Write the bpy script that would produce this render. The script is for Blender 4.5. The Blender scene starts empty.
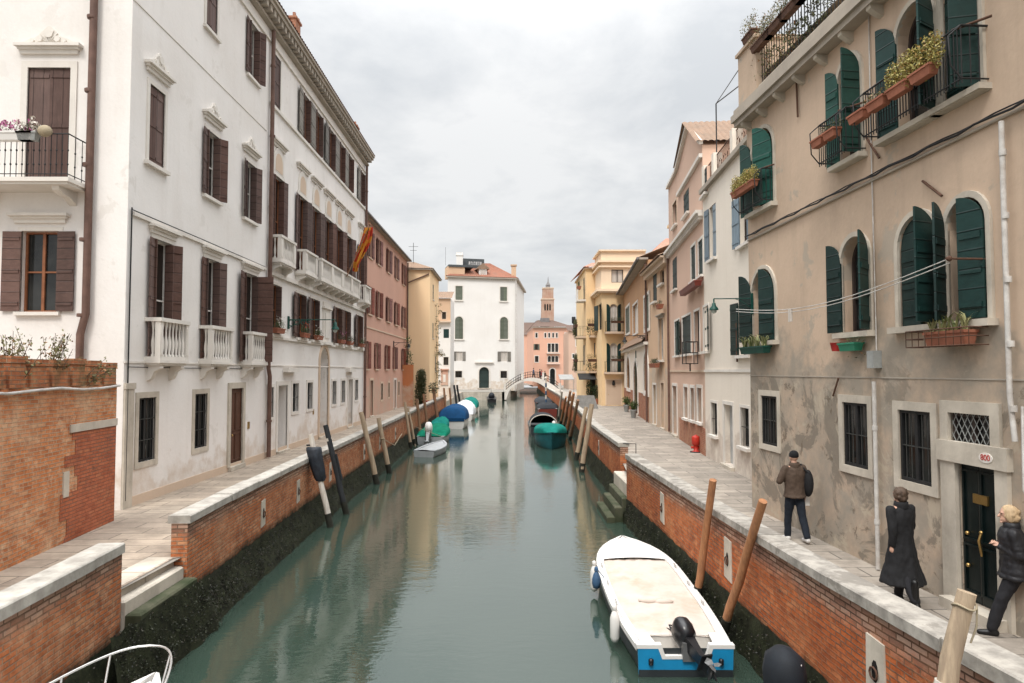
import bpy, math, random
from mathutils import Vector, Matrix
R=math.radians; PI=math.pi
rng=random.Random(7)
S=bpy.context.scene; COL=S.collection
# ------------------------------------------------------------------ camera
F_=683.; PITCH=math.atan(29.5/F_); YAW=3/F_; CZ=4.8
cam=bpy.data.cameras.new('camera'); co=bpy.data.objects.new('camera',cam); COL.objects.link(co)
cam.sensor_width=36; cam.lens=36*F_/1024; cam.clip_start=.1; cam.clip_end=3000
co.location=(0,0,CZ); co.rotation_euler=(PI/2+PITCH,0,-YAW); S.camera=co
def ray(px,py):
    a=(px-512)/F_; b=-(py-341.5)/F_; c,s=math.cos(PITCH),math.sin(PITCH)
    y=c-b*s; z=s+b*c; cy,sy=math.cos(YAW),math.sin(YAW)
    return (a*cy+y*sy, y*cy-a*sy, z)
def zp(px,py,z):
    r=ray(px,py); t=(z-CZ)/r[2]; return Vector((r[0]*t,r[1]*t,z))
def yp(px,py,Y):
    r=ray(px,py); t=Y/r[1]; return Vector((r[0]*t,Y,CZ+r[2]*t))
# ------------------------------------------------------------------ node materials
M={}
class NT:
    def __init__(s,name):
        s.m=bpy.data.materials.new(name); s.m.use_nodes=True; s.t=s.m.node_tree; s.n=s.t.nodes
        s.b=s.n['Principled BSDF']; M[name]=s.m
    def nd(s,ty,ins=None,**kw):
        n=s.n.new(ty)
        for k,v in kw.items(): setattr(n,k,v)
        for k,v in (ins or {}).items(): s.set(n.inputs[k],v)
        return n
    def set(s,sock,v):
        if isinstance(v,bpy.types.NodeSocket): s.t.links.new(v,sock)
        elif isinstance(v,(tuple,list)) and len(v)==3 and sock.type=='RGBA': sock.default_value=(*v,1)
        else: sock.default_value=v
    def uv(s): return s.nd('ShaderNodeTexCoord').outputs['UV']
    def pos(s): return s.nd('ShaderNodeNewGeometry').outputs['Position']
    def mapping(s,v,scale=(1,1,1),loc=(0,0,0)): return s.nd('ShaderNodeMapping',{'Vector':v,'Scale':scale,'Location':loc}).outputs[0]
    def noise(s,v,sc,det=4,rough=.55,dist=0): return s.nd('ShaderNodeTexNoise',{'Vector':v,'Scale':sc,'Detail':det,'Roughness':rough,'Distortion':dist}).outputs['Fac']
    def ramp(s,f,a,b,c0=(0,0,0),c1=(1,1,1)):
        n=s.nd('ShaderNodeValToRGB',{'Fac':f}); e=n.color_ramp.elements
        e[0].position=a; e[1].position=b; e[0].color=(*c0,1); e[1].color=(*c1,1); return n.outputs[0]
    def mr(s,f,a,b,c=0.,d=1.): return s.nd('ShaderNodeMapRange',{0:f,1:a,2:b,3:c,4:d}).outputs[0]
    def mix(s,f,a,b,mode='MIX'):
        n=s.nd('ShaderNodeMix',data_type='RGBA',blend_type=mode); s.set(n.inputs[0],f); s.set(n.inputs[6],a); s.set(n.inputs[7],b); return n.outputs[2]
    def math(s,op,a,b=0.,c=None):
        n=s.nd('ShaderNodeMath',operation=op); s.set(n.inputs[0],a); s.set(n.inputs[1],b)
        if c is not None: s.set(n.inputs[2],c)
        return n.outputs[0]
    def sep(s,v): return s.nd('ShaderNodeSeparateXYZ',{0:v}).outputs
    def out(s,col,rough=.8,bump=None,bs=.3,bd=.02,spec=.3,metal=0):
        s.set(s.b.inputs['Base Color'],col); s.set(s.b.inputs['Roughness'],rough); s.set(s.b.inputs['Metallic'],metal)
        s.set(s.b.inputs['Specular IOR Level'],spec)
        if bump is not None:
            n=s.nd('ShaderNodeBump',{'Height':bump,'Strength':bs,'Distance':bd}); s.t.links.new(n.outputs[0],s.b.inputs['Normal'])
        return s.m
def sc3(c,k): return tuple(min(1,x*k) for x in c)
def stucco(name,c,stain=None,amt=.35,damp=None,dampz=3.2,scale=1.,patch=None,pamt=.5,blotch=False):
    t=NT(name); p=t.pos(); st=stain or sc3(c,.62)
    big=t.noise(p,.35*scale,5,.6); strk=t.noise(t.mapping(p,(2.2,2.2,.18)),1.,5,.6); fine=t.noise(p,14,4,.6)
    col=t.mix(t.math('MULTIPLY',t.ramp(big,.38,.72),amt),c,st)
    col=t.mix(t.math('MULTIPLY',t.ramp(strk,.52,.78),amt*.8),col,st)
    col=t.mix(t.math('MULTIPLY',t.ramp(fine,.35,.7),.13),col,sc3(c,1.18))
    z=t.sep(p)[2]
    if patch:
        f=t.ramp(t.noise(p,1.1,6,.65,.4),pamt,pamt+.04); col=t.mix(t.math('MULTIPLY',f,.8),col,patch)
    if damp:
        h=t.math('ADD',z,t.math('MULTIPLY',t.noise(p,.9,5,.6),-3.4)); f=t.ramp(t.math('MULTIPLY',t.math('SUBTRACT',dampz-1.6,h),1.3),0.,.45)
        f2=t.math('MULTIPLY',f,t.ramp(t.noise(p,1.7,6,.65),.3,.6)); col=t.mix(t.math('MULTIPLY',f2,.85),col,damp)
    if blotch:      # peeled and stained plaster on the lower wall
        lo=t.mr(t.math('ADD',z,t.math('MULTIPLY',t.noise(p,.8,4,.6),2.)),5.3,6.3,1.,0.05)
        d1=t.ramp(t.noise(p,.75,8,.68,.8),.54,.575); d2=t.ramp(t.noise(t.mapping(p,(1,1,1),(9,3,5)),1.25,8,.7,.6),.56,.60); d3=t.ramp(t.noise(t.mapping(p,(1,1,1),(2,13,7)),2.4,8,.7,.5),.60,.64)
        col=t.mix(t.math('MULTIPLY',t.math('MULTIPLY',d2,lo),.75),col,(.47,.40,.31)); col=t.mix(t.math('MULTIPLY',t.math('MULTIPLY',d1,lo),.8),col,(.205,.175,.14)); col=t.mix(t.math('MULTIPLY',t.math('MULTIPLY',d3,lo),.7),col,(.14,.105,.075))
    bm=t.math('ADD',t.noise(p,5,5,.6),t.math('MULTIPLY',fine,.35))
    return t.out(col,.9,bm,.35,.02,.2)
def brick(name,dark,mid,lite,mortar,light=(.45,.36,.28),grey=(.22,.17,.14),lamt=.62,top=None,gamt=.5,low=None):
    """every brick gets its own tone between dark, mid and lite; light = bleached or plastered areas, grey = soot"""
    t=NT(name); uv=t.uv(); p=t.pos()
    w=t.nd('ShaderNodeVectorMath',{0:uv,1:t.nd('ShaderNodeVectorMath',{0:t.nd('ShaderNodeTexNoise',{'Vector':p,'Scale':2.6,'Detail':4}).outputs['Color'],1:(.034,.030,.034)},operation='MULTIPLY').outputs[0]},operation='ADD').outputs[0]
    b=t.nd('ShaderNodeTexBrick',{'Vector':w,'Color1':(0,0,0),'Color2':(1,1,1),'Mortar':(.5,.5,.5),'Scale':1.,'Mortar Size':.0115,'Mortar Smooth':.35,'Bias':0.,'Brick Width':.25,'Row Height':.074},offset=.5)
    r=t.sep(b.outputs['Color'])[0]; n0=t.nd('ShaderNodeValToRGB',{'Fac':r}); e=n0.color_ramp.elements
    dk=tuple(a*.55+b_*.45 for a,b_ in zip(dark,mid)); lt=tuple(a*.7+b_*.3 for a,b_ in zip(lite,mid)); e[0].position=0; e[0].color=(*dk,1); e[1].position=1; e[1].color=(*lt,1); k=e.new(.25); k.color=(*mid,1); k=e.new(.8); k.color=(*sc3(mid,1.12),1)
    n1=t.noise(p,.8,6,.65,.3); n2=t.noise(p,3.1,6,.7); n4=t.noise(p,1.3,7,.7); n5=t.noise(p,16,4,.7)
    mo=t.mix(t.ramp(n1,.4,.65),mortar,sc3(light,.8)); col=t.mix(t.math('MULTIPLY',t.ramp(n5,.35,.7),.35),n0.outputs[0],sc3(dark,.8)); col=t.mix(b.outputs['Fac'],col,mo)
    col=t.mix(t.math('MULTIPLY',t.ramp(n1,.48,.70),lamt),col,light)
    col=t.mix(t.math('MULTIPLY',t.ramp(n2,.54,.66),lamt*.8),col,sc3(light,1.12))
    col=t.mix(t.math('MULTIPLY',t.ramp(n4,.53,.66),gamt),col,grey)
    n8=t.noise(p,5.5,6,.75); col=t.mix(t.math('MULTIPLY',t.ramp(n8,.35,.5),1.),t.mix(.42,col,sc3(dark,.8)),col); col=t.mix(t.math('MULTIPLY',t.ramp(n8,.56,.66),.5),col,sc3(light,1.1))
    n6=t.noise(p,.55,7,.72,.5); col=t.mix(t.math('MULTIPLY',t.ramp(n6,.52,.64),.38),col,t.mix(r,sc3(dark,.9),mid)); n7=t.noise(t.mapping(p,(1,1,3)),2.2,7,.75); col=t.mix(t.math('MULTIPLY',t.ramp(n7,.60,.68),.7),col,sc3(mortar,.55))
    z=t.sep(p)[2]
    if top:
        f=t.mr(t.math('ADD',z,t.math('MULTIPLY',n2,.4)),top,top+.22); col=t.mix(t.math('MULTIPLY',f,.72),col,t.mix(b.outputs['Fac'],t.mix(r,(.20,.13,.10),(.40,.31,.25)),sc3(grey,.6)))
    if low:
        f=t.mr(t.math('ADD',z,t.math('MULTIPLY',n2,.4)),low+.2,low+.42); col=t.mix(f,(.022,.024,.016),col)
    h=t.math('ADD',t.math('MULTIPLY',b.outputs['Fac'],-1.3),t.math('ADD',t.math('MULTIPLY',r,.5),t.math('MULTIPLY',n5,.7)))
    return t.out(col,.93,h,.9,.02,.15)
def simple(name,c,rough=.6,var=.25,sc=3.,bump=.12,metal=0,spec=.35,dark=None,streak=(1,1,1)):
    t=NT(name); p=t.mapping(t.pos(),streak); n=t.noise(p,sc,6,.65)
    col=t.mix(t.ramp(n,.3,.72),sc3(c,1-var),sc3(c,1+var*.6))
    if dark: col=t.mix(t.ramp(t.noise(p,sc*.4,5,.7),.5,.72),col,dark)
    return t.out(col,rough,t.noise(p,sc*5,4,.6),bump,.01,spec,metal)
def planks(name,c,axis=1,period=.16,rough=.6,var=.3):
    t=NT(name); uv=t.uv(); p=t.pos(); x=t.sep(uv)[axis]
    f=t.math('FRACT',t.math('DIVIDE',x,period)); g=t.math('ABSOLUTE',t.math('SUBTRACT',f,.5)); gr=t.ramp(g,.44,.5)
    idn=t.nd('ShaderNodeTexWhiteNoise',{'W':t.math('FLOOR',t.math('DIVIDE',x,period))},noise_dimensions='1D').outputs['Value']
    n=t.noise(t.mapping(p,(3,3,8) if axis==1 else (9,9,1.2)),2.,6,.7)
    col=t.mix(t.ramp(n,.3,.75),sc3(c,1-var),sc3(c,1+var)); col=t.mix(t.math('MULTIPLY',idn,.35),col,sc3(c,1.5))
    col=t.mix(gr,col,sc3(c,.25))
    oi=t.nd('ShaderNodeObjectInfo').outputs['Random']; hs=t.nd('ShaderNodeHueSaturation',{'Color':col,'Value':t.mr(oi,0,1,.72,1.3),'Saturation':t.mr(t.math('FRACT',t.math('MULTIPLY',oi,7.3)),0,1,.75,1.1)}); col=hs.outputs[0]
    fd=t.ramp(t.noise(p,1.6,6,.7),.5,.75); col=t.mix(t.math('MULTIPLY',fd,.35),col,tuple(min(1,x*1.5+.03) for x in c))
    return t.out(col,rough,t.math('ADD',t.math('MULTIPLY',gr,-1.),t.math('MULTIPLY',n,.3)),.5,.015,.3)
def paving(name,c,c2,bw,bh,rot=False,mort=(.16,.14,.12)):
    t=NT(name); uv=t.uv(); p=t.pos()
    b=t.nd('ShaderNodeTexBrick',{'Vector':t.nd('ShaderNodeMapping',{'Vector':uv,'Rotation':(0,0,R(90) if rot else 0)}).outputs[0],'Color1':c,'Color2':c2,'Mortar':mort,'Scale':1.,'Mortar Size':.016,'Mortar Smooth':.4,'Brick Width':bw,'Row Height':bh},offset=.37)
    n=t.noise(p,1.4,6,.7); n2=t.noise(p,7,5,.7)
    col=t.mix(t.math('MULTIPLY',t.ramp(n,.42,.66),.65),b.outputs['Color'],sc3(c,.42)); col=t.mix(t.math('MULTIPLY',t.ramp(t.noise(t.mapping(p,(.5,2.2,1)),1.3,6,.7),.5,.68),.45),col,sc3(c,.5)); col=t.mix(t.math('MULTIPLY',t.ramp(n2,.5,.75),.35),col,sc3(c,1.3))
    return t.out(col,t.nd('ShaderNodeMapRange',{0:n2,3:.55,4:.95}).outputs[0],t.math('ADD',t.math('MULTIPLY',b.outputs['Fac'],-1.),t.math('MULTIPLY',n2,.4)),.4,.015,.3)
def foliage(name,c0,c1,c2=None):
    t=NT(name); r=t.nd('ShaderNodeNewGeometry').outputs['Random Per Island']
    col=t.ramp(r,0,1,c0,c1)
    if c2: col=t.mix(t.ramp(r,.8,.84),col,c2)
    t.set(t.b.inputs['Transmission Weight'],0.)
    return t.out(col,.55,None,spec=.35)
def rooftile(name,c,c2):
    t=NT(name); p=t.pos(); n=t.noise(p,5,4,.7); n2=t.noise(p,1.,6,.7)
    col=t.mix(t.ramp(n,.35,.7),c,c2); col=t.mix(t.math('MULTIPLY',t.ramp(n2,.5,.7),.5),col,(.16,.13,.10))
    return t.out(col,.9,n,.4,.03,.2)
stucco('white_stucco',(.79,.76,.73),(.60,.55,.50),.40,damp=(.60,.51,.43),dampz=2.2,patch=(.70,.665,.625),pamt=.60)
stucco('white_far',(.76,.74,.71),(.60,.56,.52),.3,damp=(.55,.45,.35),dampz=3.2)
stucco('white_right',(.78,.71,.62),(.62,.54,.45),.35,damp=(.5,.42,.36),dampz=2.8)
stucco('tan_stucco',(.56,.425,.318),(.36,.275,.205),.75,damp=(.30,.27,.225),dampz=5.4,patch=(.40,.345,.28),pamt=.60,blotch=True)
stucco('pink_stucco',(.58,.345,.265),(.45,.27,.21),.4,damp=(.5,.38,.30),dampz=4.)
stucco('pink_right',(.63,.44,.34),(.52,.36,.28),.4,damp=(.45,.36,.29),dampz=3.6)
stucco('peach_stucco',(.62,.43,.29),(.5,.35,.24),.4,damp=(.47,.40,.32),dampz=5.)
stucco('yellow_stucco',(.90,.66,.41),(.80,.60,.39),.3)
stucco('cream_stucco',(.82,.60,.35),(.55,.42,.28),.35)
stucco('cream_pale',(.80,.63,.46),(.58,.46,.34),.3)
stucco('orange_stucco',(.50,.295,.165),(.38,.24,.15),.45)
stucco('salmon_stucco',(.71,.41,.30),(.61,.39,.30),.35)
stucco('rust_stucco',(.55,.20,.08),(.42,.2,.11),.5,damp=(.55,.42,.32),dampz=3.4)
stucco('tower_brick',(.38,.225,.165),(.47,.36,.285),.85)
stucco('istrian_stone',(.56,.505,.425),(.30,.265,.22),.75,scale=4)
stucco('stone_white',(.72,.68,.625),(.5,.455,.41),.4,scale=3)
stucco('stone_buff',(.60,.47,.36),(.5,.38,.28),.3,scale=3)
stucco('cornice_stone',(.42,.37,.31),(.27,.235,.20),.6,scale=3)
stucco('mossy_stone',(.085,.085,.055),(.022,.034,.013),1.,scale=5)
stucco('coping_stone',(.43,.40,.355),(.17,.155,.138),1.,scale=12,patch=(.22,.20,.175),pamt=.54)
stucco('coping_clean',(.45,.425,.38),(.22,.20,.175),.9,scale=9)
brick('brick_right',(.20,.052,.026),(.49,.13,.042),(.62,.29,.14),(.17,.12,.09),light=(.56,.24,.11),grey=(.14,.09,.065),top=1.78,gamt=.33,low=.60)
brick('brick_left',(.21,.065,.034),(.50,.16,.06),(.64,.35,.19),(.25,.18,.13),light=(.56,.33,.20),grey=(.16,.11,.08),top=1.85,gamt=.33,low=.72)
brick('brick_garden',(.33,.095,.042),(.60,.23,.09),(.64,.42,.25),(.44,.32,.22),light=(.62,.43,.28),grey=(.30,.17,.10),lamt=.85,gamt=.35)
brick('brick_patch',(.28,.075,.04),(.46,.145,.07),(.52,.22,.11),(.24,.14,.10),light=(.42,.15,.09),grey=(.17,.08,.06),lamt=.3,gamt=.4)
brick('brick_merlon',(.24,.08,.045),(.46,.165,.07),(.55,.28,.14),(.26,.2,.14),light=(.42,.27,.15),grey=(.12,.115,.06),lamt=.3,gamt=.85)
brick('brick_plain',(.26,.09,.055),(.42,.16,.09),(.52,.3,.19),(.40,.32,.26),light=(.5,.3,.2),grey=(.25,.18,.14),gamt=.4)
paving('paving_right',(.40,.35,.295),(.26,.228,.195),1.3,.52,mort=(.09,.08,.07))
paving('paving_left',(.45,.37,.29),(.31,.255,.205),1.1,.5,mort=(.11,.09,.075))
simple('ground',(.25,.23,.2),.9,.3,.5)
planks('shutter_brown',(.105,.058,.046),1,.27); planks('shutter_brown_v',(.105,.058,.046),0,.25); planks('shutter_red',(.17,.05,.035),1,.25); planks('shutter_green',(.006,.028,.025),1,.27,.5)
planks('shutter_teal',(.009,.056,.043),1,.3,.5); planks('shutter_dark',(.016,.034,.030),1,.24); planks('shutter_blue',(.17,.225,.27),0,.18); planks('shutter_grey',(.17,.155,.135),1,.2)
planks('shutter_olive',(.10,.115,.085),1,.22); planks('wood_door',(.10,.045,.028),0,.2); planks('wood_green',(.004,.009,.009),0,.4,.35)
simple('grey_door',(.42,.43,.43),.6); simple('pale_panel',(.56,.53,.5),.7)
simple('wood_frame',(.26,.10,.045),.5,.3,6); simple('white_frame',(.66,.63,.59),.6); simple('dark_frame',(.05,.035,.03),.6)
simple('iron_bar',(.045,.045,.042),.6,.3,8); simple('iron',(.018,.018,.019),.6,.3,8); simple('pipe_brown',(.15,.085,.065),.6,.3,4); simple('pipe_white',(.58,.56,.53),.55,.25,5,dark=(.36,.31,.27))
simple('green_metal',(.006,.06,.045),.5); simple('rust',(.11,.055,.035),.8,.4,9); simple('brass',(.5,.33,.12),.35,.2,9,metal=.9)
simple('terracotta',(.33,.125,.075),.85,.25,6); simple('plastic_green',(.03,.22,.13),.5); simple('plastic_red',(.45,.035,.03),.5); simple('plastic_grey',(.30,.31,.3),.5)
simple('hydrant_red',(.50,.04,.025),.45,.2,5)
simple('pole_wood',(.42,.32,.22),.85,.35,3,.5,streak=(6,6,.6),dark=(.27,.20,.14)); simple('pole_red',(.40,.185,.085),.8,.3,3,.5,streak=(6,6,.6),dark=(.27,.13,.07)); simple('pole_brown',(.30,.17,.10),.85,.35,3,.5,streak=(6,6,.6),dark=(.15,.09,.06))
simple('pole_black',(.022,.024,.027),.8,.4,4,.4,streak=(5,5,.6)); simple('pole_white',(.60,.55,.49),.8,.25,4,.3,streak=(6,6,.6),dark=(.45,.38,.3)); simple('pole_foot',(.022,.022,.015),.9,.4,6,.6); simple('pole_blue',(.04,.09,.17),.6)
simple('boat_white',(.70,.68,.65),.4,.08,2,.05); simple('boat_deck',(.63,.60,.555),.55,.1,3,.08); simple('boat_cover',(.55,.475,.415),.85,.12,2.5,.2,dark=(.42,.335,.25)); simple('boat_blue',(.01,.22,.44),.35,.15,3,.05); simple('boat_dark',(.025,.03,.033),.4,.3,3)
simple('boat_grey',(.36,.38,.39),.5,.15,3); simple('tarp_green',(.002,.16,.095),.8,.35,3,.4,spec=.08); simple('tarp_teal',(.008,.17,.14),.8,.3,3,.4,spec=.08); simple('tarp_blue',(.010,.055,.14),.8,.3,2,.4,spec=.08); simple('tarp_white',(.60,.62,.64),.6,.12,2,.3); simple('teal_hull',(.01,.11,.13),.5); simple('red_hull',(.16,.03,.02),.5)
simple('motor_black',(.012,.012,.014),.28,.3,4,.03,spec=.5); simple('motor_grey',(.12,.12,.12),.4); simple('chrome',(.66,.65,.63),.25,.1,5,.02,metal=.7); simple('rope',(.35,.29,.2),.9)
simple('bag_dark',(.026,.032,.042),.6,.6,6,.5,dark=(.015,.018,.025)); simple('tarp_black',(.01,.013,.018),.75,.3,5,.2)
simple('coat_brown',(.085,.058,.042),.9,.25,20,.3); simple('coat_black',(.013,.013,.0145),.85,.3,20,.2); simple('puffer_black',(.018,.018,.021),.5,.3,9,.25); simple('denim_dark',(.013,.018,.028),.9,.3,15,.3); simple('trouser_black',(.014,.014,.017),.8,.3,15,.2); simple('beanie',(.012,.012,.014),.95,.3,30,.5)
simple('skin',(.55,.33,.24),.55,.1,10,.05); simple('hair_brown',(.10,.065,.045),.6,.5,22,.6,streak=(1,1,.15)); simple('hair_blonde',(.55,.40,.24),.55,.3,22,.6,streak=(1,1,.15)); simple('shoe_white',(.62,.6,.58),.6); simple('boot_black',(.01,.01,.01),.35); simple('paper',(.7,.68,.66),.8,.05)
simple('cloth_blue',(.06,.08,.14),.9); simple('cloth_red',(.25,.04,.04),.9); simple('eye_white',(.7,.7,.68),.3,.02); simple('lip',(.35,.12,.1),.5)
simple('flag_red',(.50,.05,.02),.8,.15,4); simple('flag_gold',(.62,.26,.03),.8,.2,9)
simple('algae',(.024,.027,.014),.75,.8,5,1.,dark=(.010,.010,.007),spec=.15); simple('lamp_glass',(.5,.55,.5),.2); simple('soil',(.05,.035,.025),.95)
simple('sign_text_red',(.42,.03,.025),.6,.05); simple('sign_dark',(.07,.08,.085),.7); simple('sign_pale',(.5,.5,.5),.7); simple('bark',(.12,.085,.06),.9)
simple('lead_grey',(.20,.19,.19),.7); simple('metal_flue',(.5,.49,.47),.5); simple('awning_grey',(.3,.3,.29),.8); simple('awning_dark',(.03,.03,.03),.8)
simple('curtain',(.55,.50,.45),.9,.3,3,.3,streak=(5,5,.2))
foliage('leaf_green',(.03,.055,.015),(.085,.12,.03)); foliage('leaf_yellow',(.22,.20,.05),(.50,.43,.14),(.36,.22,.07)); foliage('leaf_dull',(.10,.10,.04),(.22,.20,.09),(.25,.12,.05)); foliage('leaf_dark',(.012,.028,.012),(.045,.065,.022)); foliage('leaf_grass',(.12,.15,.05),(.34,.32,.16)); foliage('leaf_algae',(.008,.010,.004),(.028,.036,.012),(.045,.045,.028)); foliage('leaf_olive',(.04,.05,.02),(.10,.105,.045))
foliage('petal_pink',(.42,.10,.24),(.6,.25,.42)); foliage('petal_white',(.6,.55,.5),(.75,.7,.62)); foliage('petal_red',(.45,.04,.02),(.55,.16,.04)); foliage('leaf_mussel',(.006,.006,.006),(.03,.026,.02),(.07,.058,.045))
rooftile('roof_tile',(.33,.14,.09),(.22,.105,.075)); rooftile('roof_old',(.30,.20,.14),(.22,.155,.115)); rooftile('roof_brown',(.16,.10,.08),(.11,.085,.07)); rooftile('roof_pink',(.52,.27,.20),(.42,.2,.14))
t=NT('pane_dark'); t.out(t.ramp(t.noise(t.pos(),.9,3),.4,.6,(.012,.013,.013),(.035,.036,.034)),.08,spec=.5)
t=NT('pane_brown'); t.out((.022,.015,.012),.45,spec=.15)
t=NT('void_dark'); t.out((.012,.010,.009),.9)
t=NT('lettering'); t.out((.62,.62,.6),.6)
def water_mat():
    t=NT('water'); p=t.pos()
    n=t.noise(t.mapping(p,(.8,1.7,1)),1.9,3,.5,.4); n2=t.noise(t.mapping(p,(1.3,2.3,1)),4.2,3,.55,.3); n3=t.noise(p,.16,3,.5)
    amp=t.nd('ShaderNodeMapRange',{0:n3,1:.35,2:.65,3:.35,4:1.45}).outputs[0]
    h=t.math('MULTIPLY',t.math('ADD',t.math('MULTIPLY',n,1.),t.math('ADD',t.math('MULTIPLY',n2,.55),t.math('MULTIPLY',t.noise(t.mapping(p,(1.6,3.4,1)),7.5,2,.5),.10))),amp)
    col=t.mix(t.noise(p,.3,4),(.025,.045,.034),(.036,.057,.043))
    t.out(col,.012,h,.098,.05,.5); t.b.inputs['IOR'].default_value=2.15
water_mat()
# ------------------------------------------------------------------ mesh builder
ORG={}
def V(*a): return Vector(a)
class MB:
    def __init__(s): s.v=[]; s.f=[]; s.m=[]; s.s=[]
    def add(s,vs,fs,mi=0,sm=False):
        o=len(s.v); s.v+= [tuple(x) for x in vs]
        for f in fs: s.f.append([i+o for i in f]); s.m.append(mi); s.s.append(sm)
        return s
    def poly(s,pts,mi=0): return s.add(pts,[list(range(len(pts)))],mi)
    def hexa(s,c,mi=0): return s.add(c,[(0,3,2,1),(4,5,6,7),(0,1,5,4),(1,2,6,5),(2,3,7,6),(3,0,4,7)],mi)
    def box(s,x0,x1,y0,y1,z0,z1,mi=0): return s.hexa([(x0,y0,z0),(x1,y0,z0),(x1,y1,z0),(x0,y1,z0),(x0,y0,z1),(x1,y0,z1),(x1,y1,z1),(x0,y1,z1)],mi)
    def fbox(s,F,u0,u1,w0,w1,z0,z1,mi=0): return s.hexa([F.P(u0,w0,z0),F.P(u1,w0,z0),F.P(u1,w1,z0),F.P(u0,w1,z0),F.P(u0,w0,z1),F.P(u1,w0,z1),F.P(u1,w1,z1),F.P(u0,w1,z1)],mi)
    def fprism(s,F,pts,w0,w1,mi=0,sm=False):     # pts [(u,z)]
        n=len(pts); vs=[F.P(u,w0,z) for u,z in pts]+[F.P(u,w1,z) for u,z in pts]
        s.add(vs,[list(range(n)),list(range(n,2*n))],mi); return s.add(vs,[(i,(i+1)%n,n+(i+1)%n,n+i) for i in range(n)],mi,sm)
    def prism(s,a,off,mi=0):                     # a list of 3d points swept by off
        n=len(a); off=Vector(off); vs=[Vector(p) for p in a]; vs+=[p+off for p in vs]
        return s.add(vs,[list(range(n)),list(range(n,2*n))]+[(i,(i+1)%n,n+(i+1)%n,n+i) for i in range(n)],mi)
    def rings(s,rs,mi=0,cap=True,sm=True,closed=True):
        n=len(rs[0]); vs=[p for r in rs for p in r]; fs=[]
        for k in range(len(rs)-1):
            for i in range(n if closed else n-1): j=(i+1)%n; fs.append((k*n+i,k*n+j,(k+1)*n+j,(k+1)*n+i))
        s.add(vs,fs,mi,sm)
        if cap: s.add(rs[0],[list(range(n))],mi); s.add(rs[-1],[list(range(n))],mi)
        return s
    def tube(s,pts,r,n=8,mi=0,r1=None,sm=True):
        pts=[Vector(p) for p in pts]; rs=[]; up=None
        for i,p in enumerate(pts):
            d=(pts[min(i+1,len(pts)-1)]-pts[max(i-1,0)]).normalized()
            if up is None: up=Vector((0,0,1)) if abs(d.z)<.9 else Vector((1,0,0))
            a=d.cross(up).normalized(); b=a.cross(d); up=b
            k=i/max(1,len(pts)-1); q=r if r1 is None else r+(r1-r)*k
            rs.append([p+a*(q*math.cos(2*PI*j/n))+b*(q*math.sin(2*PI*j/n)) for j in range(n)])
        return s.rings(rs,mi,True,sm)
    def lathe(s,prof,c,n=12,mi=0,M3=None,sm=True):
        c=Vector(c); rs=[]
        for r,z in prof:
            rs.append([c+(M3@Vector((r*math.cos(2*PI*j/n),r*math.sin(2*PI*j/n),z)) if M3 else Vector((r*math.cos(2*PI*j/n),r*math.sin(2*PI*j/n),z))) for j in range(n)])
        return s.rings(rs,mi,True,sm)
    def ell(s,c,r,n=10,mi=0,M3=None):
        c=Vector(c); rs=[]
        for k in range(n+1):
            a=PI*k/n; q=max(.02,math.sin(a)); z=-math.cos(a)
            ring=[]
            for j in range(n+4):
                b=2*PI*j/(n+4); w=Vector((r[0]*q*math.cos(b),r[1]*q*math.sin(b),r[2]*z))
                ring.append(c+(M3@w if M3 else w))
            rs.append(ring)
        return s.rings(rs,mi)
    def caps(s,p0,p1,r0,r1,n=12,mi=0):
        p0=Vector(p0); p1=Vector(p1); d=(p1-p0); L=d.length; d.normalize()
        up=Vector((0,0,1)) if abs(d.z)<.9 else Vector((1,0,0)); a=d.cross(up).normalized(); b=a.cross(d); rs=[]
        st=[(-r0*math.cos(x),r0*math.sin(x)) for x in (.15,.6,1.1)]+[(0,r0),(L,r1)]+[(L+r1*math.cos(x),r1*math.sin(x)) for x in (1.1,.6,.15)]
        for t,q in st: rs.append([p0+d*t+a*(q*math.cos(2*PI*j/n))+b*(q*math.sin(2*PI*j/n)) for j in range(n)])
        return s.rings(rs,mi)
    def leaves(s,c,r,n,size,mi=0,rg=rng,up=0.,shell=.35,asp=.5):
        c=Vector(c)
        for _ in range(n):
            d=Vector((rg.gauss(0,1),rg.gauss(0,1),rg.gauss(0,1))).normalized()*(shell+(1-shell)*rg.random())
            p=c+Vector((d.x*r[0],d.y*r[1],d.z*r[2])); a=Vector((rg.gauss(0,1),rg.gauss(0,1),rg.gauss(0,1)+up)).normalized()
            b=a.cross(Vector((rg.gauss(0,1),rg.gauss(0,1),rg.gauss(0,1)))).normalized(); L=size*rg.uniform(.6,1.3)
            s.add([p-a*L*.5,p+b*L*asp*.5,p+a*L*.5,p-b*L*asp*.5],[(0,1,2,3)],mi)
        return s
    def blades(s,c,r,n,L,mi=0,rg=rng,wd=.018,droop=.5):
        c=Vector(c)
        for _ in range(n):
            p=c+Vector((rg.uniform(-r[0],r[0]),rg.uniform(-r[1],r[1]),0)); a=rg.uniform(0,2*PI); o=Vector((math.cos(a),math.sin(a),0)); q=L*rg.uniform(.5,1.1); t=Vector((-o.y,o.x,0))*wd
            m=p+o*q*.22+V(0,0,q*.6); e=p+o*q*(.35+droop*.4)+V(0,0,q*(1-droop*.5))
            s.add([p-t,p+t,m+t*.8,m-t*.8,e],[(0,1,2,3),(3,2,4)],mi)
        return s
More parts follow.
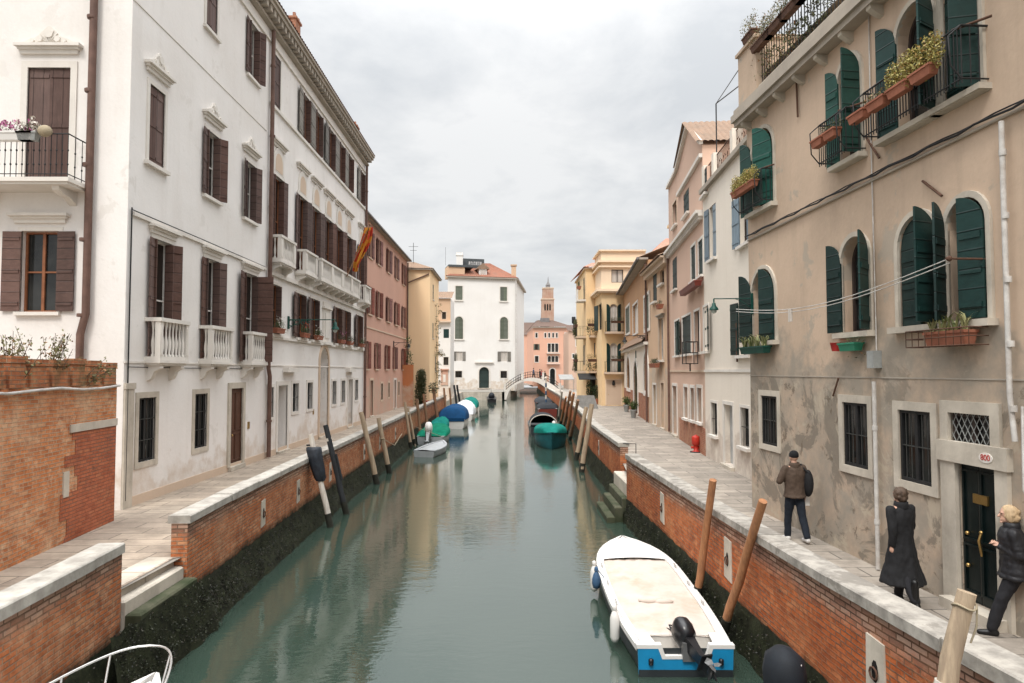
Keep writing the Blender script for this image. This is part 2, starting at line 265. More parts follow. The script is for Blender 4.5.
    def build(s,name,mats,parent=None,loc=None,smooth=None):
        if isinstance(mats,str): mats=[mats]
        if parent is not None: o3=ORG[parent]
        elif loc is not None: o3=Vector(loc)
        else:
            n=len(s.v); o3=Vector((sum(v[0] for v in s.v)/n,sum(v[1] for v in s.v)/n,min(v[2] for v in s.v)))
        me=bpy.data.meshes.new(name); me.from_pydata([(v[0]-o3.x,v[1]-o3.y,v[2]-o3.z) for v in s.v],[],s.f)
        for m in mats: me.materials.append(M[m])
        me.polygons.foreach_set('material_index',s.m); me.polygons.foreach_set('use_smooth',s.s)
        uvl=me.uv_layers.new(name='UVMap'); uv=[0.]*(2*len(me.loops)); sv=s.v
        for p in me.polygons:
            nx,ny,nz=p.normal
            if abs(nz)>.75:
                for li in p.loop_indices:
                    q=sv[me.loops[li].vertex_index]; uv[2*li]=q[0]; uv[2*li+1]=q[1]
            else:
                l=math.hypot(nx,ny); tx,ty=-ny/l,nx/l
                if ty<0 or (abs(ty)<1e-4 and tx<0): tx,ty=-tx,-ty
                for li in p.loop_indices:
                    q=sv[me.loops[li].vertex_index]; uv[2*li]=q[0]*tx+q[1]*ty; uv[2*li+1]=q[2]
        uvl.data.foreach_set('uv',uv)
        o=bpy.data.objects.new(name,me); COL.objects.link(o)
        if parent is not None: o.parent=parent
        else: o.location=o3
        ORG[o]=o3
        return o
def tag(o,label,cat,group=None):
    o['label']=label; o['category']=cat
    if group: o['group']=group
    return o
def struct(o,kind='structure'): o['kind']=kind; return o
def thing(name,label,cat,loc,group=None):
    o=bpy.data.objects.new(name,None); COL.objects.link(o); o.location=loc; o.empty_display_size=.2; ORG[o]=Vector(loc)
    return tag(o,label,cat,group)
def child_copy(o,parent,off):
    c=o.copy(); COL.objects.link(c); c.parent=parent; c.location=Vector(o.location)+Vector(off); ORG[c]=ORG[parent]; return c
def copy_thing(o,loc,rot=None,label=None):
    c=o.copy(); COL.objects.link(c); c.location=loc
    if rot is not None: c.rotation_euler=rot
    if label: c['label']=label
    for ch in o.children:
        d=ch.copy(); COL.objects.link(d); d.parent=c
        for g in ch.children: e=g.copy(); COL.objects.link(e); e.parent=d
    return c
# ------------------------------------------------------------------ facades
class Fac:
    def __init__(s,A,B,hint):
        s.O=Vector((A[0],A[1])); d=Vector((B[0]-A[0],B[1]-A[1])); s.L=d.length; s.d=d/s.L
        n=Vector((-s.d.y,s.d.x)); s.n=n if n.dot(Vector(hint))>0 else -n; s.op=[]
    def P(s,u,w,z): return Vector((s.O.x+s.d.x*u+s.n.x*w, s.O.y+s.d.y*u+s.n.y*w, z))
    def hit(s,px,py):
        r=ray(px,py); t=s.O.dot(s.n)/(r[0]*s.n.x+r[1]*s.n.y); q=Vector((r[0]*t,r[1]*t))-s.O
        return q.dot(s.d), CZ+r[2]*t
    def rect(s,x0,x1,yt,yb):
        ym=(yt+yb)/2; xm=(x0+x1)/2; u=sorted((s.hit(x0,ym)[0],s.hit(x1,ym)[0]))
        return u[0],u[1],s.hit(xm,yb)[1],s.hit(xm,yt)[1]
    def us(s,x0,x1,y): return sorted((s.hit(x0,y)[0],s.hit(x1,y)[0]))
def arcpts(u0,u1,z1,n=10):
    r=(u1-u0)/2; c=(u0+u1)/2; return [(c-r*math.cos(PI*i/n),z1-r+r*math.sin(PI*i/n)) for i in range(n+1)]
def wall(mb,F,u0,u1,z0,z1,mi=0,rmi=0,ops=None):
    ops=F.op if ops is None else ops
    ops=[o for o in ops if o[0]<u1 and o[1]>u0 and o[2]<z1 and o[3]>z0]
    us=sorted(set([u0,u1]+[x for o in ops for x in (o[0],o[1]) if u0<x<u1])); zs=sorted(set([z0,z1]+[x for o in ops for x in (o[2],o[3]) if z0<x<z1]))
    for i in range(len(us)-1):
        for j in range(len(zs)-1):
            cu=(us[i]+us[i+1])/2; cz=(zs[j]+zs[j+1])/2
            if any(o[0]<cu<o[1] and o[2]<cz<o[3] for o in ops): continue
            mb.poly([F.P(us[i],0,zs[j]),F.P(us[i+1],0,zs[j]),F.P(us[i+1],0,zs[j+1]),F.P(us[i],0,zs[j+1])],mi)
    for a,b,c,d,arch,dep in ops:
        top=d-(b-a)/2 if arch else d
        for u in (a,b): mb.poly([F.P(u,0,c),F.P(u,-dep,c),F.P(u,-dep,top),F.P(u,0,top)],rmi)
        mb.poly([F.P(a,0,c),F.P(b,0,c),F.P(b,-dep,c),F.P(a,-dep,c)],rmi)
        if not arch: mb.poly([F.P(a,0,d),F.P(b,0,d),F.P(b,-dep,d),F.P(a,-dep,d)],rmi)
        else:
            ap=arcpts(a,b,d); m=len(ap)//2
            for k in range(len(ap)-1): mb.poly([F.P(ap[k][0],0,ap[k][1]),F.P(ap[k+1][0],0,ap[k+1][1]),F.P(ap[k+1][0],-dep,ap[k+1][1]),F.P(ap[k][0],-dep,ap[k][1])],rmi)
            for k in range(m): mb.poly([F.P(a,0,d),F.P(ap[k][0],0,ap[k][1]),F.P(ap[k+1][0],0,ap[k+1][1])],mi)
            for k in range(m,len(ap)-1): mb.poly([F.P(b,0,d),F.P(ap[k][0],0,ap[k][1]),F.P(ap[k+1][0],0,ap[k+1][1])],mi)
def shell(mb,F,u0,u1,z0,z1,dep,mi=0,top=True,far=True,near=True):
    if near: mb.poly([F.P(u0,0,z0),F.P(u0,-dep,z0),F.P(u0,-dep,z1),F.P(u0,0,z1)],mi)
    if far: mb.poly([F.P(u1,0,z0),F.P(u1,-dep,z0),F.P(u1,-dep,z1),F.P(u1,0,z1)],mi)
    mb.poly([F.P(u0,-dep,z0),F.P(u1,-dep,z0),F.P(u1,-dep,z1),F.P(u0,-dep,z1)],mi)
    if top: mb.poly([F.P(u0,0,z1),F.P(u1,0,z1),F.P(u1,-dep,z1),F.P(u0,-dep,z1)],mi)
def tiles(mb,a,b,c,d,mi=0,period=.24,amp=.045,rows=1):
    """corrugated tile sheet: ribs run a->d, spaced along a->b"""
    a,b,c,d=map(Vector,(a,b,c,d)); L=max((b-a).length,(c-d).length); n=max(2,int(L/period))*4
    nn=(b-a).cross(d-a).normalized()
    if nn.z<0: nn=-nn
    p0=[];p1=[]
    for i in range(n+1):
        k=i/n; h=nn*(amp*abs(math.sin(PI*k*n/4))) if True else nn
        p0.append(a.lerp(b,k)+h); p1.append(d.lerp(c,k)+h)
    return mb.rings([p0,p1],mi,False,False,False)
def shutter(parent,F,hu,sgn,wd,z0,z1,ang,mat,arch=False,name='shutter',w0=.03,t=.03):
    """one leaf hinged at u=hu; sgn +1 when the opening lies towards +u; ang 0 shut, 180 flat on the wall"""
    ca,sa=math.cos(R(ang)),math.sin(R(ang)); mb=MB()
    def mp(x,y,z): return F.P(hu+sgn*(x*ca-y*sa),w0+x*sa+y*ca,z)
    if arch: prof=[(0,z0),(wd,z0)]+[(x*wd,z1-wd+math.sqrt(max(0,wd*wd-(wd-x*wd)**2))) for x in (1,.85,.7,.5,.3,.15,.05,0)]
    else: prof=[(0,z0),(wd,z0),(wd,z1),(0,z1)]
    n=len(prof); vs=[mp(x,0,z) for x,z in prof]+[mp(x,t,z) for x,z in prof]
    mb.add(vs,[list(range(n)),list(range(n,2*n))]+[(i,(i+1)%n,n+(i+1)%n,n+i) for i in range(n)])
    zt=z1-(wd if arch else 0)
    for zz in (z0+.18,(z0+zt)/2,zt-.18):
        for y0,y1 in ((-.018,0),(t,t+.018)):
            mb.hexa([mp(x,y,z) for z in (zz-.045,zz+.045) for x,y in ((.03,y0),(wd-.03,y0),(wd-.03,y1),(.03,y1))])
    return mb.build(name,mat,parent)
def ringsur(mb,F,u0,u1,z0,z1,arch,wd,w0,w1,bottom=False,mi=0):
    top=z1-(u1-u0)/2 if arch else z1
    mb.fbox(F,u0-wd,u0,w0,w1,z0,top,mi); mb.fbox(F,u1,u1+wd,w0,w1,z0,top,mi)
    if bottom: mb.fbox(F,u0-wd,u1+wd,w0,w1,z0-wd,z0,mi)
    if not arch: mb.fbox(F,u0-wd,u1+wd,w0,w1,z1,z1+wd,mi)
    else:
        ai=arcpts(u0,u1,z1,12); ao=arcpts(u0-wd,u1+wd,z1+wd,12)
        for k in range(12):
            q=[ai[k],ai[k+1],ao[k+1],ao[k]]; mb.hexa([F.P(q[i][0],w,q[i][1]) for w in (w0,w1) for i in range(4)],mi)
def window(P,F,u0,u1,z0,z1,arch=False,dep=.2,sur=None,sill=None,sh=None,shm='shutter_brown',inner='glass',frame='dark_frame',hood=None,grille=None,simple_far=False,pane='pane_dark',label=None,leaf=.5,fold=False,lowm=None):
    """an opening in facade F and everything that fills it; sh=(angle of low-u leaf, angle of high-u leaf), None for a missing leaf"""
    F.op.append((u0,u1,z0,z1,arch,dep)); e=.002; w=u1-u0; mb=MB(); top=z1-(w/2 if arch else 0)
    ft=.05 if not simple_far else .06
    # sash frame sits in the reveal
    a,b=-dep+.012,-dep+.06
    ringsur(mb,F,u0+ft+e,u1-ft-e,z0+ft,z1-ft-e,arch,ft,a,b,True)
    mb.fbox(F,(u0+u1)/2-.035,(u0+u1)/2+.035,a,b-.004,z0+ft,top)
    if inner=='glass' and not simple_far:
        zz=z0+(top-z0)*.5; mb.fbox(F,u0+ft,u1-ft,a,b-.012,zz-.02,zz+.02)
    o=mb.build('window','iron' if grille else frame,P)
    if label: o['label']=label
    pm=MB()
    if arch: pm.poly([F.P(u,-dep+.004,z) for u,z in [(u0,z0)]+arcpts(u0,u1,z1)+[(u1,z0)]])
    else: pm.poly([F.P(u0,-dep+.004,z0),F.P(u1,-dep+.004,z0),F.P(u1,-dep+.004,z1),F.P(u0,-dep+.004,z1)])
    pm.build('pane',pane,o)
    if sur:
        m=MB(); ringsur(m,F,u0,u1,z0,z1,arch,sur[1],-.03,sur[2],bottom=(sill is None)); m.build('surround',sur[0],o)
    if sill:
        m=MB(); m.fbox(F,u0-sill[2],u1+sill[2],-.02,sill[0],z0-sill[1],z0-.001); m.build('sill',sill[3] if len(sill)>3 else 'stone_white',o)
    if sh:
        for k,(hu,sg) in enumerate(((u0,1),(u1,-1))):
            if sh[k] is None: continue
            shutter(o,F,hu+sg*.008,sg,(w/2 if sh[k]<=5 or arch else w*leaf)-.012,z0+.02,z1-.02,sh[k]+rng.uniform(-4,4) if sh[k]>5 else sh[k],(lowm if lowm and k==0 else shm),arch,w0=(.05 if sh[k]>5 else -.05))
    if fold:
        for a,b in ((u0+.012,u0+.05),(u1-.05,u1-.012)): m=MB(); m.fbox(F,a,b,-dep+.065,.10,z0+.03,z1-.03); m.build('shutter',shm,o)
    if grille:
        m=MB(); nb=max(3,int(w/grille))
        for i in range(1,nb): u=u0+w*i/nb; m.tube([F.P(u,-.025,z0),F.P(u,-.025,z1)],.009,5)
        nz=max(2,int((z1-z0)/.42))
        for i in range(1,nz): z=z0+(z1-z0)*i/nz; m.fbox(F,u0,u1,-.037,-.013,z-.008,z+.008)
        m.build('grille','iron_bar',o)
    if hood:
        m=MB(); kind=hood[0]; zz=z1+hood[1]; c=(u0+u1)/2; hw=w/2+.28
        m.fbox(F,c-hw+.1,c+hw-.1,-.01,.07,zz-.16,zz-.06); m.fbox(F,c-hw+.05,c+hw-.05,-.01,.12,zz-.06,zz); m.fbox(F,c-hw,c+hw,-.01,.19,zz,zz+.07)
        if kind=='scroll':
            pts=[]; 
            for i in range(21):
                x=-1+i/10; h=.06+.36*math.exp(-(x*2.1)**2)+.05*max(0,math.cos(x*9)); pts.append((c+x*(hw-.15),zz+.072+h))
            m.fprism(F,[(c-hw+.15,zz+.072)]+pts+[(c+hw-.15,zz+.072)],.0,.08)
            for dx,dz,r in ((0,.27,.11),(-.22,.13,.075),(.22,.13,.075),(-.40,.09,.05),(.40,.09,.05)):
                m.fprism(F,[(c+dx+r*math.cos(x*PI/5),zz+.07+dz+r*math.sin(x*PI/5)) for x in range(10)],.08,.12,sm=True)
            for k in range(-3,4): m.fprism(F,[(c,zz+.1),(c+math.sin(k*.38)*.3+.012,zz+.1+math.cos(k*.38)*.34),(c+math.sin(k*.38)*.3-.02,zz+.1+math.cos(k*.38)*.33)],.08,.105)
        m.build('hood',hood[2] if len(hood)>2 else 'stone_white',o)
    return o
def door(P,F,u0,u1,z0,z1,mat,dep=.3,arch=False,sur=None,frame='stone_white',label=None,step=True,handle=True,panels=True):
    F.op.append((u0,u1,z0,z1,arch,dep)); m=MB(); w=u1-u0; e=.003
    if arch: m.fprism(F,[(u0+e,z0)]+arcpts(u0+e,u1-e,z1-e)+[(u1-e,z0)],-dep+.01,-dep+.05)
    else: m.fbox(F,u0+e,u1-e,-dep+.01,-dep+.05,z0+.01,z1-e)
    if panels:
        H=(z1-(w/2 if arch else 0))-z0
        for a,b in ((.08,.40),(.46,.94)):
            for k in (0,1):
                x0=u0+w*(.08+.46*k); x1=x0+w*.38; ringsur(m,F,x0,x1,z0+H*a,z0+H*b,False,.03,-dep+.05,-dep+.075,True)
    o=m.build('door',mat,P)
    if label: o['label']=label
    if sur: q=MB(); ringsur(q,F,u0,u1,z0,z1,arch,sur[1],-.03,sur[2]); q.build('door_frame',sur[0],o)
    if step: q=MB(); q.fbox(F,u0-.1,u1+.1,-dep,.14,z0-.14,z0-.002); q.build('doorstep','istrian_stone',o)
    if handle: q=MB(); q.ell(F.P(u0+w*.14,-dep+.11,z0+1.05),(.035,.035,.035),6); q.build('handle','brass',o)
    return o
def pipe(P,pts,r,mat,name='drainpipe',n=8,collars=None):
    m=MB(); m.tube(pts,r,n)
    a,b=Vector(pts[0]),Vector(pts[-1])
    if collars:
        L=abs(a.z-b.z); k=max(1,int(L/collars))
        for i in range(k): p=a.lerp(b,(i+.5)/k); m.lathe([(r*1.3,-.04),(r*1.35,0),(r*1.3,.04)],p,n)
    return m.build(name,mat,P)
BAL={}
def balcony(P,F,u0,u1,z,proj,h,mat='stone_white',nb=None,solid=0.,brackets=None):
    m=MB(); m.fbox(F,u0,u1,-.01,proj,z-.09,z); m.fbox(F,u0+.05,u1-.05,-.01,proj-.05,z-.15,z-.09)
    o=m.build('balcony',mat,P); pw=.15
    q=MB(); e=.004
    q.fbox(F,u0-.02,u1+.02,proj-.17,proj+.02,z+h-.1,z+h); q.fbox(F,u0-.02,u0+.15,-.01,proj-.17,z+h-.1,z+h); q.fbox(F,u1-.15,u1+.02,-.01,proj-.17,z+h-.1,z+h); q.build('handrail',mat,o)
    posts=[(u0+e,u0+pw),(u1-pw,u1-e)]
    if u1-u0>3: 
        k=int((u1-u0)/1.9)
        for i in range(1,k): c=u0+(u1-u0)*i/k; posts.append((c-.14-solid/2,c+.14+solid/2))
    if solid: posts[0]=(u0+e,u0+pw+solid*.6); posts[1]=(u1-pw-solid*.6,u1-e)
    for a,b in posts: q=MB(); q.fbox(F,a,b,proj-.15,proj-.01,z,z+h-.1); q.fbox(F,a+.03,b-.03,proj-.01,proj+.006,z+.12,z+h-.22); q.build('post',mat,o)
    q=MB(); q.fbox(F,u0+pw,u1-pw,proj-.14,proj-.02,z,z+.08); q.fbox(F,u0+.01,u0+.14,-.005,proj-.15,z,z+.08); q.fbox(F,u1-.14,u1-.01,-.005,proj-.15,z,z+.08); q.build('base_rail',mat,o)
    H=h-.18; prof=[(.05,0),(.05,.04),(.03,.08),(.052,H*.32),(.05,H*.42),(.026,H*.62),(.024,H*.75),(.045,H-.05),(.05,H)]
    ps=sorted(posts); spans=[(ps[i][1],ps[i+1][0]) for i in range(len(ps)-1)]; first=None
    spots=[]
    for a,b in spans:
        n=max(1,int((b-a)/.17))
        for i in range(n): spots.append(F.P(a+(b-a)*(i+.5)/n,proj-.08,z+.08))
    for u in (u0+.075,u1-.075): spots.append(F.P(u,proj*.45,z+.08))
    for p in spots:
        if first is None: q=MB(); q.lathe(prof,p,8); first=q.build('baluster',mat,o); fp=p
        else: child_copy(first,o,p-fp)
    nbk=brackets or 2
    for i in range(nbk):
        u=u0+.22+(u1-u0-.44)*i/max(1,nbk-1); q=MB()
        prof2=[(0,-.15),(proj-.08,-.15),(proj-.06,-.23),(proj-.2,-.3),(proj*.45,-.33),(.16,-.42),(.1,-.52),(0,-.56)]
        vs=[F.P(u-.09,w,z+zz) for w,zz in prof2]; q.prism(vs,F.P(u+.09,0,0)-F.P(u-.09,0,0)); q.build('bracket',mat,o)
    return o
def ironrail(parent,F,u0,u1,proj,z,h,name='railing',step=.11,mat='iron',fancy=False):
    m=MB()
    path=[F.P(u0,0,z+h),F.P(u0,proj,z+h),F.P(u1,proj,z+h),F.P(u1,0,z+h)]
    for a,b in zip(path[:-1],path[1:]): m.tube([a,b],.016,6); m.tube([a-V(0,0,h*.92),b-V(0,0,h*.92)],.012,6)
    L=[(u0,proj*(i/3)) for i in range(1,3)]+[(u0+(u1-u0)*i/max(1,int((u1-u0)/step)),proj) for i in range(max(1,int((u1-u0)/step))+1)]+[(u1,proj*(i/3)) for i in range(1,3)]
    for u,w in L:
        m.tube([F.P(u,w,z),F.P(u,w,z+h)],.009,5)
        if fancy:
            for k in (.3,.62): m.ell(F.P(u,w,z+h*k),(.022,.022,.03),5)
    return m.build(name,mat,parent)
def chimney(P,c,w,h,mat='brick_plain',cap='roof_tile',parent=None):
    m=MB(); x,y,z=c; m.box(x-w/2,x+w/2,y-w/2,y+w/2,z,z+h); m.box(x-w/2-.06,x+w/2+.06,y-w/2-.06,y+w/2+.06,z+h,z+h+.1)
    for sx in (-1,1):
        for sy in (-1,1): m.box(x+sx*w*.38-.06,x+sx*w*.38+.06,y+sy*w*.38-.06,y+sy*w*.38+.06,z+h+.1,z+h+.3)
    o=m.build('chimney',mat,parent or P)
    q=MB(); 
    for s in (-1,1): q.poly([(x-w*.75,y+s*w*.75,z+h+.3),(x+w*.75,y+s*w*.75,z+h+.3),(x+w*.75,y,z+h+.55),(x-w*.75,y,z+h+.55)])
    for s in (-1,1): q.poly([(x+s*w*.7,y-w*.75,z+h+.3),(x+s*w*.7,y+w*.75,z+h+.3),(x+s*w*.7,y,z+h+.55)])
    if parent is None: q.build('chimney_cap',cap,o)
    return o
def text(parent,s,size,origin,xdir,zdir,mat,name='lettering',ext=.003):
    cu=bpy.data.curves.new(name,'FONT'); cu.body=s; cu.size=size; cu.extrude=ext; cu.align_x='CENTER'; cu.align_y='CENTER'
    tmp=bpy.data.objects.new('tmp',cu); COL.objects.link(tmp); dg=bpy.context.evaluated_depsgraph_get(); me=bpy.data.meshes.new_from_object(tmp.evaluated_get(dg))
    bpy.data.objects.remove(tmp); x=Vector(xdir).normalized(); z=Vector(zdir).normalized(); n=x.cross(z)
    mb=MB(); mb.add([Vector(origin)+x*v.co.x+z*v.co.y+n*v.co.z for v in me.vertices],[list(p.vertices) for p in me.polygons])
    bpy.data.meshes.remove(me); return mb.build(name,mat,parent)
# ================================================================== SETTING
PZ=1.4
LW=[(-5.45,4),(-5.97,10.7)]; LW2=[(-5.9,12.7),(-6.05,15.5),(-6.2,21),(-6.38,37),(-6.75,60),(-7.05,77)]
RW=[(4.62,4),(4.22,8.3),(4.03,13),(3.76,22)]; RW2=[(4.1,25.3),(4.2,34.6),(4.95,50),(5.75,80),(6.2,112),(6.9,165)]
def sheet(name,pts,z,mat): m=MB(); m.poly([(x,y,z) for x,y in pts]); return struct(m.build(name,mat))
sheet('water',[(-30,-60),(30,-60),(30,200),(-30,200)],0,'water')
m=MB(); A=-.012
for pts in ([(-700,-300)]+[(-5.6,-300),(-5.6,4)]+[(x-.1,y) for x,y in LW[1:]+LW2]+[(-7.6,112),(-.75,112),(2.6,163),(2.6,1500),(-700,1500)],
            [(700,-300),(700,1500),(2.601,1500),(2.6,163)]+[(x+.1,y) for x,y in (RW2[::-1]+RW[::-1])]+[(4.7,-300)]):
    m.poly([(x,y,PZ+A) for x,y in pts])
struct(m.build('ground','ground'))
sheet('pavement',[(-5.6,-10),(-5.6,4),(-6.05,10.7),(-6.1,10.72),(-6.1,12.6)]+[(x-.1,y) for x,y in LW2]+[(-7.6,112),(-14,112),(-14,-10)],PZ,'paving_left')
sheet('pavement',[(4.75,-10),(4.72,4)]+[(x+.1,y) for x,y in RW[1:]+RW2[:-1]]+[(14,112),(14,-10)],PZ,'paving_right')
# quay faces behind the walls so the canal has sides all along
def strip(mb,pts,z0,z1,th,side,mi=0):
    """a wall of thickness th along a polyline; side is the direction away from the canal"""
    n=len(pts); P2=[]
    for i,p in enumerate(pts):
        a=Vector(pts[max(0,i-1)]); b=Vector(pts[min(n-1,i+1)]); d=(b-a).normalized(); nn=Vector((-d.y,d.x)); nn=nn if nn.x*side>0 else -nn
        P2.append((Vector(p),Vector(p)+nn*th))
    for (a0,a1),(b0,b1) in zip(P2[:-1],P2[1:]):
        mb.poly([(*a0,z0),(*b0,z0),(*b0,z1),(*a0,z1)],mi); mb.poly([(*a1,z0),(*b1,z0),(*b1,z1),(*a1,z1)],mi); mb.poly([(*a0,z1),(*b0,z1),(*b1,z1),(*a1,z1)],mi)
    for a0,a1 in (P2[0],P2[-1]): mb.poly([(*a0,z0),(*a1,z0),(*a1,z1),(*a0,z1)],mi)
    return mb
def along(pts,s):
    for a,b in zip(pts[:-1],pts[1:]):
        a=Vector(a); b=Vector(b); L=(b-a).length
        if s<=L: return a+(b-a)*(s/L), (b-a).normalized()
        s-=L
    return Vector(pts[-1]),(Vector(pts[-1])-Vector(pts[-2])).normalized()
def length(pts): return sum((Vector(b)-Vector(a)).length for a,b in zip(pts[:-1],pts[1:]))
def parapet(label,pts,side,bm,foot,copm='coping_stone',ztop=2.0,step=2.2,nleaf=200,th=.29,name='canal_wall',cap=True):
    c,_=along(pts,length(pts)/2); P=thing(name,label,'canal wall',(c.x,c.y,0))
    strip(MB(),pts,-1.2,ztop,th,side).build('brickwork',bm,P)
    if cap:
        L=length(pts); q=MB(); s=0
        while s<L-.05:
            e=min(L,s+step*rng.uniform(.8,1.15)); 
            if L-e<.5: e=L
            dz=rng.uniform(-.012,.012); g=.006
            p0,d0=along(pts,s+g); p1,d1=along(pts,e-g); nn=Vector((-d0.y,d0.x)); nn=nn if nn.x*side>0 else -nn; n1=Vector((-d1.y,d1.x)); n1=n1 if n1.x*side>0 else -n1
            j=rng.uniform(-.012,.012); a,b=-.055+j,th+.06+j; k=.018; z0,z1=ztop+.001,ztop+.15+dz
            prof=[(a,z0),(a,z1-k),(a+k,z1),(b-k,z1),(b,z1-k),(b,z0)]
            r0=[(*(p0+nn*x),z) for x,z in prof]; r1=[(*(p1+n1*x),z) for x,z in prof]; q.rings([r0,r1],0,True,False); s=e
        q.build('coping',copm,P)
    # weed-covered foot
    L=length(pts); n=int(L/.22); rs=[]; rg=random.Random(len(label))
    for i in range(n+1):
        p,d=along(pts,L*i/n); nn=Vector((-d.y,d.x)); nn=nn if nn.x*side<0 else -nn; row=[]
        for k,(o,z) in enumerate(((.012,.74),(.04,.58),(foot*.35,.42),(foot*.7,.22),(foot,.03),(foot+.1,-.3))):
            row.append((*(p+nn*(o+rg.uniform(-.03,.05)*(k>0))),z+rg.uniform(-.03,.03)))
        rs.append(row)
    MB().rings(rs,0,False,True,False).build('weed_foot','algae',P)
    q=MB()
    for i in range(nleaf):
        p,d=along(pts,L*rg.random()**2.); nn=Vector((-d.y,d.x)); nn=nn if nn.x*side<0 else -nn; k=rg.random(); o=foot*k+.03
        c=p+nn*o; q.leaves((c.x,c.y,.66-.60*k),(.12,.12,.08),7,.036,0 if rg.random()<.6 else 1,rg)
    o=q.build('weed_fringe',['leaf_algae','leaf_mussel'],P); struct(o,'stuff')
    return P
def mooring(P,pts,s,side,z0=1.0,z1=1.75,w=.34):
    p,d=along(pts,s); nn=Vector((-d.y,d.x)); nn=nn if nn.x*side<0 else -nn; q=MB(); p=Vector(p); zz=(z0+z1)/2
    def at(x,o,z): return (*(p+d*x+nn*o),z)
    h=w/2; q.hexa([at(-h,-.02,z0),at(h,-.02,z0+.04),at(h*.9,-.02,z1),at(-h*.9,-.02,z1-.03),at(-h,.022,z0),at(h,.022,z0+.04),at(h*.9,.022,z1),at(-h*.9,.022,z1-.03)])
    o=q.build('mooring_stone','istrian_stone',P); q=MB(); q.prism([at(.085*math.cos(t*PI/5)*.7,.0235,zz+.13*math.sin(t*PI/5)) for t in range(10)],nn.to_3d()*.003)
    q.build('hole','void_dark',o); q=MB(); q.tube([at(.07*math.cos(t*PI/4),.045,zz-.02+.07*math.sin(t*PI/4)) for t in range(9)],.012,6); q.build('ring','rust',o)
a=parapet('low brick canal wall in the near left corner beside the bow rail',[(-5.2,0),(-5.45,4),(-5.97,10.7)],-1,'brick_left',.2,'coping_clean',nleaf=500)
b=parapet('long brick canal wall with pale coping below the white palazzo, between the left steps and the moored boats',LW2,-1,'brick_left',.34,'coping_clean',nleaf=2600)
for s in (4.4,7.5,11.3,17.2,21.,26.): mooring(b,LW2,s,-1,.95,1.62,.3)
c=parapet('brick canal wall with weathered coping beside the walking people',[(4.9,0)]+RW,1,'brick_right',.13,nleaf=1500)
for s in (8.05,9.05+3.7,17.5): mooring(c,[(4.9,0)]+RW,s,1,.95,1.72,.36)
d=parapet('brick canal wall with a clean pale coping beyond the right landing steps',RW2,1,'brick_right',.2,'coping_clean',nleaf=500)
mooring(d,RW2,6.5,1,.9,1.6,.2)
# landing steps
P=thing('landing_steps','pale stone steps with a mossy ledge in the gap of the left canal wall','steps',(-5.9,11.6,0))
def blockstep(x0,x1,y0,y1,z0,z1,mat,name='step'):
    q=MB(); k=.03
    q.rings([[(x0,y0,z),(x1,y0,z),(x1,y1,z),(x0,y1,z)] if i<2 else [(x0+k,y0+k,z),(x1-k,y0+k,z),(x1-k,y1-k,z),(x0+k,y1-k,z)] for i,z in enumerate((z0,z1-k,z1))],0,True,False); return q.build(name,mat,P)
blockstep(-6.6,-6.13,10.74,11.7,.2,1.405,'istrian_stone'); blockstep(-6.6,-6.12,11.71,12.66,.2,1.41,'istrian_stone'); blockstep(-6.125,-5.93,10.74,12.64,.1,1.25,'istrian_stone'); blockstep(-5.925,-5.68,10.74,12.66,-.8,1.05,'mossy_stone','ledge')
q=MB(); q.rings([[(-5.68+.03*rng.random(),y,.98+rng.uniform(-.04,.04)) for y in [9.9+.2*i for i in range(17)]],[(-5.58+rng.uniform(-.04,.04),y,.5+rng.uniform(-.06,.06)) for y in [9.9+.2*i for i in range(17)]],[(-5.45+rng.uniform(-.05,.05),y,.05) for y in [9.9+.2*i for i in range(17)]],[(-5.35,y,-.4) for y in [9.9+.2*i for i in range(17)]]],0,False,True,False); o=q.build('weed_slope','algae',P); q=MB()
for i in range(420): k=rng.random(); q.leaves((-5.68+.26*k,rng.uniform(10,13.1),.98-.94*k),(.08,.1,.06),7,.036,0 if rng.random()<.8 else 1)
struct(q.build('weed_fringe',['leaf_algae','leaf_mussel'],P),'stuff')
P=thing('landing_steps','grey and green stone steps going down into the water on the right side','steps',(3.6,23.4,0))
blockstep(3.84,4.4,22.1,25.2,-.5,1.14,'istrian_stone'); blockstep(3.62,3.835,22.0,24.9,-.8,.74,'mossy_stone'); blockstep(3.37,3.615,21.9,24.6,-.8,.47,'mossy_stone'); blockstep(3.1,3.365,21.8,24.4,-.8,.19,'mossy_stone')
# small iron rail at the gap on the right
m=MB(); m.tube([(4.2,25.32,2.13),(4.66,25.2,2.13),(4.66,25.2,PZ)],.018,6); tag(m.build('handrail','iron'),'thin black iron handrail at the gap in the right canal wall','railing')
# ================================================================== WHITE PALAZZO (left)
BZ=1.4; F=Fac((-9.5,16.9),(-9.5,44.7),(1,0)); F2=Fac((-9.5,16.9),(-17,16.9),(0,-1))
P=thing('white_palazzo','long white four storey palazzo with brown shutters and stone balconies, at left','building',(-13,31,BZ)); PALAZZO=P
Y0=16.9; CA=[18.45,21.6,24.8]; br='shutter_brown'; ss=('stone_white',.13,.035)
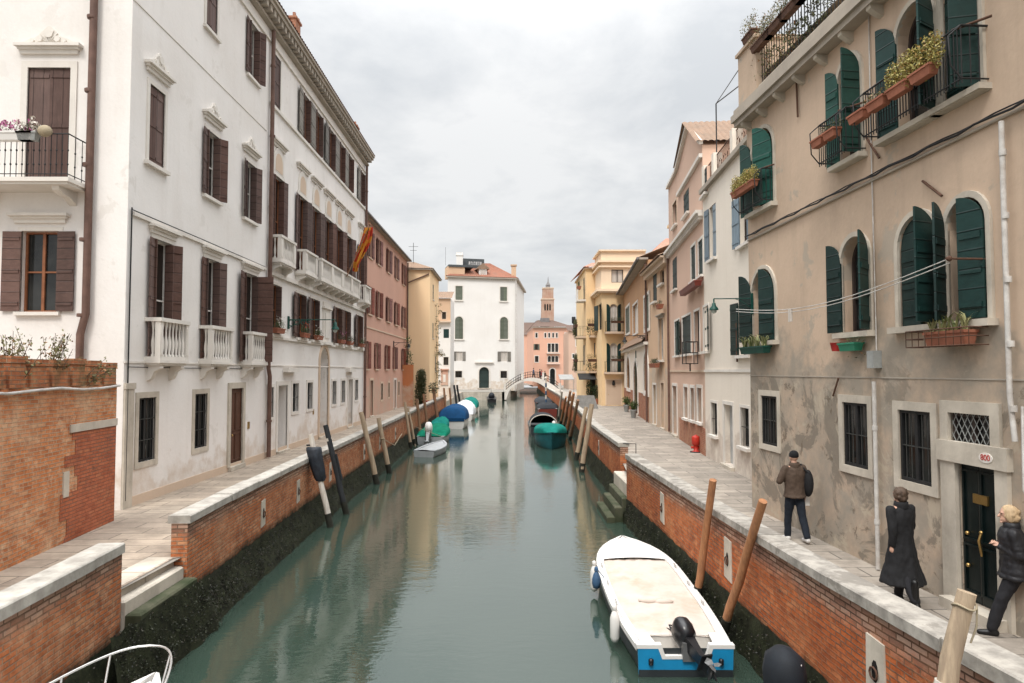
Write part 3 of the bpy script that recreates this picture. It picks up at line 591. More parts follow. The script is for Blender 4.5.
# ground floor
for y in (18.02,21.15): window(P,F,y-Y0-.42,y-Y0+.42,2.45,4.1,dep=.1,sur=('istrian_stone',.15,.03),grille=.14,inner='dark')
door(P,F,23.35-Y0,24.4-Y0,1.55,4.2,'wood_door',.07,sur=('istrian_stone',.2,.06))
window(P,F,26.9-Y0,27.6-Y0,2.95,4.15,sur=ss,grille=.14)
door(P,F,28.15-Y0,29.35-Y0,1.5,4.2,'grey_door',.55,sur=('stone_white',.18,.04),panels=False)
for y in (30.45,32.65,37.2,39.2,42.6): window(P,F,y-Y0-.42,y-Y0+.42,3.0,4.25,sur=ss,grille=.16)
door(P,F,34.3-Y0,35.9-Y0,1.5,6.0,'pale_panel',.5,True,sur=('stone_buff',.2,.06),panels=False)
door(P,F,40.4-Y0,41.5-Y0,1.5,4.3,'pale_panel',.4,sur=('stone_white',.16,.04),panels=False)
# upper floors: openings measured along the facade
FD=dict(fold=True,leaf=.34,pane='pane_brown',frame='white_frame',shm=br)
def UW(x0,x1,y,z0,z1,**k): u=F.us(x0,x1,y); return window(P,F,u[0],u[1],z0,z1,**k),u
for i,(x0,x1,y) in enumerate(((152,170,290),(204.5,217.5,285),(243.5,256,285))):
    k=dict(FD); k['leaf']=(.34,.34,.5)[i]
    w,u=UW(x0,x1,y,5.12,8.35,sur=('stone_white',.14,.04),sh=((172,150),(172,150),(168,95))[i],hood=('flat',.28),**k)
    c=(u[0]+u[1])/2; balcony(P,F,c-.8,c+.8,5.1,.42,1.1)
for x0,x1,y in ((269,279.5,300),(296.5,304.5,310),(310.7,318,315),(335,340.7,328),(344,349.4,332),(356.6,361.5,340)): UW(x0,x1,y,6.3,8.3,sur=('stone_white',.12,.03),sill=(.16,.12,.2),sh=(174,None),shm=br,lowm=br,fold=True,leaf=.62,pane='pane_brown',frame='wood_frame')
for i,(x0,x1,y) in enumerate(((148.5,164,125),(205.5,218,160),(244.5,254.5,185))):
    k=dict(FD)
    if i==0: k=dict(shm='shutter_brown_v')
    UW(x0,x1,y,10.3,12.4,sur=('stone_white',.12,.035),sill=(.12,.1,.2),sh=((1.5,-1.5),(172,140),(165,150))[i],hood=('scroll',.45),**k)
B2=[]
for x0,x1,y in ((272.5,282,215),(297.5,306,215),(311.8,319.3,225),(324.3,331.6,232),(335.5,341.8,240),(345.3,351,248),(358.3,363,262)):
    w,u=UW(x0,x1,y,9.22,12.75,sur=('stone_white',.14,.05),sh=(172,165),shm=br,lowm='shutter_brown',fold=True,leaf=.36,pane='pane_brown',frame='wood_frame',hood=('flat',1.35)); u=(u[0]+u[1])/2; B2.append(u)
    q=MB(); q.fprism(F,[(u-.62,12.9)]+[(a,b) for a,b in arcpts(u-.62,u+.62,13.95)]+[(u+.62,12.9)],.0,.05); q.build('arch_surround','stone_white',w)
    q=MB(); q.fprism(F,[(u-.42,12.95)]+arcpts(u-.42,u+.42,13.72)+[(u+.42,12.95)],.05,.06); q.build('tympanum','stone_buff',w)
for i in (0,1): balcony(P,F,B2[i]-.95,B2[i]+.95,9.2,.5,1.0,solid=.25,brackets=2)
balcony(P,F,B2[2]-.85,B2[5]+.9,9.2,.55,1.0,solid=.2,brackets=8); balcony(P,F,B2[6]-.85,B2[6]+.85,9.2,.5,1.0,solid=.2)
for i,(x0,x1,y) in enumerate(((206,217,15),(248.5,258,45))): UW(x0,x1,y,15.6,17.65,sur=('stone_white',.13,.03),sill=(.1,.1,.18),**(dict(sh=(1.5,-1.5),shm='shutter_brown_v') if i==0 else dict(sh=(174,140),**FD)))
for i,(x0,x1,y) in enumerate(((272.5,280.5,70),(302.5,309,120),(315,321.6,135),(328,334,150),(339,344,162),(348,352.6,174),(360,364,192))): UW(x0,x1,y,15.55,17.65,sur=('stone_white',.1,.02),sh=((1.5,-1.5) if i==0 else (175,None)),leaf=.8,shm=('shutter_brown_v' if i==0 else br),lowm=None if i==0 else 'shutter_grey',pane='pane_brown',frame='wood_frame',fold=i>0)  # grey low-u leaves: sky light on brown shutters put into their colour
# front face
u0,u1,z0,z1=F2.rect(27,70,68,183); window(P,F2,u0,u1,9.46,z1,sur=('stone_white',.16,.04),sh=(1.5,-1.5),shm='shutter_brown_v',hood=('scroll',.5))
u0,u1,z0,z1=F2.rect(21,58,231,312); window(P,F2,u0,u1,z0,z1,sur=('stone_white',.1,.02),sill=(.1,.09,.1),sh=(176,176),shm='shutter_brown',frame='wood_frame',hood=('flat',.35))
window(P,F2,1.2,2.2,15.6,17.6,sur=('stone_white',.14,.04),sill=(.12,.1,.2),sh=(1.5,-1.5),shm=br)
# iron balcony on the front face
bz=9.4; q=MB(); q.fbox(F2,.95,3.9,-.01,.85,bz-.1,bz); q.fbox(F2,1.0,3.85,-.01,.8,bz-.16,bz-.1); o=q.build('balcony','stone_white',P); ironrail(o,F2,1.0,3.85,.8,bz,1.05,step=.13,fancy=True)
for u in (1.35,3.4): q=MB(); vs=[F2.P(u-.09,w,bz+zz) for w,zz in ((0,-.16),(.7,-.16),(.68,-.26),(.5,-.34),(.25,-.36),(0,-.5))]; q.prism(vs,F2.P(u+.09,0,0)-F2.P(u-.09,0,0)); q.build('bracket','stone_white',o)
# walls
mb=MB(); L=F.L; wall(mb,F,0,L,BZ-.3,18.35); wall(mb,F2,0,F2.L,BZ-.3,18.35); shell(mb,F,0,L,BZ-.3,18.35,7.5,near=False); mb.build('wall','white_stucco',P)
q=MB(); q.fbox(F,.3,L,.0,.02,BZ,BZ+.24); q.build('plinth','stone_buff',P)
q=MB(); q.fbox(F,.01,.42,0,.05,BZ,4.35); q.fbox(F,.0,.46,0,.07,4.35,4.5); q.build('corner_stone','istrian_stone',P)
for z,a,b,w,h in ((8.72,.2,9.6,.07,.10),(8.62,10.0,L,.12,.16),(14.18,0,9.5,.02,.03),(15.36,9.8,L,.09,.13),(6.1,9.8,L,.10,.10),(5.0,0,L,.03,.05),(17.85,0,L,.08,.1)):
    q=MB(); q.fbox(F,a,b,-.01,w,z,z+h); q.build('string_course','stone_white',P)
q=MB(); q.fbox(F2,0,F2.L,-.01,.08,17.85,17.95); q.build('string_course','stone_white',P)
q=MB(); q.fbox(F,-.5,L+.1,-.3,.22,18.36,18.48); q.fbox(F,-.5,L+.1,-.3,.52,18.74,18.9); q.fbox(F,-.5,L+.1,-.3,.6,18.9,19.0); q.fbox(F,-.5,L+.1,-.3,.12,18.48,18.74)
q.fbox(F2,.0,F2.L,-.3,.5,18.74,18.9)
for i in range(int(L/.42)): u=.1+i*.42; q.fbox(F,u,u+.2,.12,.46,18.5,18.738)
q.build('cornice','cornice_stone',P)
q=MB(); tiles(q,F.P(-.5,.62,19.02),F.P(L+.1,.62,19.02),F.P(L+.1,-4.5,21.),F.P(-.5,-4.5,21.)); tiles(q,F.P(-.5,-9,19.02),F.P(L+.1,-9,19.02),F.P(L+.1,-4.5,21.),F.P(-.5,-4.5,21.)); q.poly([F.P(-.4,.6,19.01),F.P(-.4,-9,19.01),F.P(-.4,-4.5,21)]); RO=q.build('roof','roof_tile',P)
for u,w,hh in ((14.6,-.8,2.1),(27.2,-.8,1.6)): p=F.P(u,w,19.2); chimney(P,(p.x,p.y,19.1),.75,hh,'brick_plain',parent=RO)
pipe(P,[F.P(9.75,.14,18.3),F.P(9.75,.14,4.9),F.P(9.9,.14,4.6),F.P(9.9,.14,1.45)],.085,'pipe_brown',collars=2.6)
pipe(P,[F.P(L-.15,.13,18.3),F.P(L-.15,.13,1.45)],.08,'pipe_brown',collars=3)
x=F2.hit(93.5,150)[0]; pipe(P,[F2.P(x,.14,18.3),F2.P(x,.14,6.2),F2.P(x+.12,.14,5.7),F2.P(x+.12,.14,1.5)],.09,'pipe_brown',collars=1.7)
q=MB(); q.tube([F.P(.12,.04,8.9),F.P(.12,.04,1.6)],.018,6); q.tube([F.P(.12,.04,8.85),F.P(4,.03,8.86),F.P(9.6,.03,8.84)],.015,5); q.tube([F.P(.12,.04,4.9),F.P(5,.03,4.88),F.P(9.6,.03,4.9)],.012,5); q.build('cable','iron',P)
# aedicule niche between first floor windows
q=MB(); q.fbox(F,17.85,19.15,-.01,.06,6.3,8.35); q.fbox(F,17.75,19.25,-.01,.2,6.15,6.3); q.fbox(F,17.75,19.25,-.01,.16,8.0,8.12); q.fbox(F,18.1,18.9,.06,.1,6.5,7.8); q.build('niche','stone_white',P)
for u in (12.6,23.7): q=MB(); q.fbox(F,u-.75,u+.75,-.01,.25,4.75,4.95); q.build('hood_moulding','stone_white',P)
# doorbells, vents
for u in (8.05,16.3): q=MB(); q.fbox(F,u,u+.16,0,.03,2.7,2.95); q.build('bell_panel','brass',P)
# ================================================================== GARDEN WALL (left foreground)
G=Fac((-7.95,4.5),(-9.0,15.75),(1,0)); P=thing('garden_wall','tall old brick garden wall with toothed top in front of the white palazzo','wall',(-8.6,10.5,BZ))
q=MB(); q.fbox(G,0,G.L,-.35,0,BZ-.3,4.5); q.build('brickwork','brick_garden',P)
q=MB(); pt=[(G.L-.01,BZ),(G.L-.01,3.55),(G.L-1.9,3.55)]; z_=3.55; rq=random.Random(3); uu=G.L-1.85
while z_>BZ+.3: h_=.074*rq.randint(2,4); pt.append((uu,z_)); z_-=h_; pt.append((uu,z_)); uu=G.L-1.85+.125*rq.randint(-3,3)
pt.append((uu,BZ)); q.fprism(G,pt,0,.012); q.build('red_patch','brick_patch',P)
q=MB(); q.fbox(G,G.L-1.95,G.L,0.0,.035,3.56,3.72); q.fbox(G,G.L-2.15,G.L-1.96,0,.03,2.3,2.8); q.build('lintel','istrian_stone',P)
q=MB(); q.fbox(G,0,G.L,-.12,-.02,4.5,4.72); q.build('frieze','brick_merlon',P)
k=0; u=.05
while u<G.L-.3:
    w=rng.uniform(.44,.56); h=rng.uniform(4.98,5.08); 
    if not (G.L-1.75<u<G.L-.7 and False): q=MB(); q.fbox(G,u,min(u+w,G.L),-.13,.03,4.5,h-.12); q.fbox(G,u-.012,min(u+w+.012,G.L),-.14,.05,h-.12,h); q.build('merlon','brick_merlon',P)
    u+=w+rng.uniform(.14,.20)
pts=[G.P(G.L*i/14,.06,4.44+.03*math.sin(i*1.9)) for i in range(15)]; q=MB(); q.tube(pts,.03,6); q.build('cable','pipe_white',P)
# sparse shrubs growing behind the toothed wall
for n,(px,h,sp,lb) in enumerate(((26,1.15,.5,'thin twiggy shrub growing behind the toothed wall, next to the shuttered window'),(58,1.35,.6,'tallest leafy shrub growing behind the toothed garden wall'),(88,.8,.7,'low spreading shrub above the toothed wall near the brown drainpipe'))):
    uu,zz=G.hit(px,356); b=G.P(uu,-.22,4.3); P=thing('shrub',lb,'plant',b,'shrubs behind the garden wall'); q=MB(); l=MB()
    for i in range(16):
        a=rng.uniform(0,2*PI); e=b+V(math.cos(a)*sp*rng.random()*1.6,math.sin(a)*sp*rng.random(),h*rng.uniform(.6,1.05)); mid=b.lerp(e,.5)+V(rng.uniform(-.06,.06),0,.05); q.tube([b,mid,e],.009,5,0,.004)
        for k in range(5): l.leaves(b.lerp(e,rng.uniform(.5,1.)),(.10,.10,.09),5,.07)
    q.build('stem','bark',P); l.build('foliage','leaf_dull',P)
# ================================================================== PINK HOUSE (left)
F=Fac((-10.2,44.72),(-10.2,67.95),(1,0)); P=thing('pink_house','pink plastered house with red brown shutters next to the white palazzo','building',(-13.5,57,BZ))
rs='shutter_red'
for y in (49.0,52.6,56.9,60.8,65.6):
    u=y-44.72; window(P,F,u-.48,u+.48,4.95,6.95,sur=('pink_stucco',.08,.02),sill=(.1,.1,.1,'stone_buff'),sh=(174,165),shm=rs,simple_far=True)
for y in (49.9,53.2,57.5,61.6,65.7):
    u=y-44.72; window(P,F,u-.62,u+.62,8.95,11.0,sill=(.1,.1,.12,'stone_buff'),sh=(172,170),shm=rs,simple_far=True)
    window(P,F,u-.6,u+.6,13.1,15.1,sill=(.08,.08,.12,'stone_buff'),sh=(172,174),shm=rs,simple_far=True)
for u,w,a,b in ((2.6,.8,2.5,3.9),(10.2,.8,2.5,3.8),(13.4,.7,2.6,3.8),(18.6,.7,2.6,3.8)): window(P,F,u-w/2,u+w/2,a,b,sur=('stone_buff',.14,.03),grille=.2,simple_far=True)
door(P,F,5.5,6.6,1.5,4.1,'wood_door',.3,sur=('stone_buff',.18,.04)); door(P,F,16,17,1.5,4.0,'pale_panel',.3,sur=('stone_white',.18,.04),panels=False)
mb=MB(); wall(mb,F,0,F.L,BZ-.3,15.7); shell(mb,F,0,F.L,BZ-.3,15.7,7); mb.build('wall','pink_stucco',P)
q=MB(); q.fbox(F,0,F.L,-.01,.05,7.9,8.0); q.build('string_course','stone_buff',P); q=MB(); q.fbox(F,0,F.L,-.02,.35,15.7,15.82); q.build('eave','cornice_stone',P); q=MB(); q.tube([F.P(0,.42,15.78),F.P(F.L,.42,15.78)],.08,8); q.build('gutter','lead_grey',P)
q=MB(); tiles(q,F.P(0,.45,15.84),F.P(F.L,.45,15.84),F.P(F.L,-3.5,17.2),F.P(0,-3.5,17.2)); tiles(q,F.P(0,-7.2,15.84),F.P(F.L,-7.2,15.84),F.P(F.L,-3.5,17.2),F.P(0,-3.5,17.2)); q.build('roof','roof_old',P)
pipe(P,[F.P(F.L-.2,.12,15.6),F.P(F.L-.2,.12,1.5)],.07,'pipe_brown')
for u_ in (9.,15.5): p=F.P(u_,-2.2,16.4); chimney(P,(p.x,p.y,16.2),.6,.9)
# bare twiggy roof plants
b=F.P(4.5,-.9,16.2); P=thing('bare_shrub','bare leafless twigs of a roof plant above the pink house','plant',b); q=MB()
for i in range(26): e=b+V(rng.uniform(-.3,.3),rng.uniform(-3,4),rng.uniform(.6,1.9)); q.tube([b+V(0,(e.y-b.y)*.6,0),b.lerp(e,.6)+V(0,rng.uniform(-.2,.2),.1),e],.014,4,0,.006)
q.build('twigs','bark',P)
# ================================================================== YELLOW HOUSE (left)
F=Fac((-10.6,68),(-7.9,68),(0,-1)); Fb=Fac((-7.9,68),(-7.9,76.5),(1,0)); P=thing('yellow_house','tall plain yellow house with blank front past the pink house','building',(-10,72,BZ))
for u,z in ((2.5,12.2),(2.5,8.2),(5.2,4.8)): window(P,Fb,u,u+.9,z,z+1.6,sh=(1.5,-1.5),shm='shutter_green',simple_far=True,sill=(.1,.1,.1))
mb=MB(); wall(mb,F,-2,F.L,BZ-.3,14.9); wall(mb,Fb,0,Fb.L,BZ-.3,14.9); mb.poly([F.P(-2,0,1),F.P(-2,-8.5,1),F.P(-2,-8.5,14.9),F.P(-2,0,14.9)]); mb.poly([F.P(-2,-8.5,1),F.P(F.L,-8.5,1),F.P(F.L,-8.5,14.9),F.P(-2,-8.5,14.9)]); mb.poly([F.P(-2,0,14.9),F.P(F.L,0,14.9),F.P(F.L,-8.5,14.9),F.P(-2,-8.5,14.9)]); mb.build('wall','yellow_stucco',P)
q=MB(); q.fbox(F,-2,F.L+.3,-8.6,.3,14.9,15.0); q.build('eave','cornice_stone',P)
q=MB(); a,b,c,d=F.P(-2,.35,15.02),F.P(F.L+.35,.35,15.02),F.P(F.L+.35,-8.7,15.02),F.P(-2,-8.7,15.02); e=F.P(-2,-4,16.3); g=F.P(F.L-2.2,-4,16.3); tiles(q,a,b,g,e); tiles(q,b,c,g,g); tiles(q,c,d,e,g); q.build('roof','roof_old',P)
q=MB(); q.tube([F.P(.6,-3,15.5),F.P(.6,-3,18.2)],.025,4); q.tube([F.P(.1,-3,17.8),F.P(1.1,-3,17.8)],.018,4); q.tube([F.P(.25,-3,17.4),F.P(.95,-3,17.4)],.018,4); q.build('aerial','iron',P)
pipe(P,[F.P(.5,.1,13.6),F.P(F.L-.1,.1,14.5)],.06,'pipe_brown')
q=MB(); q.box(-10.4,-9.2,65.6,65.95,BZ-.2,5.4); o=tag(q.build('garden_wall','rust_stucco'),'short rust orange plastered wall in front of the yellow house','wall')
# evergreen screen and red tub
c=V(-8.55,66.4,BZ); P=thing('clipped_tree','dense dark green clipped tree in front of the yellow house','tree',c); q=MB(); q.tube([c,c+V(0,0,2)],.09,7,0,.06); q.build('trunk','bark',P); q=MB()
for i in range(15): q.leaves(c+V(0,0,.25+i*.22),(.62*(1-.25*(i/14)**3),.5,.3),230,.17,shell=.3)
if True: q.leaves(c+V(.1,0,2.6),(.5,.4,1.2),300,.16); q.build('crown','leaf_olive',P)
q=MB(); q.lathe([(.22,0),(.3,.5),(.33,.5),(.33,.55),(.27,.55),(.2,.1)],(-8.0,66,BZ),14); tag(q.build('plant_tub','plastic_red'),'round red tub beside the clipped tree at the canal edge','tub')
# hanging greenery on canal face of the yellow house
P=thing('climbing_plant','loose climbing plant hanging down the canal face of the yellow house','plant',(-7.75,73,3.4)); q=MB(); l=MB(); pts=[V(-7.8,73,3.4),V(-7.7,73.2,6),V(-7.8,72.8,9),V(-7.75,73,12)]; q.tube(pts,.03,6,0,.015)
for i in range(60): k=rng.random(); p=pts[min(2,int(k*3))].lerp(pts[min(2,int(k*3))+1],k*3%1); l.leaves(p+V(rng.uniform(0,.4),rng.uniform(-1,1.5),0),(.28,.35,.22),10,.16)
for i in range(14): l.leaves(V(-7.4,72.5,6.6)+V(rng.uniform(-.4,.5),rng.uniform(-.8,.8),rng.uniform(-.2,.2)),(.3,.3,.2),14,.15)
q.build('stem','bark',P); l.build('foliage','leaf_dull',P)
c=V(-10.0,66.4,6.1); P=thing('climbing_plant','dark green vine clinging to the corner of the pink and yellow houses','plant',c-V(0,0,1)); q=MB(); q.tube([c-V(0,0,1),c+V(.2,0,.6),c+V(.5,0,1.8)],.03,5); q.build('stem','bark',P); l=MB()
for i in range(34): l.leaves(c+V(rng.uniform(-.1,.6),rng.uniform(-.4,.4),rng.uniform(-1,2)),(.2,.2,.2),9,.15)
l.build('foliage','leaf_green',P)
# small house behind
F=Fac((-10.5,90),(-7.72,90),(0,-1)); P=thing('narrow_house','narrow pink and white house squeezed between the yellow house and the white block','building',(-9,94,BZ))
W=lambda *r,**k:(lambda q: window(P,F,*q,simple_far=True,**k))(F.rect(*r))
W(443.5,449,329,338,sh=(1.5,-1.5),shm='shutter_green'); W(443.5,448.5,357,365,sur=('stone_white',.1,.03)); W(442,446,312,319,sur=('stone_buff',.1,.03))
mb=MB(); wall(mb,F,0,F.L,BZ-.3,11.4,0); wall(mb,F,0,F.L,11.4,14.4,1); shell(mb,F,0,F.L,BZ-.3,14.4,6,0); mb.build('wall',['white_far','peach_stucco'],P)
q=MB(); q.fbox(F,0,F.L+.1,-.01,.5,11.2,11.35); q.build('ledge','stone_buff',P); q=MB(); tiles(q,F.P(-.1,.3,14.4),F.P(F.L+.2,.3,14.4),F.P(F.L+.2,-3,15.6),F.P(-.1,-3,15.6)); q.build('roof','roof_old',P)
u0,u1,z0,z1=F.rect(441,448,370,385); q=MB(); q.fbox(F,u0,u1,0,.12,z0,z1); q.fbox(F,u0-.1,u1+.1,0,.3,z1,z1+.15); o=q.build('shrine','pink_stucco',P); q=MB(); q.fbox(F,u0+.3,u1-.3,.12,.14,z0+.4,z1-.6); q.build('shrine_niche','stone_white',o)
# ================================================================== WHITE BLOCK at the end of the canal
F=Fac((-11.25,125),(1.15,128),(0,-1)); P=thing('white_block','square white three storey building with red hipped roof closing the canal','building',(-4,133,BZ))
W=lambda *r,**k:(lambda q: window(P,F,*q,simple_far=True,**k))(F.rect(*r))
for r in ((455.5,462.5,286,300),(500.2,507,287,301)): W(*r,sur=('stone_white',.18,.05),sill=(.2,.2,.2),sh=(1.5,-1.5),shm='shutter_olive')
for r in ((455,463,316.5,339),(500,508,317,339)): W(*r,arch=True,sur=('stone_white',.2,.06),sill=(.2,.2,.25),sh=(1.5,-1.5),shm='shutter_olive')
for r in ((456,462.5,351.5,361),(500.8,507.5,351.5,361.5)): W(*r,sh=(176,176),shm='shutter_grey',frame='white_frame',pane='curtain')
for r in ((455.2,462,371,377.5),(500.5,507,371,378)): W(*r,sur=('stone_white',.2,.05),grille=.3)
u0,u1,z0,z1=F.rect(479,489.2,367,388); door(P,F,u0,u1,z0,z1,'shutter_dark',.4,True,sur=('stone_white',.25,.1))
q=MB(); q.fbox(F,u0-.8,u1+.8,0,.35,z1+.75,z1+1.0); q.build('door_hood','stone_white',P)
Zt=22.1; mb=MB(); wall(mb,F,0,F.L,BZ-.3,Zt); A_=F.P(F.L,0,0); Bk=V(3.3,150,0); Cl=V(-11.6,148,0)
for a,b in ((A_,Bk),(Bk,Cl),(Cl,F.P(0,0,0))): mb.poly([(a.x,a.y,1),(b.x,b.y,1),(b.x,b.y,Zt),(a.x,a.y,Zt)])
mb.build('wall','white_far',P)
q=MB(); q.fbox(F,-.3,F.L+.35,-.02,.4,Zt-.1,Zt+.15)
for i in range(32): u=.1+i*.4; q.fbox(F,u,u+.18,0,.3,Zt-.38,Zt-.1)
q.prism([(A_.x,A_.y,Zt-.1),(Bk.x,Bk.y,Zt-.1),(Bk.x+.5,Bk.y,Zt-.1),(A_.x+.6,A_.y,Zt-.1)],(0,0,.25)); q.build('cornice','cornice_stone',P)
q=MB(); e=.45; a,b=F.P(-e,e,Zt+.16),F.P(F.L+e,e,Zt+.16); c=V(3.8,150.5,Zt+.16); d=V(-12,148.5,Zt+.16); r0,r1=V(-6.5,134.5,26.1),V(-3.8,134.8,26.1); r2,r3=V(-3.2,141,26.1),V(-6.5,141,26.1)
tiles(q,a,b,r1,r0,0,.4,.07); tiles(q,b,c,r2,r1,0,.4,.07); tiles(q,d,a,r0,r3,0,.4,.07); tiles(q,c,d,r3,r2,0,.4,.07); q.poly([r0,r1,r2,r3]); RF=q.build('roof','roof_tile',P)
u0,u1,z0,z1=F.rect(480,487.5,268.5,276); q=MB(); q.fbox(F,u0,u1,-5,-.7,z0+.3,z1); q.build('dormer','white_far',RF); q=MB(); u=(u0+u1)/2; q.fprism(F,[(u0-.5,z1),(u1+.5,z1),(u1+.4,z1+.25),(u,z1+1.15),(u0-.4,z1+.25)],-6,-.5); q.build('dormer_roof','roof_old',RF); q=MB(); q.fbox(F,u0+.2,u1-.2,-.7,-.66,z0+.5,z1-.2); q.build('dormer_window','curtain',RF)
u0,u1,z0,z1=F.rect(448,460,266,276); q=MB(); q.fbox(F,u0,u1+1,-4,-.6,Zt,z1); q.build('roof_room','peach_stucco',RF); u0,u1,z0,z1=F.rect(449,474,264.5,267); q=MB(); q.fbox(F,u0,u1,-5,-.4,z1-.4,z1); q.build('roof_terrace','sign_dark',RF)
p=F.P(F.hit(462.5,258)[0],-3.2,24); q=MB(); q.box(p.x-.6,p.x+.6,p.y-.5,p.y+.5,23.5,27.2); q.box(p.x-.7,p.x+.7,p.y-.6,p.y+.6,26.6,26.8); q.build('chimney','white_far',RF); q=MB(); q.box(p.x-2.7,p.x-2.66,p.y,p.y+.04,24.8,28.3); q.build('aerial','iron',RF)
p=F.P(F.hit(515,270)[0],-1,24); q=MB(); q.box(p.x-.45,p.x+.45,p.y-.4,p.y+.4,22.3,24.6); q.box(p.x-.6,p.x+.6,p.y-.55,p.y+.55,24.7,24.95); q.build('chimney','peach_stucco',RF)
u0,u1,z0,z1=F.rect(466.5,489,255.5,267); q=MB(); q.fbox(F,u0,u1,-4.6,-4.45,z0-.3,z1+.1); o=q.build('roof_board','sign_dark',RF)
# lettering on the board: too small in the photograph to read, pale strokes only
c=(u0+u1)/2; q=MB(); x=c-.9
for w in (.3,.3,.12,.3,.3,.3,.3):
    q.fbox(F,x,x+.09,-4.45,-4.43,z1-1.15,z1-.45); 
    if w>.2: q.fbox(F,x+.09,x+w-.02,-4.45,-4.43,z1-(.6 if rng.random()<.5 else 1.0),z1-(.45 if rng.random()<.9 else .7)); q.fbox(F,x+w-.09,x+w-.02,-4.45,-4.43,z1-1.15,z1-.6)
    x+=w+.1
q.build('board_strokes','sign_pale',P)
q=MB(); q.box(A_.x+.1,A_.x+.26,A_.y-.2,A_.y-.05,1.5,22); q.build('drainpipe','pipe_white',P)
# quay in front of it
m=MB(); m.prism([(-7.06,77.02,-1),(-7.6,112,-1),(-7.6,112,PZ-.02),(-7.06,77.02,PZ-.02)],(-.4,0,0)); m.prism([(-7.6,112.02,-1),(-.75,112.02,-1),(-.75,112.02,PZ-.02),(-7.6,112.02,PZ-.02)],(0,.4,0)); m.prism([(-.75,112.02,-1),(2.6,163,-1),(2.6,163,PZ-.02),(-.75,112.02,PZ-.02)],(-.4,0,0)); tag(m.build('quay_wall','istrian_stone'),'dark low quay wall along the foot of the white block at the canal end','quay wall')
# ================================================================== SALMON HOUSE beyond the bridge
F=Fac((5.75,163),(15.1,164),(0,-1)); P=thing('salmon_house','salmon pink house with pale windows beyond the footbridge','building',(10,170,BZ))
W=lambda *r,**k:(lambda q: window(P,F,*q,simple_far=True,**k))(F.rect(*r))
for a,b in ((535.5,537.5),(544.5,546.2),(548.4,550.1),(552.3,554),(556,557.6),(565,566.6)): W(a,b,333,337.5,sur=('stone_white',.15,.05))
for a,b in ((535,538),(565,567.5)): W(a,b,344,350,sh=(170,170),shm='shutter_olive'); W(a,b+.5,356,362,sur=('stone_white',.15,.05))
for a,b in ((547.8,550.8),(551.5,554.5),(555.2,558.2)): W(a,b,343.5,352,sur=('stone_white',.1,.05)); W(a,b,356,362,arch=True,sur=('stone_white',.12,.05))
u0,u1,z0,z1=F.rect(550,555,368.5,380); door(P,F,u0,u1,1.5,z1,'wood_green',.3,True,sur=('stone_white',.25,.06))
for y in (353,363.5): a=F.hit(546.5,y); b=F.hit(559.5,y); q=MB(); q.fbox(F,a[0],b[0],0,.8,a[1]-.15,a[1]); q.build('balcony','stone_white',P)
Zt=15.1; mb=MB(); wall(mb,F,0,F.L,BZ-.3,Zt); a=F.P(0,0,0); b=V(4.95,187,0); mb.poly([(a.x,a.y,1),(b.x,b.y,1),(b.x,b.y,Zt),(a.x,a.y,Zt)]); mb.poly([F.P(F.L,0,1),F.P(F.L,-22,1),F.P(F.L,-22,Zt),F.P(F.L,0,Zt)]); mb.build('wall','salmon_stucco',P)
q=MB(); q.fbox(F,-.3,F.L+.3,-.02,.5,Zt,Zt+.25); q.build('cornice','cornice_stone',P); q=MB(); tiles(q,F.P(-.4,.6,Zt+.27),F.P(F.L+.4,.6,Zt+.27),F.P(F.L-3,-9,17.6),F.P(2.5,-9,17.6),0,.4,.06); tiles(q,(4.6,188,Zt+.27),F.P(-.4,.6,Zt+.27),F.P(2.5,-9,17.6),F.P(2.5,-12,17.6),0,.4,.06); q.build('roof','roof_brown',P)
p=F.P(5.2,-6,16); q=MB(); q.box(p.x-2.4,p.x-.2,p.y,p.y+3,15.5,18.0); q.build('roof_room','lead_grey',P)
# brown roofs behind
P=thing('brown_roofed_house','low house with old brown tiled roof between the white block and the salmon house','building',(3,200,BZ)); q=MB(); q.box(-1,9.5,195,212,BZ-.2,15.3); q.build('wall','salmon_stucco',P); q=MB(); tiles(q,(-1.5,194.5,15.3),(10,194.5,15.3),(8,203,19.2),(1,203,19.2),0,.45,.07); tiles(q,(-1.5,213,15.3),(-1.5,194.5,15.3),(1,203,19.2),(1,205,19.2),0,.45,.07); q.build('roof','roof_brown',P)
# campanile
P=thing('bell_tower','tall brick bell tower with small pointed top rising behind the salmon house','tower',(17,300,BZ)); q=MB(); cx,cy=17.,303.
def sq(w,z,dx=0): return [(cx+dx-w,cy-w,z),(cx+dx+w,cy-w,z),(cx+dx+w,cy+w,z),(cx+dx-w,cy+w,z)]
q.rings([sq(3.0,1),sq(2.8,26),sq(2.7,36.3,.15)],0,True,False); q.build('shaft','tower_brick',P)
q=MB(); q.rings([sq(2.95,36.3,.15),sq(2.95,36.8,.15)],0,True,False); q.rings([sq(2.55,41.2,.3),sq(2.55,41.7,.3)],0,True,False); q.rings([sq(2.9,25.8),sq(2.9,26.2)],0,True,False); q.build('string_course','stone_buff',P)
q=MB(); q.rings([sq(2.45,36.8,.2),sq(2.35,41.2,.3)],0,True,False); q.build('belfry','tower_brick',P)
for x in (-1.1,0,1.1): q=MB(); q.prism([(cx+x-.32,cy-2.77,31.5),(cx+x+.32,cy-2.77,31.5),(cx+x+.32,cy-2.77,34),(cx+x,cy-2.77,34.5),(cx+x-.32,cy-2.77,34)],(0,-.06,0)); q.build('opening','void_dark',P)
q=MB(); q.rings([sq(1.0,41.7,.3),sq(.9,43,.35),sq(1.05,43,.35),sq(.25,44.6,.4),sq(.06,46.8,.45)],0,True,False); q.build('spire','lead_grey',P)
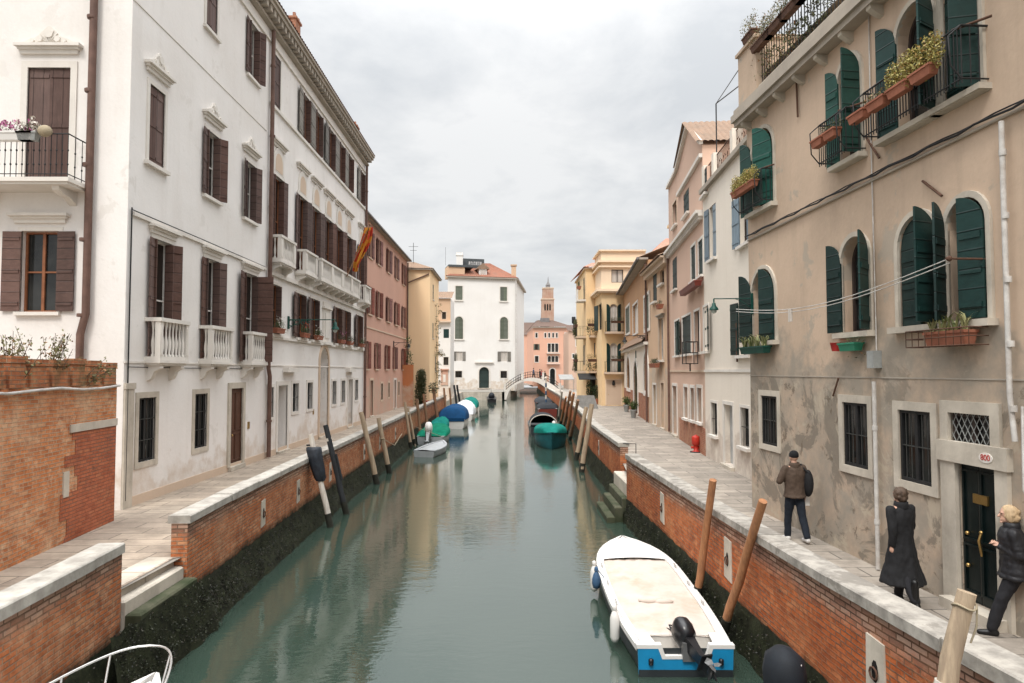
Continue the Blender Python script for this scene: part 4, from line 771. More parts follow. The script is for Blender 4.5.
# white narrow house at right of salmon one
F=Fac((11.0,126),(15.,126),(0,-1)); P=thing('tall_pale_house','narrow pale house between the salmon house and the cream tower house','building',(13,130,BZ))
W=lambda *r,**k:(lambda q: window(P,F,*q,simple_far=True,**k))(F.rect(*r))
for r in ((576,579.5,339,346),(576.5,580,351,358),(582,584,342,349),(572.5,574,354,358)): W(*r,sur=('stone_white',.15,.04),sh=(1.5,-1.5),shm='shutter_dark')
mb=MB(); wall(mb,F,0,F.L,BZ-.3,12.2); shell(mb,F,0,F.L,BZ-.3,12.2,12); mb.build('wall','pink_right',P); q=MB(); tiles(q,F.P(-.2,.4,12.2),F.P(F.L+.2,.4,12.2),F.P(F.L+.2,-5,13.6),F.P(-.2,-5,13.6),0,.4,.06); q.build('roof','roof_brown',P)
p=F.P(1.05,-1.,12.5); q=MB(); q.tube([p,p+V(0,0,1.2)],.1,6); q.lathe([(.2,0),(.34,.1),(.36,1.2),(.3,1.3)],p+V(0,0,1.1),10); q.build('chimney_pot','iron',P)
# ================================================================== TAN HOUSE (right foreground)
def WR(P,F,**d):
    def f(x0,x1,yt,yb,snap=None,**k):
        u0,u1,z0,z1=F.rect(x0,x1,yt,yb)
        if snap: z0,z1=snap
        kk=dict(d); kk.update(k); return window(P,F,u0,u1,z0,z1,**kk)
    return f
F=Fac((6.82,4.0),(6.09,17.23),(-1,0)); TF=F; P=thing('tan_house','weathered tan plaster house with dark green arched shutters, at right foreground','building',(10,10,BZ)); TAN=P
st=('istrian_stone',.09,.045); sg='shutter_green'; W=WR(P,F)
W(762,778,396,445,dep=.07,sur=('istrian_stone',.13,.03),grille=.13,inner='dark')
W(844,869,403,467,sur=('istrian_stone',.14,.03),grille=.13,inner='dark',dep=.07)
W(900,932.5,411,483,sur=('istrian_stone',.14,.03),grille=.13,inner='dark',dep=.07)
# transom window with diamond grille, door with stone jambs
u0,u1,z0,z1=F.rect(951,993,414,448); o=window(P,F,u0,u1,z0,z1,dep=.09,sur=('istrian_stone',.17,.05),inner='dark'); q=MB(); n=7
for i in range(-3,n+1):
    for s in (0,1):
        a=u0+(u1-u0)*i/n; du=(z1-z0)*.62; x0,x1=a,a+du
        if s: x0,x1=x1,x0
        t0,t1=0.,1.
        pts=[]
        for k in range(9):
            x=x0+(x1-x0)*k/8; z=z0+(z1-z0)*k/8
            if u0<x<u1: pts.append(F.P(x,-.02,z))
        if len(pts)>1: q.tube(pts,.006,5)
q.build('grille','plastic_grey',o)
u0,u1,_,z1=F.rect(960,1000,466,590); TZ=1.55; door(P,F,u0,u1,TZ,z1,'wood_green',.10,step=False,handle=False); du0,du1,dz=u0,u1,z1
q=MB(); q.fbox(F,u1,u1+.3,-.02,.06,BZ,z1); q.fbox(F,u0-.22,u0,-.02,.06,BZ,z1); q.fbox(F,u0-.26,u1+.34,-.02,.09,z1,z1+.30); q.build('door_surround','istrian_stone',P)
q=MB(); q.fbox(F,u0-.15,u1+.15,-.24,.24,BZ,TZ-.002); q.build('doorstep','istrian_stone',P)
D=[c for c in P.children if c.name.startswith('door') and 'wood_green' in [m.name for m in c.data.materials]][-1]
q=MB(); q.fbox(F,u0+(u1-u0)*.32,u0+(u1-u0)*.68,-.05,-.022,2.95,3.08); q.build('letter_plate','brass',D)
q=MB(); c=F.P(u0+(u1-u0)*.5,-.03,2.4); q.tube([c+V(0,0,.16),c+V(-.04,0,.05),c+V(0,0,-.16)],.018,6); q.ell(c+V(0,0,.16),(.03,.03,.03),6); q.build('handle','brass',D)
for z_ in (2.5,2.05): q=MB(); q.ell(F.P(u1-.12,-.02,z_),(.03,.03,.03),6); q.build('lock','brass',D)
# number plate
c=F.P(u0+.10,.092,z1+.14); q=MB(); q.fprism(F,[(u0+.10+.125*math.cos(t*PI/8),z1+.14+.07*math.sin(t*PI/8)) for t in range(16)],.09,.098); q.build('number_plate','stone_white',P)
text(P,'800',.115,F.P(u0+.10,.1,z1+.14),-F.d.to_3d(),(0,0,1),'sign_text_red','house_number')
# first floor (arched)
z45=(F.rect(844,870,236,331)[2:])
def arched(x0,x1,y,snap,sh,**k): u=F.us(x0,x1,y); return window(P,F,u[0],u[1],snap[0],snap[1],True,.24,sur=st,sill=(.16,.1,.14,'istrian_stone'),sh=sh,shm=k.pop('shm',sg),frame='dark_frame',**k)
uu,zz0=F.hit(857,332); uu,zz1=F.hit(857,236); r1=(zz0,zz1)
arched(843,870.5,290,r1,(132,172)); arched(752.8,776,300,r1,(8,177))
arched(900,939.5,270,r1,(112,1)); arched(948.5,989,260,r1,(16,55))
# second floor (arched)
uu,zz0=F.hit(851,160); uu,zz1=F.hit(851,56); r2=(zz0,zz1); sw=dict(shm='shutter_teal')
arched(840,862,110,r2,(98,172),**sw); arched(752.8,774.5,170,r2,(18,177),**sw); arched(898,936,60,r2,(118,172),shm=sg); arched(944,981,45,r2,(70,2),shm=sg)
TOPZ=F.hit(882,6)[1]
mb=MB(); wall(mb,F,0,F.L,BZ-.3,TOPZ); shell(mb,F,0,F.L,BZ-.3,TOPZ+.9,8); mb.build('wall','tan_stucco',P)
# cornice on corbels, terrace parapet
q=MB(); q.fbox(F,0,F.L+.15,-.3,.27,TOPZ,TOPZ+.12); q.fbox(F,0,F.L+.2,-.3,.34,TOPZ+.12,TOPZ+.3); q.fbox(F,0,F.L+.1,-.3,.30,TOPZ+.3,TOPZ+.42); q.build('cornice','cornice_stone',P)
u=F.L-.25
while u>4:
    q=MB(); vs=[F.P(u-.065,w,TOPZ+zz) for w,zz in ((0,0),(.24,0),(.23,-.06),(.16,-.11),(.08,-.16),(0,-.19))]; q.prism(vs,F.P(u+.065,0,0)-F.P(u-.065,0,0)); q.build('corbel','istrian_stone',P); u-=.92
zt=TOPZ+.42; q=MB(); q.fbox(F,0,F.L-.9,-.1,.16,zt,zt+.16); q.build('terrace_kerb','istrian_stone',P)
q=MB(); q.fbox(F,F.L-1.1,F.L,-1.6,.2,zt,zt+1.35); q.fbox(F,F.L-1.16,F.L+.05,-1.66,.26,zt+1.35,zt+1.43); q.build('terrace_pier','tan_stucco',P); q=MB(); q.fbox(F,6.1,6.9,-.2,.15,zt,zt+1.5); q.build('terrace_pier','tan_stucco',P)
q=MB(); a,b=6.9,F.L-1.1; n=int((b-a)/.13)
q.tube([F.P(a,.05,zt+1.12),F.P(b,.05,zt+1.12)],.02,6); q.tube([F.P(a,.05,zt+.24),F.P(b,.05,zt+.24)],.015,6)
for i in range(n+1): q.tube([F.P(a+(b-a)*i/n,.05,zt+.16),F.P(a+(b-a)*i/n,.05,zt+1.12)],.011,5)
q.build('terrace_railing','iron',P)
# cable run, drainpipes, plaster line
zc=F.hit(855,190)[1]; q=MB(); q.tube([F.P(.0,.03,zc),F.P(5,.03,zc+.03),F.P(F.L-.05,.03,zc-.02)],.026,6); q.build('cable_duct','cornice_stone',P)
q=MB(); q.tube([F.P(F.L*i/40,.085,zc+.075+.02*math.sin(i*2.1)) for i in range(41)],.018,5); q.tube([F.P(F.L*i/40,.06,zc+.11+.012*math.cos(i*1.7)) for i in range(41)],.012,5); q.build('cable','iron',P)
up=F.hit(1011,200)[0]; pipe(P,[F.P(up,.1,zc-.05),F.P(up,.1,F.hit(1018,395)[1]),F.P(up-.05,.09,3.9)],.034,'pipe_white',collars=.7); q=MB(); q.tube([F.P(up-.15,.06,4.35),F.P(up-.13,.06,3.3),F.P(up-.25,.06,3.1)],.02,5); q.build('cable','pipe_white',P)
ub=F.hit(880.5,450)[0]; pipe(P,[F.P(ub,.09,4.62),F.P(ub,.09,1.42)],.036,'pipe_white',collars=1.4); q=MB(); q.fbox(F,ub-.1,ub+.1,.0,.15,4.85,5.15); q.build('junction_box','plastic_grey',P); q=MB(); q.tube([F.P(ub,.03,5.15),F.P(ub+.02,.03,9),F.P(ub,.03,TOPZ+.3)],.012,5); q.build('cable','pipe_white',P)
q=MB(); q.fbox(F,0,F.L,-.005,.012,F.hit(900,378)[1]-.01,F.hit(900,378)[1]+.012); q.build('plaster_line','cornice_stone',P)
for x0,y0,x1,y1 in ((925,181,945,196),(798,80,800,117),(835,396,841,378),(868,137,882,158)):
    a=F.hit(x0,y0); b=F.hit(x1,y1); q=MB(); q.tube([F.P(a[0],.04,a[1]),F.P(b[0],.05,b[1])],.02,6); q.build('tie_bar','rust',P)
# iron window balconies on the second floor
def ironbal(x0,x1,y,proj=.36,h=.8,pP=P,pF=F,z=None):
    u=pF.us(x0,x1,y); z=z if z else r2[0]; q=MB(); q.fbox(pF,u[0],u[1],-.01,proj*.5,z-.09,z-.005); o=q.build('balcony','istrian_stone',pP)
    m=MB(); ironrail(o,pF,u[0]+.06,u[1]-.06,proj,z,h,step=.07); 
    for u_ in (u[0]+.06,u[1]-.06): m.tube([pF.P(u_,proj,z+h),pF.P(u_,proj+.18,z+h*.8),pF.P(u_,proj+.16,z+h*.3),pF.P(u_,proj,z+.05)],.012,5)
    m.build('scroll_bars','iron',o); m=MB(); m.tube([pF.P(u[0]-.15,.1,z+h+.03),pF.P(u[0]+.3,proj,z+h+.03)],.02,5); m.build('bracket','rust',o)
    return u,z
PLANTS=[]
def flowerbox(label,c,d,L,h=.15,w=.16,mat='terracotta',plant=None,group='window boxes on the tan house',name='flower_box',rim=True):
    """trough centred on c (base), running along d"""
    d=Vector((d[0],d[1],0)).normalized(); n=V(-d.y,d.x,0); c=Vector(c); P=thing(name,label,'flower box',c,group); q=MB()
    def rg(k,l,z): return [c+d*(-l)+n*(-k)+V(0,0,z),c+d*l+n*(-k)+V(0,0,z),c+d*l+n*k+V(0,0,z),c+d*(-l)+n*k+V(0,0,z)]
    q.rings([rg(w*.38,L/2-.03,0),rg(w*.5,L/2,h*.8),rg(w*.5+.015,L/2+.015,h*.8),rg(w*.5+.015,L/2+.015,h),rg(w*.5-.015,L/2-.015,h),rg(w*.45,L/2-.03,h-.03)],0,True,False); q.build('trough',mat,P)
    if plant:
        kind,leafm,n_,ht=plant; l=MB(); m2=None
        if kind=='bush':
            for i in range(max(3,int(L/.12))):
                p=c+d*(L*(i/max(1,int(L/.12)-1)-.5)*.95)+V(0,0,h+ht*.35); l.leaves(p+V(rng.uniform(-.04,.04),rng.uniform(-.04,.04),0),(.12,.14,ht*.6*rng.uniform(.7,1.2)),int(n_*1.7),.043)
        elif kind=='blade':
            for i in range(4): l.blades(c+d*(L*(i/3-.5)*.8)+V(0,0,h-.02),(.05,.05,0),n_,ht)
        elif kind=='trail':
            for i in range(max(3,int(L/.14))):
                p=c+d*(L*(i/max(1,int(L/.14)-1)-.5)*.95)+V(0,0,h); l.leaves(p,(.12,.14,.1),n_,.055); l.leaves(p-n*rng.choice((-1,1))*.1-V(0,0,.18*rng.random()),(.06,.06,.16),n_//2,.05)
        l.build('foliage',leafm,P)
    return P
g='window boxes on the tan house'
u,z=ironbal(882,992,75,.38)
def onrail(px,z,F=F,w=.6): return F.P(px,w,z)
def box_at(lb,x0,x1,y,plant,mat='terracotta',z=None,w=.58,F=F,h=.17,group=g,name='flower_box'):
    u=F.us(x0,x1,y); k=(1+w*0); return flowerbox(lb,F.P((u[0]+u[1])/2,w,z),F.d,u[1]-u[0]-.03,h,mat=mat,plant=plant,group=group,name=name)
# the balcony rail stands off the wall, so the boxes are spaced along it in metres
a0,a1=u; Lb=a1-a0; zb=r2[0]+.30
for k,(lb,pl) in enumerate((('terracotta trough full of yellow green succulents, nearest of four on the large iron balcony',('bush','leaf_yellow',330,.5)),('terracotta trough of yellow green succulents beside the middle green shutter',('bush','leaf_yellow',300,.46)),('terracotta trough with sparse trailing leaves on the large iron balcony',('bush','leaf_dull',30,.15)),('terracotta trough at the far end of the large iron balcony, empty',None))):
    L=Lb*.19; flowerbox(lb,F.P(a0+Lb*(.27+.225*k),.50,zb+.0*k),F.d,L,plant=pl,group=g)
u,z=ironbal(836,868,160,.36); Lb=u[1]-u[0]
for k,lb in enumerate(('terracotta trough on the middle upper window balcony, nearer one of two','terracotta trough on the middle upper window balcony, farther one of two')): flowerbox(lb,F.P(u[0]+Lb*(.3+.42*k),.48,z+.32),F.d,Lb*.36,plant=('bush','leaf_olive',26,.2) if k==0 else None,group=g)
u,z=ironbal(750,776,205,.3,z=r2[0]); Lb=u[1]-u[0]
flowerbox('old terracotta trough with bushy dull green plants on the corner balcony of the tan house',F.P(u[0]+Lb*.55,.42,z+.42),F.d,Lb*.9,plant=('bush','leaf_yellow',150,.4),group=g)
# first floor sill boxes
def basket(P_,F,u0,u1,z,w0=.06,w1=.34):
    q=MB()
    for zz in (z,z+.12,z+.24): q.tube([F.P(u0,w0,zz),F.P(u0,w1,zz),F.P(u1,w1,zz),F.P(u1,w0,zz)],.009,5)
    n=int((u1-u0)/.14)
    for i in range(n+1): x=u0+(u1-u0)*i/n; q.tube([F.P(x,w0,z),F.P(x,w1,z),F.P(x,w1,z+.24)],.007,5)
    return q.build('wire_basket','rust',P_)
u=F.us(927,993,338); zz=F.hit(960,346)[1]; T=flowerbox('long terracotta trough of spiky grass in a rusty wire basket under the double arched window',F.P(u[0]+(u[1]-u[0])*.42,.2,zz+.012),F.d,(u[1]-u[0])*.62,.2,.2,plant=('blade','leaf_grass',14,.38),group=g); basket(T,F,u[0],u[1],zz)
u=F.us(750,777,349); zz=F.hit(764,354)[1]; T=flowerbox('green metal window box of dry grass at the far corner of the tan house',F.P((u[0]+u[1])/2,.2,zz+.012),F.d,(u[1]-u[0])*.9,.17,.2,mat='green_metal',plant=('blade','leaf_grass',22,.4),group=g)
u=F.us(850,867,345); zz=F.hit(858,351)[1]; flowerbox('small green plastic window box hung under the shuttered arched window',F.P((u[0]+u[1])/2,.15,zz),F.d,u[1]-u[0],.15,.17,mat='plastic_green',plant=('trail','leaf_dull',5,.1),group=g)
u=F.us(838,849,345); q=MB(); q.lathe([(.07,0),(.1,.15),(.11,.16),(.09,.16),(.07,.05)],F.P((u[0]+u[1])/2,.15,zz+.01),12); tag(q.build('flower_pot','plastic_red'),'small red pot hung beside the green box under the arched window','flower pot')
# plants on the roof terrace
for k,(px,kind,lb) in enumerate(((756,'tall','tallest leafy plant at the far end of the roof terrace railing'),(768,'mid','small bushy plant beside the tall one on the roof terrace'),(785,'mid','reddish green plant in a trough at the middle of the roof terrace railing'),(803,'low','trailing plant hanging through the roof terrace railing'),(820,'low','dense climber on the roof terrace railing nearest the stone pier'))):
    u_=F.hit(px,60)[0]; L=1.0 if kind!='tall' else .6; u_=min(u_,F.L-1.5) if k else F.L-.8
    zb=zt+.98 if k else zt+1.43
    P_=flowerbox(lb,F.P(u_,.2,zb),F.d,L,.16,.2,mat='rust',plant=(('bush','leaf_dull',60,.55) if kind!='low' else ('bush','leaf_olive',50,.35)),group='plants along the roof terrace of the tan house',name='planter')
    if kind!='tall':
        l=MB()
        for i in range(44): l.leaves(F.P(u_+rng.uniform(-.6,.6),rng.uniform(-.1,.15),zt+rng.uniform(.25,1.)),(.14,.1,.16),7,.07)
        l.build('foliage','leaf_dull' if kind=='mid' else 'leaf_olive',P_)
# clothes line
rod=F.P(F.hit(988,259)[0],0,F.hit(988,259)[1]); q=MB(); q.tube([rod,rod+F.n.to_3d()*.6],.016,6); tip=rod+F.n.to_3d()*.55; far=F.P(F.L-.4,.5,F.hit(757,309)[1]); q.ell(tip,(.04,.04,.04),6)
for dz in (0,-.06):
    pts=[tip.lerp(far,i/16)+V(0,0,dz-.28*math.sin(PI*i/16)) for i in range(17)]; q.tube(pts,.008,5,2)
o=tag(q.build('clothes_line',['rust','rope','pipe_white']),'white double clothes line strung along the tan house below the arched windows','clothes line')
pg=tip.lerp(far,.62)+V(0,0,-.32); q=MB(); q.box(pg.x-.02,pg.x+.02,pg.y-.06,pg.y+.06,pg.z-.2,pg.z+.06); tag(q.build('peg_bag','curtain'),'small pale cloth hung on the clothes line by the arched window','cloth')
# ================================================================== WHITE HOUSE (right)
F=Fac((7.33,17.4),(7.86,27.4),(-1,0)); P=thing('white_house','small white house with blue grey shutters between the tan and the pink right houses','building',(11.5,22.5,BZ)); W=WR(P,F,sill=(.14,.1,.12))
W(709.5,716,205,259,sh=(1.5,176),shm='shutter_blue'); W(740,753,190,243,sh=(1.5,176),shm='shutter_blue')
W(739,751,300,355,sh=(1.5,176),shm='shutter_green'); 
for r in ((711.5,717.5,403,435),(741,749.5,408,447)): W(*r,grille=.14,sur=('stone_white',.1,.02))
u0,u1,_,z1=F.rect(724.5,733.5,405,468); door(P,F,u0,u1,1.52,z1,'grey_door',.25,sur=('stone_white',.13,.03),panels=False)
ZT=12.0; mb=MB(); wall(mb,F,-3,F.L,BZ-.3,ZT); shell(mb,F,-3,F.L,BZ-.3,ZT,7); mb.build('wall','white_right',P)
q=MB(); q.fbox(F,0,F.L+.02,-.02,.16,ZT-.05,ZT+.12); q.build('cornice','cornice_stone',P); q=MB(); q.fbox(F,-.5,F.L,-.01,.04,4.76,4.86); q.build('string_course','stone_white',P)
q=MB()
for u in (.3,3,5.6,8.2,9.8): q=MB(); q.fbox(F,u-.16,u+.16,-.3,.04,ZT+.12,ZT+1.05); q.build('terrace_post','white_right',P); q=MB(); 
for i in range(70): u=.3+9.5*i/69; q.tube([F.P(u,-.1,ZT+.12),F.P(u,-.1,ZT+.95)],.013,5)
q.tube([F.P(.3,-.1,ZT+.97),F.P(9.8,-.1,ZT+.97)],.022,6)
for i in range(16): c=F.P(.6+i*.58,-.1,ZT+.5); q.tube([c+V(0,.16*math.cos(t*PI/5),.16*math.sin(t*PI/5)) for t in range(11)],.01,5)
q.build('terrace_railing','rust',P)
q=MB(); a=F.P(8.5,-.2,ZT+.9); q.tube([a,a+V(0,0,2.2)],.025,6); b=F.P(3,-.2,ZT+3.0); q.tube([a+V(0,0,2.2),F.P(4,-.2,ZT+2.2)],.02,6); q.tube([a+V(0,0,2.2),V(6.15,17.4,12.9)],.014,5); q.build('awning_pole','iron',P)
q=MB(); q.tube([F.P(5.2,.05,6.4),F.P(5.2,.05,5.1)],.03,6); q.build('lamp_conduit','rust',P)
# green street lamps
def lamp(label,base,d,L,mat='green_metal',hang=.35,orn=False,size=1.):
    P=thing('wall_lamp',label,'street lamp',base,'bracket lamps on the house fronts'); d=Vector(d).normalized(); b=Vector(base); q=MB(); e=b+d*L
    q.tube([b,e],.022*size,6); q.tube([b-V(0,0,.35*size),b+d*L*.3-V(0,0,.05),b+d*L*.45],.015*size,6); q.box(b.x-.03,b.x+.03,b.y-.06,b.y+.06,b.z-.4,b.z+.15)
    if orn:
        for k in range(4):
            c=b+d*(L*(.06+.12*k))-V(0,0,.14-.02*k); r=.13-.02*k; q.tube([c+d*(r*math.cos(t*PI/5))+V(0,0,r*math.sin(t*PI/5)) for t in range(11)],.018,5)
    q.build('bracket',mat,P); q=MB(); q.lathe([(.02,0),(.02,-.1),(.07*size,-.12),(.075*size,-.26*size),(.16*size,-.36*size),(.17*size,-.42*size)],e,12); o=q.build('lamp_shade',mat,P); q=MB(); q.ell(e-V(0,0,.46*size),(.10*size,.10*size,.09*size),8); q.build('bulb','lamp_glass',P); return P
lamp('green bracket lamp hanging out from the corner of the tan house by the white house',(6.08,17.05,6.62),(-1,0.1,0),.92,size=.68)
lamp('ornate green scrolled lamp bracket on the white palazzo above its flower boxes',(-9.46,29.3,7.0),(1,0,0),2.0,orn=True)
lamp('dark bracket lamp on the left pink house',(-10.15,60.2,7.3),(1,0,0),1.3,mat='iron')
lamp('dark green long bracket lamp on the orange house over the right walk',(9.28,45.2,7.15),(-1,0,0),1.6,mat='iron',orn=True)
# ================================================================== PINK HOUSE (right)
F=Fac((7.87,27.42),(8.85,37.5),(-1,0)); P=thing('gabled_house','tall salmon pink house with attic gable and dark shutters on the right walk','building',(13,32.5,BZ)); W=WR(P,F,sill=(.14,.1,.1)); sd='shutter_dark'
W(672.5,677,258,290,sh=(1.5,-1.5),shm=sd); W(691.5,695.8,246,281,sur=('stone_white',.12,.03),sh=(1.5,-1.5),shm=sd); W(698.8,703.3,240,276,sur=('stone_white',.12,.03),sh=(1.5,-1.5),shm=sd)
W(673,677,202,226,sur=('stone_buff',.12,.03)); W(683.5,689,191,215,sh=(1.5,-1.5),shm=sd); W(702.5,707,169,195,sh=(1.5,-1.5),shm=sd)
r=F.rect(684,690,316,354); z01=r[2:]
W(671.5,676,0,1,snap=z01,sh=(172,1.5),shm=sd,sur=('stone_white',.1,.03)); W(679,687.5,0,1,snap=z01,sh=(1.5,-1.5),shm=sd,sur=('stone_white',.1,.03)); W(691,696,0,1,snap=z01,sur=('stone_white',.1,.03)); W(700,704.5,0,1,snap=z01,sh=(172,1.5),shm=sd,sur=('stone_white',.1,.03))
for r in ((684.5,688.3,387,418),(691,694.8,388,420),(698,702.3,388,422)): W(*r,sur=('stone_white',.14,.04),dep=.3)
u0,u1,_,z1=F.rect(673.3,677.3,386,433); door(P,F,u0,u1,1.5,z1,'shutter_green',.3,sur=('stone_white',.15,.04))
ZT=11.0; mb=MB(); wall(mb,F,-.02,F.L,BZ-.3,13.6); shell(mb,F,-.02,F.L,BZ-.3,13.6,7)
mb.fprism(F,[(0,13.6),(F.L,13.6),(F.L,14.9),(6.8,14.9),(3.2,15.9),(0,14.0)],-7,0); mb.build('wall','pink_right',P)
q=MB(); q.fbox(F,0,F.L+.1,-.02,.3,ZT+.2,ZT+.34); q.fbox(F,0,F.L+.1,-.02,.2,ZT+.1,ZT+.2)
for i in range(int(F.L/.3)): q.fbox(F,.1+i*.3,.1+i*.3+.14,0,.18,ZT-.02,ZT+.1)
q.build('cornice','stone_white',P); q=MB(); q.fbox(F,0,6.4,-.01,.14,13.5,13.66); q.fprism(F,[(-.1,14.0),(3.2,15.9),(6.8,14.9),(6.8,15.05),(3.2,16.08),(-.1,14.18)],-.01,.16); q.fbox(F,6.8,F.L+.1,-.01,.14,14.9,15.05); q.build('string_course','stone_white',P)
q=MB(); tiles(q,F.P(-.2,.3,14.1),F.P(-.2,-7.1,14.1),F.P(3.2,-7.1,16.1),F.P(3.2,.3,16.1)); tiles(q,F.P(6.9,.2,15.1),F.P(6.9,-7.1,15.1),F.P(3.2,-7.1,16.1),F.P(3.2,.3,16.1)); q.build('roof','roof_old',P)
q=MB(); q.fbox(F,0,F.L,-.01,.05,4.75,4.85); q.build('string_course','stone_buff',P)
q=MB(); zb=1.4; b=F.us(680,705.7,440); q.fbox(F,b[0]+.02,b[1],0,.025,BZ,F.hit(693,421)[1]-.1); q.build('brick_dado','brick_plain',P)
pipe(P,[F.P(F.L-.1,.1,11),F.P(F.L-.1,.1,1.5)],.06,'pipe_brown')
u,z=F.us(688,704.5,285),F.hit(696,284)[1]; flowerbox('dark red window box on the pink gabled house under its paired windows',F.P((u[0]+u[1])/2,.25,z-.3),F.d,u[1]-u[0],.22,.3,mat='red_hull',plant=('trail','leaf_dull',6,.1),group='window boxes farther along the right walk')
q=MB(); c=F.P(F.hit(701,350)[0],.45,F.hit(701,364)[1]); 
for zz in (0,.45,.9): q.box(c.x-.25,c.x+.25,c.y-.3,c.y+.3,c.z+zz,c.z+zz+.03)
for sx in (-.24,.24):
    for sy in (-.29,.29): q.box(c.x+sx-.015,c.x+sx+.015,c.y+sy-.015,c.y+sy+.015,c.z,c.z+.93)
q.tube([c,c-V(0,0,.3)],.03,6); tag(q.build('wall_rack','iron'),'dark iron rack hanging on the pink gabled house near the white house','rack')
# hydrant
c=V(7.83,28.75,BZ); P=thing('fire_hydrant','red fire hydrant standing against the brick dado of the pink house','hydrant',c); q=MB(); q.lathe([(.18,0),(.18,.05),(.10,.06),(.10,.28),(.13,.3),(.17,.33),(.17,.62),(.15,.67),(.07,.69),(.04,.73)],c,14); q.build('barrel','hydrant_red',P); q=MB()
for s in (-1,1): q.tube([c+V(s*.08,0,.2),c+V(s*.2,0,.2)],.05,10)
q.build('outlet','hydrant_red',P); q=MB(); q.lathe([(.25,-.005),(.25,.035),(.2,.04)],c,14); q.build('base','iron',P)
# ================================================================== PEACH NARROW HOUSE
F=Fac((8.86,37.55),(9.2,45),(-1,0)); P=thing('peach_house','narrow peach house with a dark eave between the pink gabled and the orange houses','building',(13,41,BZ)); W=WR(P,F,sill=(.2,.12,.1))
W(653,656.8,272,302,sh=(1.5,-1.5),shm=sd); W(659.3,664,318,360,sur=('stone_buff',.15,.06),hood=('flat',.15,'cornice_stone'),frame='white_frame'); W(660,664,270,284)
u0,u1,_,z1=F.rect(653.5,656.5,385,430); door(P,F,u0,u1,1.5,z1,'pale_panel',.3,sur=('stone_white',.14,.04),panels=False); u0,u1,_,z1=F.rect(661.5,664.5,383,432); door(P,F,u0,u1,1.5,z1,'wood_door',.3,sur=('stone_buff',.14,.04))
mb=MB(); wall(mb,F,0,F.L,BZ-.3,11.1); shell(mb,F,0,F.L,BZ-.3,11.1,7); mb.build('wall','peach_stucco',P)
q=MB(); q.fbox(F,-.0,F.L+.1,-.02,.5,11.1,11.2); q.fprism(F,[(0,10.8),(F.L,10.8),(F.L,11.1),(0,11.1)],0,.3); q.build('eave','stone_buff',P); q=MB(); tiles(q,F.P(0,.6,11.22),F.P(F.L,.6,11.22),F.P(F.L,-4,13),F.P(0,-4,13)); q.build('roof','roof_old',P)
q=MB(); p=F.P(.9,-.8,11.6); q.box(p.x-.5,p.x+.5,p.y-.5,p.y+.5,11.2,13.0); q.box(p.x-.6,p.x+.6,p.y-.6,p.y+.6,13,13.15); q.build('chimney','yellow_stucco',P); q=MB(); p=F.P(.2,-1.5,11.6); q.box(p.x-.7,p.x+.7,p.y-.5,p.y+.5,11.2,13.6); q.box(p.x-.85,p.x+.85,p.y-.65,p.y+.65,13.6,13.75); q.build('chimney','stone_buff',P)
q=MB(); q.tube([F.P(1.5,-1,12),F.P(1.5,-1,16.5)],.02,4); 
for zz in (15.6,16.1): q.tube([F.P(1.1,-1,zz),F.P(1.9,-1,zz)],.015,4)
q.build('aerial','iron',P)
for k,(x0,x1,y,z,lb) in enumerate(((667,672,305,8.35,'stone pot of dark flowers on a bracket at the corner of the peach house'),(655,664,372,5.0,'window box of faded flowers under the tall peach house window'))):
    u=F.us(min(x0,664),min(x1,666),y); flowerbox(lb,F.P(max(.4,(u[0]+u[1])/2),.3,z),F.d,.8 if k==0 else 2.2,.25,.3,mat='terracotta',plant=('bush','leaf_dark',30,.35),group='window boxes farther along the right walk')
# ================================================================== ORANGE HOUSE with pent roof
F=Fac((9.2,45.05),(11.2,66.6),(-1,0)); P=thing('orange_house','ochre orange house with a tiled pent roof over its white arched ground floor','building',(14.5,56,BZ)); W=WR(P,F,simple_far=True)
for r in ((626,630,307,333),(644.3,649.3,296,329)): W(*r,sur=('stone_white',.2,.05),sh=(1.5,-1.5),shm='shutter_olive')
W(633.2,638,304,333,sur=('stone_white',.15,.05),pane='stone_white',frame='white_frame')
W(627,630.2,356,388,arch=True,sur=('stone_white',.3,.06)); W(644.3,648.3,352,391,arch=True,sur=('stone_white',.35,.06))
u0,u1,_,z1=F.rect(634,638,361,404); door(P,F,u0,u1,1.5,z1,'wood_door',.3,True,sur=('stone_white',.3,.06))
mb=MB(); wall(mb,F,0,F.L,BZ-.3,3.2,2); wall(mb,F,0,F.L,3.2,6.7,1); wall(mb,F,0,F.L,6.7,12.2,0); shell(mb,F,0,F.L,BZ-.3,12.2,8); mb.build('wall',['orange_stucco','white_right','brick_plain'],P)
q=MB(); tiles(q,F.P(.1,.45,6.75),F.P(F.L,.45,6.75),F.P(F.L,.02,7.35),F.P(.1,.02,7.35),0,.26,.05); q.build('pent_roof','roof_old',P); q=MB(); q.fbox(F,0,F.L,-.01,.3,6.55,6.74); q.fbox(F,.05,5.2,.0,.03,3.2,3.3); q.build('fascia','stone_white',P)
q=MB(); q.fbox(F,-.1,F.L,-.02,.55,12.2,12.34); q.build('eave','cornice_stone',P); q=MB(); q.tube([F.P(0,.65,12.3),F.P(F.L,.65,12.3)],.09,8); q.build('gutter','lead_grey',P); q=MB(); tiles(q,F.P(0,.6,12.36),F.P(F.L,.6,12.36),F.P(F.L,-4,14.2),F.P(0,-4,14.2)); q.build('roof','roof_old',P)
pipe(P,[F.P(.15,.12,12),F.P(.15,.12,1.45)],.07,'pipe_brown',collars=3); q=MB(); q.tube([F.P(8.5,.04,6.4),F.P(8.5,.04,1.5)],.04,6); q.build('drainpipe','green_metal',P)
